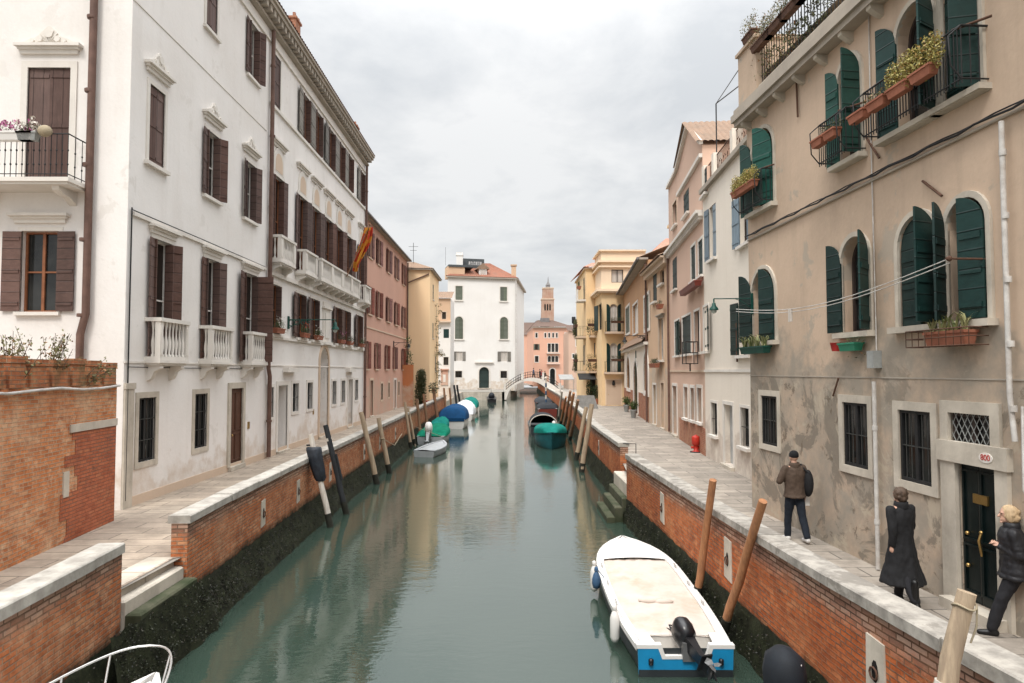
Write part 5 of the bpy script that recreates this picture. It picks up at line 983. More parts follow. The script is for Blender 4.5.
P=thing('red_roofed_house','salmon house with a red tiled roof rising behind the orange house','building',(22,80,BZ)); q=MB(); q.box(16.2,24,76,92,BZ-.2,17.6); q.build('wall','salmon_stucco',P); q=MB(); tiles(q,(15.7,75.5,17.6),(24,75.5,17.6),(24,84,21.2),(19.5,84,21.2)); tiles(q,(15.7,92,17.6),(15.7,75.5,17.6),(19.5,84,21.2),(19.5,86,21.2)); q.build('roof','roof_pink',P)
# two potted shrubs
for k,(px,py,lb) in enumerate(((626.5,411,'round grass like shrub in a grey pot by the orange house, farther from the camera'),(633.5,417,'round shrub in a taller grey pot by the orange house, nearer to the camera'))):
    c=zp(px,py+1,BZ); P=thing('potted_shrub',lb,'potted plant',c,'pair of potted shrubs'); q=MB(); q.lathe([(.16,0),(.24,.5),(.28,.55),(.28,.6),(.24,.6),(.2,.5)],c,14); q.build('pot','plastic_grey',P); l=MB(); l.leaves(c+V(0,0,.95),(.42,.42,.36),420,.11); l.blades(c+V(0,0,.6),(.12,.12,0),60,.75,wd=.012); l.build('foliage','leaf_green',P)
# ================================================================== CREAM TOWER HOUSE (faces the camera)
F=Fac((9.1,67),(13.5,67),(0,-1)); Fl=Fac((9.1,67),(9.1,72),(-1,0)); P=thing('cream_tower_house','cream yellow house with two balconies and dark green arched shutters closing the right walk','building',(11.5,71,BZ)); W=WR(P,F,simple_far=True)
W(611.5,623.3,269.5,282.5,frame='dark_frame',pane='curtain')
for yt,yb in ((304,332),(343,373)): W(610,617.3,yt,yb,arch=True,frame='white_frame',pane='curtain',sh=(172,172),shm=sg)
u0,u1,_,z1=F.rect(606.5,621,380,405); door(P,F,u0,u1,1.45,z1,'stone_buff',.08,sur=('cream_pale',.12,.03),step=False,panels=False)
W=WR(P,Fl,simple_far=True); W(598.3,601.5,304,330,sh=(172,172),shm=sg)
mb=MB()
for FF,Ln in ((F,F.L),(Fl,Fl.L)): wall(mb,FF,0,Ln,BZ-.3,12.8,0); wall(mb,FF,0,Ln,12.8,16.6,1)
mb.poly([(9.1,72,16.6),(13.5,72,16.6),(13.5,67,16.6),(9.1,67,16.6)],1); mb.poly([(13.5,67,1),(13.5,72,1),(13.5,72,16.6),(13.5,67,16.6)]); mb.build('wall',['cream_stucco','cream_pale'],P)
q=MB()
for z0,z1,w in ((12.45,12.6,.3),(12.6,12.85,.5),(15.0,15.15,.3),(15.5,15.7,.35),(16.6,16.75,.25)): q.fbox(F,-w,F.L,-.01,w,z0,z1); q.fbox(Fl,0,Fl.L,-.01,w,z0,z1-.003)
q.build('cornice','cream_pale',P)
for y,bx0,bx1 in ((332,604.5,623),(372,604,623)):
    u=F.us(bx0,bx1,y); z=F.hit(613,y)[1]; q=MB(); q.fbox(F,u[0],u[1],-.01,.8,z-.2,z); o=q.build('balcony','stone_buff',P); ironrail(o,F,u[0]+.05,u[1]-.05,.75,z,1.0,step=.14)
q=MB(); c=F.P(F.hit(613.5,386)[0],.1,3.4); q.lathe([(.02,.5),(.1,.45),(.16,.1),(.08,0)],c,8); q.build('lantern','iron',P)
# left lower wing
F=Fac((8.15,72),(11,72),(0,-1)); Fl=Fac((8.15,72),(8.3,84),(-1,0)); P=thing('canal_wing_house','cream house with plant filled balconies beside the tower house, nearest the canal','building',(9.5,78,BZ)); W=WR(P,Fl,simple_far=True)
W(583.4,584.6,278,300,sh=(1.5,-1.5),shm=sd); W(583.4,584.6,345,365,sh=(1.5,-1.5),shm=sd)
W=WR(P,F,simple_far=True); u0,u1,z0,z1=F.rect(590,601,377,404); door(P,F,u0,u1,1.5,z1,'awning_dark',.3,step=False,panels=False); W(594,598,343,357,pane='curtain')
mb=MB(); wall(mb,F,0,F.L,BZ-.3,15.6); wall(mb,Fl,0,Fl.L,BZ-.3,15.6); mb.poly([(8,72,15.6),(11,72,15.6),(11,84,15.6),(8.15,84,15.6)]); mb.build('wall','cream_stucco',P)
q=MB(); q.fbox(F,-.15,1.2,-.01,.25,15.6,15.75); q.fbox(Fl,0,Fl.L,-.01,.2,15.6,15.76); q.build('eave','stone_buff',P); q=MB(); tiles(q,(7.9,71.6,15.78),(11.2,71.5,15.78),(11.2,78,17.2),(9.6,78,17.2)); tiles(q,(7.6,84,15.78),(7.9,71.6,15.78),(9.6,78,17.2),(9.6,80,17.2)); q.build('roof','roof_pink',P)
BALC=[]
for k,(y,x0,x1) in enumerate(((336,589,601),(371,589,601))):
    u=F.us(x0,x1,y); z=F.hit(595,y)[1]; q=MB(); q.fbox(F,u[0],1.08,-.01,1.2,z-.2,z); o=q.build('balcony','stone_buff',P); ironrail(o,F,u[0]+.05,1.05,1.15,z,1.05,step=.14,mat='rust')
    q=MB(); q.fbox(Fl,.2,3.2,-.01,1.0,z-.2,z); o=q.build('balcony','stone_buff',P); ironrail(o,Fl,.25,3.1,.95,z,1.05,step=.16)
    BALC.append(z)
    for j,(FF,uu,w,lb) in enumerate(((F,.55,1.1,'planter of red green trailing plants on the %s front balcony of the canal wing house'),(Fl,1.6,1.0,'dark leafy planter on the %s canal side balcony of the canal wing house'))):
        T=flowerbox(lb%('upper' if k==0 else 'lower'),FF.P(uu,w,z+.95),FF.d,1.0 if j==0 else 2.6,.3,.3,mat='rust',plant=('bush','leaf_olive' if j else 'leaf_dull',120,.7),group='planters on the cream houses'); l=MB(); 
        for i in range(46): l.leaves(FF.P(uu+rng.uniform(-.6,.6)*(1 if j==0 else 2),w+.1,z+rng.uniform(.1,.9)),(.2,.15,.3),8,.14)
        l.build('foliage','leaf_olive',T)
for z in BALC: flowerbox('low planter with dark plants on the %s tower house balcony'%('upper' if z>9 else 'lower'),(11.0,66.1,z+.95),(1,0),2.2,.22,.25,mat='rust',plant=('bush','leaf_olive',80,.45),group='planters on the cream houses')
T=flowerbox('topmost planter with a leafy shrub on the canal wing house top balcony',(7.5,73,13.55),(0,1),1.1,.3,.4,plant=('bush','leaf_dark',70,.8),group='planters on the cream houses')
q=MB(); q.fbox(Fl,.2,2.4,-.01,.9,12.2,12.4); o=q.build('balcony','stone_white',P); q=MB(); q.fbox(Fl,.2,2.4,.8,.86,12.4,13.5); q.build('balcony_panel','stone_white',o)
# shop awning and plants at its foot
q=MB(); q.prism([(7.2,70.2,3.9),(9.0,70.2,3.9),(9.0,71.9,4.5),(7.2,71.9,4.5)],(0,0,.06)); o=tag(q.build('awning','awning_dark'),'dark awning over the ground floor of the canal wing house','awning')
q=MB(); q.prism([(6.4,86,3.7),(8.2,86,3.7),(8.2,89,4.3),(6.4,89,4.3)],(0,0,.05)); 
for x in (6.45,8.15): q.tube([(x,86.05,BZ),(x,86.05,3.75)],.04,5)
tag(q.build('awning','awning_grey'),'grey market style awning farther along the right walk','awning')
for k,(x,y,h) in enumerate(((8.3,70.6,2.1),(8.9,70.2,1.5))):
    P=thing('potted_shrub',('tall dark potted shrub under the dark awning','shorter dark potted shrub beside the cream tower house corner')[k],'potted plant',(x,y,BZ)); q=MB(); q.lathe([(.22,0),(.3,.5),(.3,.55),(.25,.5)],(x,y,BZ),12); q.build('pot','terracotta',P); l=MB(); l.leaves((x,y,BZ+.5+h*.5),(.4,.4,h*.55),520,.15); l.build('foliage','leaf_dark',P)
# grey board leaning by the wall end
q=MB(); a=zp(577,398,BZ); q.prism([(5.9,62.,BZ+.004),(8.1,62,BZ+.004),(7.7,62.,2.6),(6.2,62.,2.6)],(0,.08,0)); tag(q.build('work_board','awning_grey'),'large pale grey board standing on the right walk behind the mooring poles','board')
# ================================================================== FOOTBRIDGE
P=thing('footbridge','pale stone arched footbridge with railings across the far end of the canal','bridge',(3.6,113.5,0))
def bz(x): t=max(-1,min(1,(x-3.9)/4.75)); return 1.35+2.35*(1-abs(t)**1.9)
xs=[-.85+9.5*i/24 for i in range(25)]
def under(x): t=max(-1,min(1,(x-3.2)/3.6)); return .1+3.05*math.sqrt(max(0,1-t*t)) if abs(t)<1 else .1
m=MB()
for y0 in (112.05,114.6): m.fprism(Fac((0,y0),(10,y0),(0,-1)),[(x,bz(x)) for x in xs]+[(x,min(under(x),bz(x)-.3)) for x in xs[::-1]],-.25,0)
m.build('arch_face','stone_white',P)
m=MB(); m.rings([[(x,112.3,bz(x)-.12) for x in xs],[(x,114.6,bz(x)-.12) for x in xs]],0,False,False,False); m.rings([[(x,112.3,min(under(x),bz(x)-.3)) for x in xs],[(x,114.6,min(under(x),bz(x)-.3)) for x in xs]],0,False,False,False); m.build('deck','cornice_stone',P)
for k,y0 in enumerate((112.15,114.5)):
    m=MB(); 
    for z in (1.0,.55,.15): m.tube([(x,y0,bz(x)+z) for x in xs],.025,5)
    for x in xs: m.tube([(x,y0,bz(x)-.02),(x,y0,bz(x)+1.)],.02,4)
    m.build('railing','iron',P)
    for x in (-.7,2.2,5.6,8.4): m=MB(); m.box(x-.15,x+.15,y0-.14,y0+.14,bz(x)-.1,bz(x)+1.1); m.box(x-.19,x+.19,y0-.18,y0+.18,bz(x)+1.1,bz(x)+1.2); m.build('post','stone_white',P)
# ================================================================== BOATS
class Boat:
    def __init__(s,label,name,stern,bow,W,H,Hb,hull,rim,cat='boat',group=None,full=2.4,sternw=.86,rimw=.13):
        s.o=Vector((stern[0],stern[1])); d=Vector((bow[0],bow[1]))-s.o; s.L=d.length; s.d=d/s.L; s.n=Vector((s.d.y,-s.d.x)); s.W=W;s.H=H;s.Hb=Hb;s.full=full;s.sw=sternw
        c=s.P(s.L*.45,0,0); s.T=thing(name,label,cat,c,group); q=MB(); N=18; rs=[]; s.rimw=rimw
        for i in range(N+1):
            t=i/N; hw=max(.012,s.hw(t)); h=s.h(t); rk=lambda z:t*.0+ (.10*s.L*.5*(z-h)/h if t>.8 else 0)*((t-.8)/.2)
            row=[(-hw,h),(-hw*.99,h*.6),(-hw*.95,.12*h),(-hw*.72,-.12),(0,-.26)]; row+=[(-a,b) for a,b in row[-2::-1]]
            rs.append([s.P(t*s.L+rk(z),y,z) for y,z in row])
        q.rings(rs,0,False,True,False); q.poly(rs[0]); q.build('hull',hull,s.T)
        # gunwale
        q=MB(); 
        for sg in (-1,1):
            a=[];b=[];c_=[];e=[]
            for i in range(N+1):
                t=i/N; hw=max(.012,s.hw(t)); w=max(0.004,hw-rimw); h=s.h(t); x=t*s.L
                a.append(s.P(x,sg*(hw+.03),h-.05)); b.append(s.P(x,sg*(hw+.03),h+.035)); c_.append(s.P(x,sg*w,h+.045)); e.append(s.P(x,sg*w,h-.14))
            q.rings([a,b,c_,e],0,False,False,False)
        q.build('gunwale',rim,s.T)
    def hw(s,t):
        m=.38; return s.W/2*(1-((t-m)/(1-m))**s.full if t>m else s.sw+(1-s.sw)*math.sin(PI/2*t/m))
    def h(s,t): return s.H+(s.Hb-s.H)*max(0,t-.25)**1.6/.63
    def P(s,x,y,z): q=s.o+s.d*x+s.n*y; return Vector((q.x,q.y,z))
    def deck(s,t0,t1,dz,mat,name,fold=0.,crown=0.,inset=None,nx=14,ny=12):
        q=MB(); rs=[]; inset=s.rimw-.01 if inset is None else inset
        for i in range(nx+1):
            t=t0+(t1-t0)*i/nx; w=max(.004,s.hw(t)-inset); row=[]
            for j in range(ny+1):
                y=-w+2*w*j/ny; k=1-(2*j/ny-1)**2; z=s.h(t)+dz+crown*k*math.sqrt(max(.0,min(1,4*w/s.W)))
                if fold: z+=fold*(math.sin(i*1.7+j*.6)*.5+math.sin(j*1.9-i*.8)*.4)*min(1,k*2)+rng.uniform(-.3,.3)*fold
                row.append(s.P(t*s.L,y,z))
            rs.append(row)
        q.rings(rs,0,False,True,False); return q.build(name,mat,s.T)
    def dome(s,t0,t1,h,mat,name='tarpaulin',over=.06,drop=.0,nx=16,ny=16,fold=.055,ends=.25,p=.6):
        q=MB(); rs=[]
        for i in range(nx+1):
            f=i/nx; t=t0+(t1-t0)*f; w=max(.02,s.hw(min(t,.985))+over); e=min(1,f/ends,(1-f)/ends); e=math.sin(PI/2*e); row=[]
            for j in range(ny+1):
                a=PI*j/ny; y=-w*math.cos(a); z=s.h(t)-drop+h*e*math.sin(a)**p+fold*math.sin(i*2.1+j*.7)*math.sin(a)+rng.uniform(-.3,.3)*fold
                row.append(s.P(t*s.L,y,z))
            rs.append(row)
        q.rings(rs,0,True,True,False); return q.build(name,mat,s.T)
def outboard(T,c,d,tilt,sc,cowl='motor_black',leg='motor_black'):
    """c pivot at transom top; d forward; tilt 0 upright, 1 fully raised"""
    d=Vector((d[0],d[1],0)).normalized(); up=V(0,0,1); a=tilt*R(75); ax=(up*math.cos(a)+d*math.sin(a)); bk=(-d*math.cos(a)+up*math.sin(a)); sd=ax.cross(bk)
    def p(x,y,z): return Vector(c)+(sd*x+bk*y+ax*z)*sc
    q=MB(); rs=[]
    for z,w,l,y in ((.02,.10,.14,.02),(.06,.15,.22,.03),(.22,.165,.25,.04),(.36,.155,.235,.04),(.44,.12,.19,.03),(.475,.05,.09,.02)):
        rs.append([p(w*math.copysign(abs(math.cos(2*PI*j/16))**.7,math.cos(2*PI*j/16)),y+l*math.copysign(abs(math.sin(2*PI*j/16))**.7,math.sin(2*PI*j/16)),z) for j in range(16)])
    q.rings(rs); q.build('motor_cowl',cowl,T)
    q=MB(); q.rings([[p(.09*x,.02+.12*y,.02) for x,y in ((-1,-1),(1,-1),(1,1),(-1,1))],[p(.05*x,.05+.10*y,-.35) for x,y in ((-1,-1),(1,-1),(1,1),(-1,1))],[p(.03*x,.07+.09*y,-.72) for x,y in ((-1,-1),(1,-1),(1,1),(-1,1))]],0,True,False)
    q.rings([[p(.11*x,.10+.16*y,-.5) for x,y in ((-1,-1),(1,-1),(1,1),(-1,1))],[p(.11*x,.10+.16*y,-.53) for x,y in ((-1,-1),(1,-1),(1,1),(-1,1))]],0,True,False)
    q.ell(p(0,.08,-.72),(.06*sc,.17*sc,.06*sc),8,0,Matrix((sd,bk,ax)).transposed()); q.prism([p(-.01,.0,-.74),p(-.01,.16,-.74),p(-.01,.1,-.92)],sd*.02*sc); q.build('motor_leg',leg,T)
    q=MB()
    for k in range(3):
        b=2*PI*k/3; e=sd*math.cos(b)+ax*math.sin(b); f=e.cross(bk); cc=p(0,.25,-.72); q.poly([cc+f*.03*sc,cc+e*.07*sc+f*.07*sc+bk*.02*sc,cc+e*.14*sc+f*.03*sc+bk*.03*sc,cc+e*.13*sc-f*.05*sc-bk*.02*sc,cc+e*.05*sc-f*.05*sc-bk*.02*sc])
    q.build('propeller','motor_grey',T)
    q=MB(); q.box(c[0]-.13*sc,c[0]+.13*sc,c[1]-.09*sc,c[1]+.09*sc,c[2]-.28*sc,c[2]+.04*sc); q.build('motor_bracket','motor_grey',T)
# foreground boat
sl=zp(637,646,.42); sr=zp(733,650,.42); bw=zp(622,537,.62); st_=(sl+sr)/2
B=Boat('white decked motorboat with blue transom and tilted black outboard beside the brick wall','motorboat',st_,bw,1.76,.42,.62,'boat_dark','boat_white',full=4.6,sternw=.83,rimw=.13)
B.deck(.72,.99,.04,'boat_white','foredeck',crown=.04); B.deck(.07,.735,.0,'boat_cover','cockpit_cover',fold=.014,crown=.02,nx=34,ny=20)
q=MB(); w0=B.hw(0)
def tp(x,y,z): return B.P(x,y,z)
prof=[(-w0,-.25),(w0,-.25),(w0+.02,.44),(.42,.44),(.36,.28),(-.36,.28),(-.42,.44),(-w0-.02,.44)]; q.prism([tp(-.02,y,z) for y,z in prof],B.d.to_3d()*-.05); q.build('transom','boat_blue',B.T); q=MB(); q.prism([tp(-.022,y,z) for y,z in ((-w0-.005,-.25),(w0+.005,-.25),(w0+.009,.11),(-w0-.009,.11))],B.d.to_3d()*-.053); q.build('waterline_band','boat_dark',B.T)
q=MB(); q.prism([tp(-.075,y,z) for y,z in ((-w0-.04,.435),(-.43,.435),(-.37,.275),(.37,.275),(.43,.435),(w0+.04,.435),(w0+.04,.495),(.38,.495),(.32,.325),(-.32,.325),(-.38,.495),(-w0-.04,.495))],B.d.to_3d()*.12); q.build('transom_cap','boat_white',B.T)
q=MB(); q.prism([tp(.05,y,.20) for y in (-.55,.55)]+[tp(.45,y,.20) for y in (.62,-.62)],(0,0,.02)); q.prism([tp(.47,-.62,.20),tp(.47,.62,.20),tp(.47,.62,.45),tp(.47,-.62,.45)],B.d.to_3d()*.03); q.build('motor_well','boat_deck',B.T)
for s in (-1,1): q=MB(); q.prism([tp(0.045,s*.46,.468),tp(.46,s*.50,.468),tp(.46,s*(w0-.02),.468),tp(.045,s*(w0-.05),.468)],(0,0,.02)); q.build('stern_deck','boat_white',B.T)
for t in (.3,.47,.64):
    for s in (-1,1): q=MB(); c=B.P(B.L*t,s*(B.hw(t)-.07),B.h(t)+.05); d=B.d.to_3d(); q.tube([c-d*.10+V(0,0,.035),c+d*.10+V(0,0,.035)],.014,6); q.tube([c-d*.03,c-d*.03+V(0,0,.035)],.012,5); q.tube([c+d*.03,c+d*.03+V(0,0,.035)],.012,5); q.build('cleat','chrome',B.T)
for s in (-1,1): q=MB(); q.lathe([(.02,-.05),(.04,-.04),(.04,.04),(.02,.05)],B.P(-.09,s*.55,.24),8); q.build('transom_fitting','motor_black',B.T)
outboard(B.T,B.P(-.04,.06,.50),B.d+B.n*-.3,.88,.88)
q=MB(); c=B.P(B.L*.33,-.12,.47); q.ell(c,(.24,.10,.07),10); q.ell(c+V(.22,-.06,-.01),(.2,.06,.05),8); q.build('cover_bulge','boat_cover',B.T); q=MB()
for i in range(5): a=B.P(-.02+.05*i,.10-.05*i,.46); q.tube([a,a+V(.06*math.sin(i),.25,.16),a+V(-.15+.1*i,.55,.02),a+V(-.2+.12*i,.8,-.02)],.013,6)
q.build('control_cables','motor_black',B.T)
for k,(t,lb) in enumerate(((.60,'white fender with a blue end hung near the bow on the white motorboat'),(.53,'short blue and white fender hung amidships on the white motorboat'),(.17,'white fender hung near the stern of the white motorboat'))):
    c=B.P(B.L*t,-B.hw(t)-.12,.08); P=thing('fender',lb,'fender',c,'fenders on the white motorboat'); q=MB(); q.lathe([(.02,.0),(.06,.03),(.085,.09),(.085,.42),(.06,.5),(.03,.55)] if k!=1 else [(.02,.2),(.07,.22),(.09,.3),(.09,.4),(.06,.5),(.03,.55)],c,12); q.build('body','boat_white' if k!=1 else 'pole_blue',P); q=MB(); q.lathe([(.03,.545),(.045,.57),(.04,.63),(.02,.65)],c,10); q.tube([c+V(0,0,.62),B.P(B.L*t,-B.hw(t)+.04,B.h(t)+.05)],.009,5); q.build('line','boat_white' if k!=1 else 'pole_blue',P)
# bottom-right boat with covered motor
B=Boat('dark boat with a black covered outboard at the bottom right edge beside the wall','motorboat',(3.72,9.0),(3.95,2.6),1.1,.5,.7,'boat_dark','boat_dark'); B.deck(.02,.98,-.05,'boat_dark','cover_sheet')
q=MB(); c=Vector((3.64,9.2,0)); rs=[]
for z,a,b in ((.35,.16,.2),(.5,.25,.3),(.8,.27,.32),(1.02,.23,.28),(1.12,.12,.16),(1.15,.03,.04)): rs.append([c+V(a*math.cos(2*PI*j/18)*(1+.05*math.sin(j*3.)),b*math.sin(2*PI*j/18),z) for j in range(18)])
q.rings(rs); q.tube([c+V(0,-.05,.4),c+V(0,.05,-.3)],.09,8); q.build('motor_cover','tarp_black',B.T); q=MB(); q.ell(c+V(.12,-.22,1.0),(.025,.025,.02),6); q.ell(c+V(-.02,-.3,.55),(.05,.02,.025),6); q.build('cover_tie','boat_white',B.T)
# bottom-left boat with bow rail
B=Boat('white boat with a curved metal bow rail at the bottom left edge','motorboat',(-4.35,2.0),(-4.5,8.9),2.15,.75,.92,'boat_white','boat_white',full=2.6); B.deck(.02,.98,.0,'boat_white','deck',crown=.04)
pts=[]
for i in range(33):
    k=-1+2*i/32; pts.append(B.P(B.L-.16-2.7*abs(k)**1.75,.98*math.copysign(abs(k)**.72,k) if abs(k)>.001 else 0,1.36-.12*abs(k)**2))
q=MB(); q.tube(pts,.015,8); q.build('bow_rail','chrome',B.T)
for i in (3,8,12,20,24,29): p=pts[i]; q=MB(); k=Vector((p.x,p.y,B.h(.8)+.02)); q.tube([k.lerp(B.P(B.L*.6,0,k.z),.1),p],.014,6); q.build('stanchion','chrome',B.T)
# covered boats along the left wall
g='boats moored along the left wall'
B=Boat('small pale grey open boat nearest the camera in the left row','rowing_boat',(-4.75,38.3),(-4.05,42.3),1.35,.34,.52,'boat_grey','boat_grey',group=g); B.deck(.03,.97,.0,'boat_grey','cover_sheet',fold=.01,crown=.06); q=MB(); p=B.P(B.L*.97,0,.75); q.tube([p,V(-6.1,43,1.4)],.012,5); q.build('mooring_line','rope',B.T)
B=Boat('boat under a bright green tarpaulin with a white outboard in the left row','covered_boat',(-5.15,44.8),(-5.0,50.4),1.95,.5,.75,'boat_grey','boat_grey',group=g); B.dome(.04,.98,.42,'tarp_green'); outboard(B.T,B.P(-.1,-.1,.75),B.d,.45,1.5,'boat_white','boat_grey')
B=Boat('boat heaped with a crumpled dark green tarpaulin behind the bright green one','covered_boat',(-5.4,51.6),(-5.3,55.5),1.3,.5,.7,'teal_hull','teal_hull',group=g); B.dome(.05,.95,.55,'tarp_teal',fold=.10)
B=Boat('large boat under a rounded navy blue canopy in the left row','covered_boat',(-4.75,56.8),(-4.7,63.5),2.4,.75,.9,'boat_white','boat_white',group=g); B.dome(.02,.8,1.05,'tarp_blue',ends=.1,p=.7,fold=.035); q=MB(); q.fbox(Fac((B.o.x-1.1,B.o.y),(B.o.x+1.1,B.o.y),(0,-1)),.05,2.15,.0,.04,.62,.9); q.build('canopy_skirt','tarp_blue',B.T)
B=Boat('boat under a white tarpaulin just behind the navy canopy','covered_boat',(-4.5,66),(-4.45,73),2.2,.6,.9,'boat_white','boat_white',group=g); B.dome(.02,.85,1.05,'tarp_white',ends=.12,p=.7)
B=Boat('boat under a teal blue cover farthest in the left row','covered_boat',(-4.7,78),(-4.6,85),2.1,.6,.9,'boat_white','boat_white',group=g); B.dome(.03,.9,.9,'tarp_teal',ends=.2)
B=Boat('black gondola moored by the quay of the white block','gondola',(-2.6,104),(-2.9,111.4),1.5,.5,1.0,'motor_black','motor_black'); B.deck(.03,.97,-.02,'motor_black','deck',crown=.1); q=MB(); q.prism([B.P(B.L*.97,-.02,.9),B.P(B.L*1.01,-.02,.9),B.P(B.L*1.0,-.02,2.0),B.P(B.L*.96,-.02,1.8)],B.n.to_3d()*.05); q.build('prow','motor_grey',B.T); q=MB(); q.ell(B.P(B.L*.45,0,.9),(.5,.8,.55),8); q.build('cover','tarp_black',B.T)
g='boats moored along the right wall'
B=Boat('boat with a teal arched cover, bow to the camera, nearest on the right','covered_boat',(2.85,48.5),(2.6,41.6),2.1,.7,1.05,'teal_hull','teal_hull',group=g); B.dome(.03,.95,.55,'tarp_teal',ends=.2,fold=.02); B.deck(.05,.97,-.1,'teal_hull','deck')
B=Boat('dark boat with an open arched canopy and pale rim on the right','canopy_boat',(2.55,50.5),(2.7,59),2.2,.7,.95,'boat_dark','boat_dark',group=g); B.deck(.02,.97,-.15,'boat_dark','deck')
def canopy(B,t0,t1,h,mo,mr):
    q=MB(); rs=[]; w=B.hw(.1)
    for t in (t0,t1): rs.append([B.P(B.L*t,-w*math.cos(PI*j/16),B.H+h*math.sin(PI*j/16)**.75) for j in range(17)])
    q.rings(rs,0,False,True,False); o=q.build('canopy',mo,B.T); q=MB(); q.tube(rs[0],.04,6); q.build('canopy_rim',mr,o); q=MB(); q.poly(rs[1]); q.build('canopy_end',mo,o)
canopy(B,.03,.45,.85,'tarp_black','pole_white'); B.deck(.6,.98,.03,'boat_white','foredeck',crown=.06)
q=MB(); q.lathe([(.02,0),(.12,.06),(.14,.3),(.12,.55),(.03,.6)],B.P(-.1,.75,.55),10); tag(q.build('fender','boat_white'),'white fender at the stern of the dark canopy boat','fender')
B=Boat('dark red boat moored beyond the canopy boat on the right','motorboat',(4.1,72),(4.3,80),2.2,.8,1.1,'red_hull','boat_white',group=g); B.dome(.05,.6,.45,'tarp_black',ends=.15)
B=Boat('dark covered boat moored just before the footbridge on the right','covered_boat',(4.4,86),(4.5,94),2.2,.8,1.1,'boat_dark','red_hull',group=g); B.dome(.05,.9,.4,'tarp_black',ends=.15,fold=.05)
# ================================================================== MOORING POLES
def pole(label,base,top,r,mat,foot=True,dy=0.,group=None,name='mooring_pole',Y=None,taper=.85):
    b=zp(*base,0.) if Y is None else yp(*base,Y); t=yp(top[0],top[1],b.y+dy); d=(t-b).normalized(); b2=b-d*1.0
    P=thing(name,label,'mooring pole',b,group); q=MB(); n=10; pts=[b2.lerp(t,i/7)+V(rng.uniform(-.14,.14)*r,rng.uniform(-.14,.14)*r,0)*(0<i<7) for i in range(8)]
    q.tube(pts,r,n,0,r*taper); q.build('shaft',mat,P)
    if foot: q=MB(); q.tube([b2,b+d*.42],r*1.16,n,0,r*1.06); q.build('wet_foot','pole_foot',P)
    return P,b,t
gl='wooden mooring poles along the left wall'; gr_='wooden mooring poles along the right wall'
P,b,t=pole('pale mooring pole wrapped with a dark bag near its top, beside the black pole',(330.5,527),(310.5,434),.095,'pole_white')
q=MB(); d=(t-b).normalized(); c=b.lerp(t,.70); rs=[]
for k,(s,r_) in enumerate(((-.6,.12),(-.5,.17),(-.2,.19),(.15,.22),(.38,.24),(.46,.20),(.47,.10))): rs.append([c+d*s+V(r_*math.cos(2*PI*j/16)*(1+.16*math.sin(j*2.3+k)),r_*math.sin(2*PI*j/16)*(1+.16*math.cos(j*1.7+k)),0) for j in range(16)])
q.rings(rs); tag(q.build('plastic_bag','bag_dark'),'dark blue grey sack tied round the pale mooring pole on the left','sack'); q=MB(); 
q.tube([t+V(-.12,0,-.35),t+V(.12,0,-.33)],.03,6); q.build('rope_tie','pole_black',P)
P,b,t=pole('black tarred mooring pole leaning by the pale wrapped pole',(346.5,514),(325.5,425),.10,'pole_black'); q=MB(); d=(t-b).normalized(); q.tube([t-d*.55,t-d*.45],.092,10); q.build('ring','pole_white',P); q=MB(); q.tube([t-d*1.0+V(.13,0,0),t-d*1.9+V(.12,0,0)],.035,6); q.build('batten','pole_black',P)
pole('long tan mooring pole leaning left, nearest the white palazzo end door',(377,484),(361,412),.12,'pole_wood',group=gl)
P,b,t=pole('shorter mooring pole with ropes, second of the tan pair on the left',(389.5,473),(378.5,418),.12,'pole_wood',group=gl); q=MB(); c=b.lerp(t,.62); q.tube([c,c+V(.5,.4,-.35),c+V(.75,1,.15)],.02,5); q.tube([c+V(-.12,-.12,0),c+V(.13,-.12,.02)],.03,5); q.build('mooring_line','rope',P)
def wallpole(lb,bx,tx,ty,r,mt,grp=gl):
    """a pole standing in the water just off the left wall, seen at photo column bx"""
    Y=6.1*683/(509-bx)
    for _ in range(4): Y=(5.95+.017*max(0,Y-37))*683/(509-bx)
    z0=proj_y(Y); return pole(lb,(bx,z0),(tx,ty),r,mt,group=grp)
def proj_y(Y): return 371+683*CZ/Y
for lb,bx,tx,ty,r,mt in (('thin pale pole standing by the small grey boat, left of two',411,405,402,.10,'pole_wood'),('thin pale pole standing by the small grey boat, right of two',415,408,408,.10,'pole_wood'),('brown pole behind the bright green boat, left one',421,417,399,.12,'pole_brown'),('brown pole behind the bright green boat, right one',428,423.7,394,.12,'pole_brown'),('pole with a dark bushy cap by the yellow house',438,433.5,388,.16,'pole_brown'),('slim pole left of the navy canopy boat',446,444,388,.13,'pole_brown'),('slim pole just above the navy canopy boat',451.5,449.5,388,.13,'pole_brown'),('dark pole in the leaning pair before the white block, nearer',457,454,385,.17,'pole_black'),('dark pole in the leaning pair before the white block, farther',460,457,385,.17,'pole_black')):
    P,b,t=wallpole(lb,bx,tx,ty,r,mt)
    if 'cap' in lb: l=MB(); l.leaves(t,(.5,.5,.55),260,.16); l.build('foliage','leaf_dark',P)
pole('pale grey pole in front of the right group, nearest the wall end',(581.5,472),(592,404),.13,'pole_wood',group=gr_); pole('pale pole close behind the nearest one of the right group',(576,460),(586.3,407),.13,'pole_wood',group=gr_)
for lb,ba,to,mt in (('dark brown pole third in the right group beside the pale pair',(570,440),(578,400),'pole_brown'),('reddish brown pole in the middle of the right group',(566.5,434),(573.8,393),'pole_red'),('brown pole behind the reddish one in the right group',(563,428),(570.5,391),'pole_brown'),('short brown pole beside the canopy boat in the right group',(560.5,424),(566,397),'pole_red'),('pale bleached pole at the far left of the right group',(558.5,419),(562,391),'pole_white'),('thin brown pole at the back of the right group',(565,424),(571.5,396),'pole_brown')):
    pole(lb,ba,to,.12,mt,group=gr_,dy=-2.)
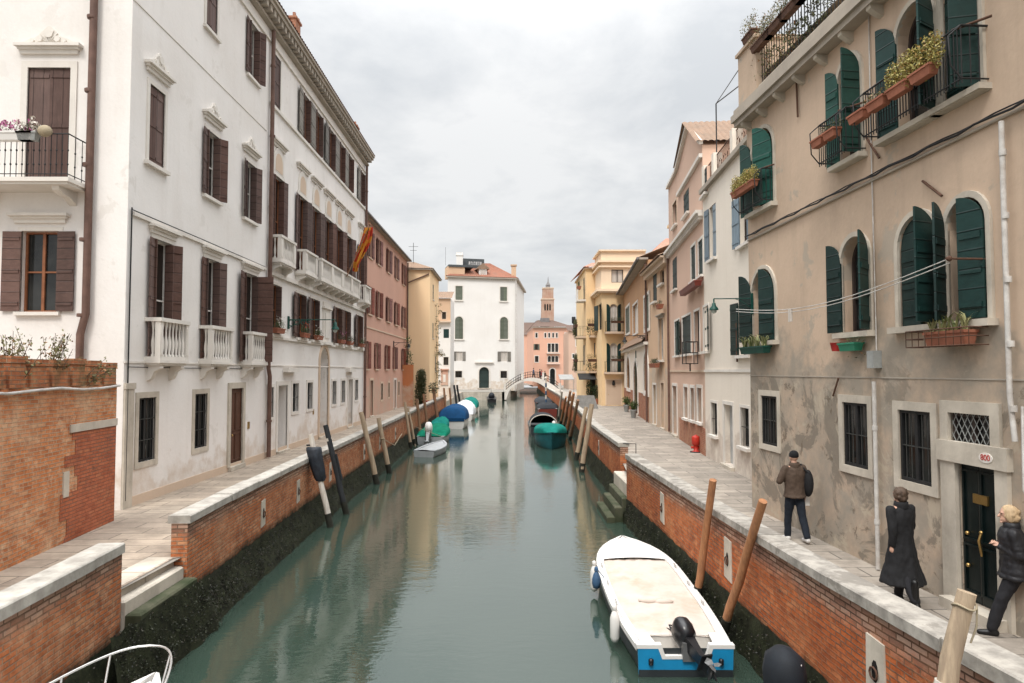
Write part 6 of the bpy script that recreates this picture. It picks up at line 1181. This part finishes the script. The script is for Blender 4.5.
pole('reddish wooden pole leaning over the wall beside the foredeck of the white motorboat',(696,604),(713,480),.08,'pole_red',Y=13.9,dy=-.9)
pole('reddish wooden pole leaning over the wall beside the stern of the white motorboat',(722,636),(763,501),.08,'pole_red',Y=12.3,dy=-1.4)
P,b,t=pole('thick pale mooring pole with rope and white band at the bottom right corner',(940,720),(967,592),.10,'pole_wood',Y=6.25,foot=False,taper=.8); d=(t-b).normalized(); q=MB(); q.tube([t-d*.83,t-d*1.5],.104,14); o=q.build('white_band','pole_white',P); q=MB(); q.tube([t-d*.92,t-d*.96],.108,14); q.build('blue_mark','green_metal',o); q=MB(); 
for k in range(1): q.tube([t-d*(.12+.02*k)+V(.094*math.cos(2*PI*j/14),.094*math.sin(2*PI*j/14),.02*math.sin(j)) for j in range(15)],.011,5)
q.tube([t-d*.14+V(.085,-.05,0),t-d*.3+V(.115,-.05,0),t-d*.45+V(.10,-.04,0)],.009,5); q.build('rope_tie','rope',P)
c=zp(546,411,0); P=thing('striped_pole','blue and white striped mooring pole before the footbridge','mooring pole',c); q=MB(); zt=yp(546.5,379,c.y).z
for k in range(10): q.tube([c+V(0,0,-1+(zt+1)*k/10),c+V(0,0,-1+(zt+1)*(k+1)/10)],.11,10,k%2)
q.build('shaft',['pole_blue','pole_white'],P); q=MB(); q.ell(c+V(0,0,zt+.1),(.18,.18,.2),6); q.build('cap','pole_white',P)
# ================================================================== FLAG, FLOWERS ON THE PALAZZO
F=Fac((-9.5,16.9),(-9.5,44.7),(1,0)); a=F.P(20.6,.55,10.0); e=a+V(1.15,.5,3.0); P=thing('flag','red and gold flag hanging furled from a pole on the palazzo balcony','flag',a); q=MB(); q.tube([a,e],.03,6); q.ell(e,(.06,.06,.08),6); q.build('flagpole','pole_brown',P)
q=MB(); rs=[]
for i in range(15):
    k=i/14; p=e.lerp(a,.06+.25*min(1,k*1.2)); z=e.z-.2-2.5*k; x=p.x+.05*math.sin(k*5)-.35*k; row=[]
    for j in range(9): f=j/8-.5; row.append((x+f*(.28+.34*math.sin(PI*min(1,k+.15)))+.05*math.sin(j*2.4+k*3),p.y+.12*math.sin(j*1.9+k*4),z+.12*abs(f)))
    rs.append(row)
vs=[p for r in rs for p in r]
for i in range(14):
    for j in range(8): q.add([rs[i][j],rs[i][j+1],rs[i+1][j+1],rs[i+1][j]],[(0,1,2,3)],1 if (i+j//2)%5 in (1,2) or j in (3,4) else 0,True)
q.build('cloth',['flag_red','flag_gold'],P)
FLW=[(F.us(269,279.5,300)[0]+17.45,'leaf_green','petal_white','flower box of green foliage and pale blooms on the palazzo, next to the drainpipe'),(sum(F.us(296.5,304.5,310))/2+16.9,'leaf_green','petal_red','flower box with red blooms under the green lamp bracket on the palazzo'),(sum(F.us(310.7,318,315))/2+16.9,'leaf_green','petal_white','flower box of tangled greenery left of the stone niche'),(sum(F.us(335,340.7,328))/2+16.9,'leaf_olive','petal_pink','flower box right of the stone niche with dry foliage'),(sum(F.us(344,349.4,332))/2+16.9,'leaf_olive','petal_white','flower box second right of the stone niche on the palazzo'),(sum(F.us(356.6,361.5,340))/2+16.9,'leaf_green','petal_white','flower box with white blooms at the far end of the palazzo')]
for y,lm,pm,lb in FLW:
    T=flowerbox(lb,F.P(y-16.9,.22,6.32),(0,1),.95,.2,.22,plant=('bush',lm,34,.4),group='flower boxes on the white palazzo'); l=MB()
    for i in range(26): l.leaves(F.P(y-16.9+rng.uniform(-.5,.5),.24+rng.uniform(-.1,.15),6.5+rng.uniform(-.15,.5)),(.05,.05,.05),3,.06)
    l.build('blossoms',pm,T)
F2=Fac((-9.5,16.9),(-17,16.9),(0,-1)); ub=F2.hit(15,130)[0]
for k,(px,w,pm,lb) in enumerate(((13,1.0,'petal_pink','planter of pink and purple flowers on the iron balcony rail'),(29,.45,'petal_white','white flowering pot beside the pink planter on the iron balcony'))):
    pb=yp(px,127,16.02); u=F2.P(0,0,0).x-pb.x; T=flowerbox(lb,F2.P(u,.88,10.25),(1,0),w,.2,.22,mat='plastic_grey' if k else 'boat_white',plant=('bush','leaf_green',20,.3),group='planters on the iron balcony'); l=MB()
    for i in range(24): l.leaves(F2.P(u+rng.uniform(-.5,.5)*w,.9+rng.uniform(-.12,.12),10.46+rng.uniform(0,.3)),(.06,.06,.06),8,.075)
    l.build('blossoms',pm,T)
pb=yp(45,131,16.0); q=MB(); q.ell(pb,(.17,.12,.14),8); tag(q.build('straw_basket','rope'),'round straw basket hung on the iron balcony rail','basket')
# ================================================================== PEOPLE
from mathutils import noise as mnoise
def fuse(mb,name,mat,parent,voxel,sm=4,folds=0.):
    o=mb.build(name,mat,parent); md=o.modifiers.new('r','REMESH'); md.mode='VOXEL'; md.voxel_size=voxel; m2=o.modifiers.new('s','SMOOTH'); m2.iterations=sm; m2.factor=.5
    bpy.context.view_layer.update(); dg=bpy.context.evaluated_depsgraph_get(); me=bpy.data.meshes.new_from_object(o.evaluated_get(dg)); o.modifiers.clear(); old=o.data; o.data=me; bpy.data.meshes.remove(old)
    if folds and voxel<.02:
        for v in me.vertices:
            a=mnoise.noise(Vector((v.co.x*9,v.co.y*9,v.co.z*3.2)))+.6*mnoise.noise(Vector((v.co.x*19,v.co.y*19,v.co.z*11))); v.co+=v.normal*(a*folds)
    me.name=name; me.materials.clear(); me.materials.append(M[mat]); me.polygons.foreach_set('use_smooth',[True]*len(me.polygons)); return o
def person(label,loc,yaw,H,legs,arms,vox=.011,lean=0.,head=0.,wear=None,group=None):
    """legs/arms: per side (L,R) angles in degrees: legs (thigh, knee); arms (swing, outward, elbow, inward)"""
    s=H/1.72; w=wear; T=thing('person',label,'person',loc,group)
    J={}; 
    lz=1e9
    for k,sg in ((0,-1),(1,1)):
        a,kn=R(legs[k][0]),R(legs[k][1]); hp=V(sg*.085,0,0); kne=hp+V(sg*.01,math.sin(a)*.43,-math.cos(a)*.43); b=a-kn; an=kne+V(0,math.sin(b)*.42,-math.cos(b)*.42); J[k]=(hp,kne,an); lz=min(lz,an.z)
    hz=.085-lz; up=V(0,0,hz); le=R(lean)
    def tr(p): return Vector((p.x,p.y*math.cos(le)+p.z*math.sin(le),p.z*math.cos(le)-p.y*math.sin(le)))+up
    cy,sy=math.cos(yaw),math.sin(yaw); L0=Vector(loc)
    def wd(p): p=p*s; return L0+V(p.x*cy-p.y*sy,p.x*sy+p.y*cy,p.z)
    RM=Matrix(((cy,-sy,0),(sy,cy,0),(0,0,1))); HM=RM@Matrix.Rotation(R(head),3,'Z')
    legJ={k:[J[k][i]+up for i in range(3)] for k in (0,1)}; armJ={}
    for k,sg in ((0,-1),(1,1)):
        sw,ou,el,inn=[R(x) for x in arms[k]]; sh=V(sg*.175,0,.50); d=V(sg*math.sin(ou)*math.cos(sw),math.sin(sw),-math.cos(ou)*math.cos(sw)).normalized(); eb=sh+d*.28; b=sw+el; f=V(sg*math.sin(ou)*.3-sg*math.sin(inn),math.sin(b),-math.cos(b)).normalized(); wr=eb+f*.25; armJ[k]=(tr(sh),tr(eb),tr(wr),(tr(wr)-tr(eb)).normalized())
    hc=tr(V(0,.015,.72)); 
    q=MB(); C=lambda a,b,r0,r1: q.caps(wd(a),wd(b),r0*s,r1*s)
    q.ell(wd(up+V(0,0,.03)),(.155*s,.115*s,.13*s),10,0,RM); q.ell(wd(tr(V(0,0,.2))),(.135*s,.10*s,.16*s),10,0,RM); q.ell(wd(tr(V(0,-.005,.4))),(.165*s,.115*s,.17*s),10,0,RM); C(tr(V(-.15,0,.5)),tr(V(.15,0,.5)),.06,.06); C(tr(V(0,-.005,.48)),tr(V(0,.01,.66)),.065,.052)
    q.ell(wd(hc+V(0,0,.02)),(.073*s,.093*s,.10*s),12,0,HM); hd=lambda x,y,z: wd(hc)+(HM@(V(x,y,z)*s)); q.ell(hd(0,.025,-.05),(.056*s,.066*s,.066*s),8,0,HM); q.caps(hd(0,.09,.005),hd(0,.112,-.026),.011*s,.016*s,8); q.ell(hd(0,.083,-.066),(.028*s,.016*s,.012*s),6,0,HM); q.ell(hd(0,.08,-.1),(.026*s,.02*s,.018*s),6,0,HM)
    for sg in (-1,1): q.ell(hd(sg*.075,-.005,-.012),(.012*s,.022*s,.032*s),6,0,HM); q.ell(hd(sg*.03,.083,.028),(.022*s,.012*s,.008*s),6,0,HM)
    for k,sg in ((0,-1),(1,1)):
        hp,kn,an=legJ[k]; C(hp,kn,.085,.056); C(kn,an,.056,.038); C(an+V(0,-.03,-.05),an+V(0,.13,-.065),.036,.026)
        sh,eb,wr,f=armJ[k]; C(sh,eb,.05,.038); C(eb,wr,.038,.026)
        nrm=f.cross(V(0,1,0)); nrm=nrm.normalized() if nrm.length>.1 else V(1,0,0); ac=nrm.cross(f).normalized()
        q.caps(wd(wr+f*.02),wd(wr+f*.075),.026*s,.032*s,8)
        for j in range(4):
            b=wr+f*.08+ac*(.016*(j-1.5)*1.35); ln=(.062,.076,.072,.056)[j]; m_=b+f*ln*.55+nrm*sg*.004; e=m_+f*ln*.4-nrm*sg*ln*.45*(-1 if sg>0 else 1)*.5; q.tube([wd(b-f*.03),wd(b),wd(m_),wd(e)],.0088*s,6,0,.007*s)
        b=wr+f*.03+ac*.028; q.tube([wd(b-ac*.01),wd(b+f*.025+ac*.022),wd(b+f*.06+ac*.028)],.0105*s,6,0,.008*s)
    fuse(q,'body','skin',T,vox*s if vox>.015 else .0085,2)
    if vox<.02:
        q=MB()
        for sg in (-1,1): q.ell(hd(sg*.03,.0865,.014),(.012*s,.007*s,.008*s),6,0,HM)
        q.build('eyes','motor_black',T)
    # trousers
    q=MB(); fl=w.get('flare',1.)
    for k in (0,1):
        hp,kn,an=legJ[k]; q.caps(wd(hp),wd(kn),.105*s,.078*s*fl); q.caps(wd(kn),wd(an+V(0,0,.015)),.076*s*fl,.064*s*fl)
    q.ell(wd(up+V(0,0,.03)),(.175*s,.135*s,.16*s),10,0,RM); fuse(q,'trousers',w['legs'],T,vox*1.3,3,.012)
    for k in (0,1):
        hp,kn,an=legJ[k]; q=MB(); q.caps(wd(an+V(0,-.035,-.045)),wd(an+V(0,.14,-.058)),.048*s,.036*s); q.caps(wd(an+V(0,0,w.get('boot',.02))),wd(an+V(0,-.01,-.03)),.052*s,.05*s); fuse(q,'shoe',w['shoe'],T,vox*1.2,2)
    # coat
    q=MB(); hem=w['hem']; cw=w.get('cw',1.); n=20; rs=[]
    prof=[(.565,.08,.075),(.535,.145,.10),(.49,.195,.125),(.40,.205,.145),(.25,.19,.14),(.12,.19,.14),(.0,.20,.15)]
    if hem<0: prof+=[(hem*.5,.20+.05*w.get('fl',.5),.16+.05*w.get('fl',.5)),(hem,.20+.13*w.get('fl',.5),.165+.13*w.get('fl',.5))]
    for z,a,b in prof:
        if z<hem: continue
        c=tr(V(0,w.get('sway',0)*min(0,z)*-1,z)) if z>=0 else tr(V(0,0,0))+V(0,w.get('sway',0)*-z,z)
        rs.append([wd(c+V(a*cw*math.cos(2*PI*j/n)*(1+(.05*math.sin(j*2.5) if z<-.1 else 0)),b*cw*math.sin(2*PI*j/n)*(1+(.06*math.cos(j*2.1) if z<-.1 else 0)),0)) for j in range(n)])
    if w.get('puff'):
        r2=[]; 
        for i in range(len(rs)-1):
            for f in (0,.25,.5,.75):
                row=[a.lerp(b,f) for a,b in zip(rs[i],rs[i+1])]; c=sum(row,Vector())/n; k=1+.07*abs(math.sin((row[0].z)*PI/.085)); r2.append([c+(p-c)*k for p in row])
        rs=r2+[rs[-1]]
    q.rings(rs)
    for k in (0,1):
        sh,eb,wr,f=armJ[k]; 
        if w.get('puff'):
            for a,b in ((sh,eb),(eb,wr)):
                for i in range(5): p=a.lerp(b,i/4.5); q.ell(wd(p),(.085*s,.085*s,.06*s),8)
        q.caps(wd(sh),wd(eb),.078*s*cw,.066*s*cw); q.caps(wd(eb),wd(wr-f*.02),.066*s*cw,.052*s*cw)
    o=fuse(q,'coat',w['coat'],T,vox*1.3,w.get('sm',3),.016)
    if w.get('collar'): q=MB(); c=tr(V(0,-.01,.55)); q.rings([[wd(c+V(.095*math.cos(2*PI*j/16)*k,.09*math.sin(2*PI*j/16)*k,z)) for j in range(16)] for k,z in ((1.1,-.02),(1.12,.03),(1.02,.075),(.85,.075),(.8,.02))]); q.build('collar',w['coat'],o)
    # hair or hat
    q=MB(); hs=w['hairstyle']
    if hs=='beanie': q.ell(hd(0,-.012,.055),(.088*s,.104*s,.088*s),12,0,HM); q.lathe([(.088*s,-.012*s),(.092*s,0),(.092*s,.03*s),(.088*s,.04*s)],hd(0,-.012,.02),16,0,HM)
    elif hs=='bob':
        q.ell(hd(0,-.022,.035),(.098*s,.105*s,.10*s),12,0,HM); q.ell(hd(0,-.055,-.03),(.10*s,.075*s,.085*s),10,0,HM)
        for sg in (-1,1): q.ell(hd(sg*.078,-.01,-.02),(.028*s,.06*s,.075*s),8,0,HM)
        for j in range(26): a=j*2.399; q.ell(hd(.09*math.cos(a)*(.6+.4*(j%3)/2),-.035+.085*math.sin(a),.06-.004*j+.02*math.sin(j*3)),(.024*s,.03*s,.03*s),6,0,HM)
    else:
        q.ell(hd(0,-.02,.035),(.09*s,.10*s,.095*s),12,0,HM); q.ell(hd(0,-.05,-.03),(.078*s,.062*s,.09*s),10,0,HM)
        for sg in (-1,1): q.ell(hd(sg*.07,-.005,-.005),(.022*s,.05*s,.06*s),8,0,HM)
        for j in range(16): a=j*2.399; q.ell(hd(.08*math.cos(a),-.04+.07*math.sin(a)*.8,.07-.008*j),(.02*s,.026*s,.03*s),6,0,HM)
    fuse(q,'beanie' if hs=='beanie' else 'hair',w['hair'],T,max(.007,vox*.75),1,0 if hs=='beanie' else .008)
    return T,wd,armJ,tr
mp=zp(795.5,541,BZ)
T,wd,aj,tr=person('man in a brown jacket and dark knitted cap walking away with a dark bag',(mp.x,mp.y,BZ),R(6),1.74,((12,6),(-13,10)),((8,26,95,55),(-4,12,14,6)),wear=dict(coat='coat_brown',legs='denim_dark',shoe='shoe_white',hair='beanie',hairstyle='beanie',hem=-.06,fl=.15,collar=True,cw=1.06))
c=wd(tr(V(.24,-.08,.22))); P=thing('shoulder_bag','black shoulder bag hanging at the right side of the man in the brown jacket','bag',c-V(0,0,.27)); q=MB(); q.ell(c,(.10,.13,.27),10); q.build('body','coat_black',P); q=MB(); q.tube([c+V(-.02,.1,.2),wd(tr(V(.16,.10,.50))),wd(tr(V(.14,.0,.585))),wd(tr(V(.17,-.11,.48))),c+V(0,-.08,.2)],.016,6); q.build('strap','coat_black',P)
wr=wd(aj[1][2]+aj[1][3]*.1); q=MB(); q.box(wr.x-.07,wr.x+.10,wr.y-.03,wr.y+.0,wr.z-.12,wr.z+.10); tag(q.build('white_packet','paper'),'white paper packet in the right hand of the man with the bag','packet')
wp=zp(903,604,BZ)
person('woman in a long flared black coat walking away past the drainpipe',(wp.x,wp.y,BZ),R(14),1.66,((-16,14),(14,4)),((-12,8,18,4),(10,8,22,4)),wear=dict(coat='coat_black',legs='trouser_black',shoe='boot_black',boot=.28,hair='hair_brown',hairstyle='short',hem=-.6,fl=.95,collar=True,cw=1.0))
bp=zp(1003,637,BZ)
person('blonde woman in a black padded jacket striding left past the dark door',(bp.x+.19,bp.y,BZ),R(62),1.66,((24,8),(-26,12)),((-8,8,124,70),(-4,10,120,64)),lean=4,head=8,wear=dict(coat='puffer_black',legs='trouser_black',shoe='boot_black',boot=.1,hair='hair_blonde',hairstyle='bob',hem=-.1,fl=.1,collar=True,cw=1.12,puff=True,sm=2))
for k,(px,mat,lg,lb) in enumerate(((533.5,'cloth_blue','denim_dark','person in dark blue on the footbridge, left of the others'),(540,'coat_black','trouser_black','person in black on the crown of the footbridge'),(541.6,'cloth_red','denim_dark','person in a dark red coat on the footbridge, next to the one in black'),(545,'coat_brown','trouser_black','person in brown on the right slope of the footbridge'))):
    x=yp(px,378,113.4).x; person(lb,(x,113.2+.3*(k%2),bz(x)-.12),R((80,-85,70,-60)[k]),1.7,((14,6),(-14,10)),((-10,8,20,5),(12,8,20,5)),vox=.022,wear=dict(coat=mat,legs=lg,shoe='boot_black',hair='hair_brown',hairstyle='short',hem=-.15,fl=.2),group='people on the footbridge')
# ================================================================== WORLD, SUN, VIEW
W_=bpy.data.worlds.new('World'); S.world=W_; W_.use_nodes=True; t=W_.node_tree; n=t.nodes; bg=n['Background']
SE,SR=R(52),R(200)     # soft sun high behind the camera, a little to its left
sky=n.new('ShaderNodeTexSky'); sky.sky_type='NISHITA'; sky.sun_disc=False; sky.sun_elevation=SE; sky.sun_rotation=R(200); sky.air_density=1.2; sky.dust_density=2.5
tc=n.new('ShaderNodeTexCoord'); sx=n.new('ShaderNodeSeparateXYZ'); t.links.new(tc.outputs['Generated'],sx.inputs[0])
def mth(op,a,b=0.):
    m_=n.new('ShaderNodeMath'); m_.operation=op
    for i,v in ((0,a),(1,b)):
        if isinstance(v,bpy.types.NodeSocket): t.links.new(v,m_.inputs[i])
        else: m_.inputs[i].default_value=v
    return m_.outputs[0]
zc=mth('MAXIMUM',sx.outputs[2],0.); den=mth('ADD',zc,.22)
cv=n.new('ShaderNodeCombineXYZ'); t.links.new(mth('DIVIDE',sx.outputs[0],den),cv.inputs[0]); t.links.new(mth('DIVIDE',sx.outputs[1],den),cv.inputs[1])
def wn(sc,det,ro,loc):
    mp_=n.new('ShaderNodeMapping'); mp_.inputs['Location'].default_value=loc; t.links.new(cv.outputs[0],mp_.inputs[0]); q=n.new('ShaderNodeTexNoise'); q.inputs['Scale'].default_value=sc; q.inputs['Detail'].default_value=det; q.inputs['Roughness'].default_value=ro; q.inputs['Distortion'].default_value=.25; t.links.new(mp_.outputs[0],q.inputs['Vector']); return q.outputs['Fac']
c1=wn(1.15,7,.56,(3.1,1.7,0)); c2=wn(2.8,6,.6,(7.,2.,1.))
cl=mth('ADD',mth('MULTIPLY',c1,.55),mth('MULTIPLY',c2,.45))
rp=n.new('ShaderNodeValToRGB'); e=rp.color_ramp.elements; e[0].position=.41; e[1].position=.58; e[0].color=(4.75,4.9,5.05,1); e[1].color=(6.3,6.32,6.3,1); t.links.new(cl,rp.inputs[0])
lift=mth('ADD',1.,mth('MULTIPLY',mth('POWER',zc,4.2),7.))      # an overcast sky is brighter overhead
mx=n.new('ShaderNodeMix'); mx.data_type='RGBA'; mx.inputs[0].default_value=.93; t.links.new(sky.outputs[0],mx.inputs[6])
vm=n.new('ShaderNodeVectorMath'); vm.operation='SCALE'; t.links.new(rp.outputs[0],vm.inputs[0]); t.links.new(lift,vm.inputs['Scale']); t.links.new(vm.outputs[0],mx.inputs[7])
t.links.new(mx.outputs[2],bg.inputs[0]); bg.inputs[1].default_value=.105
sn=bpy.data.lights.new('sun','SUN'); sn.energy=1.5; sn.angle=R(14); sn.color=(1,.95,.88); so=bpy.data.objects.new('sun',sn); COL.objects.link(so)
az=R(200); dirv=V(math.sin(az)*math.cos(SE),math.cos(az)*math.cos(SE),math.sin(SE)); so.rotation_euler=dirv.to_track_quat('Z','Y').to_euler(); so.location=(0,-20,40)
vs=S.view_settings; vs.view_transform='Standard'; vs.look='None'; vs.exposure=.42; vs.gamma=1; vs.use_curve_mapping=False
S.render.engine='CYCLES'; S.cycles.use_denoising=True; S.cycles.max_bounces=6; S.cycles.caustics_reflective=False; S.cycles.caustics_refractive=False
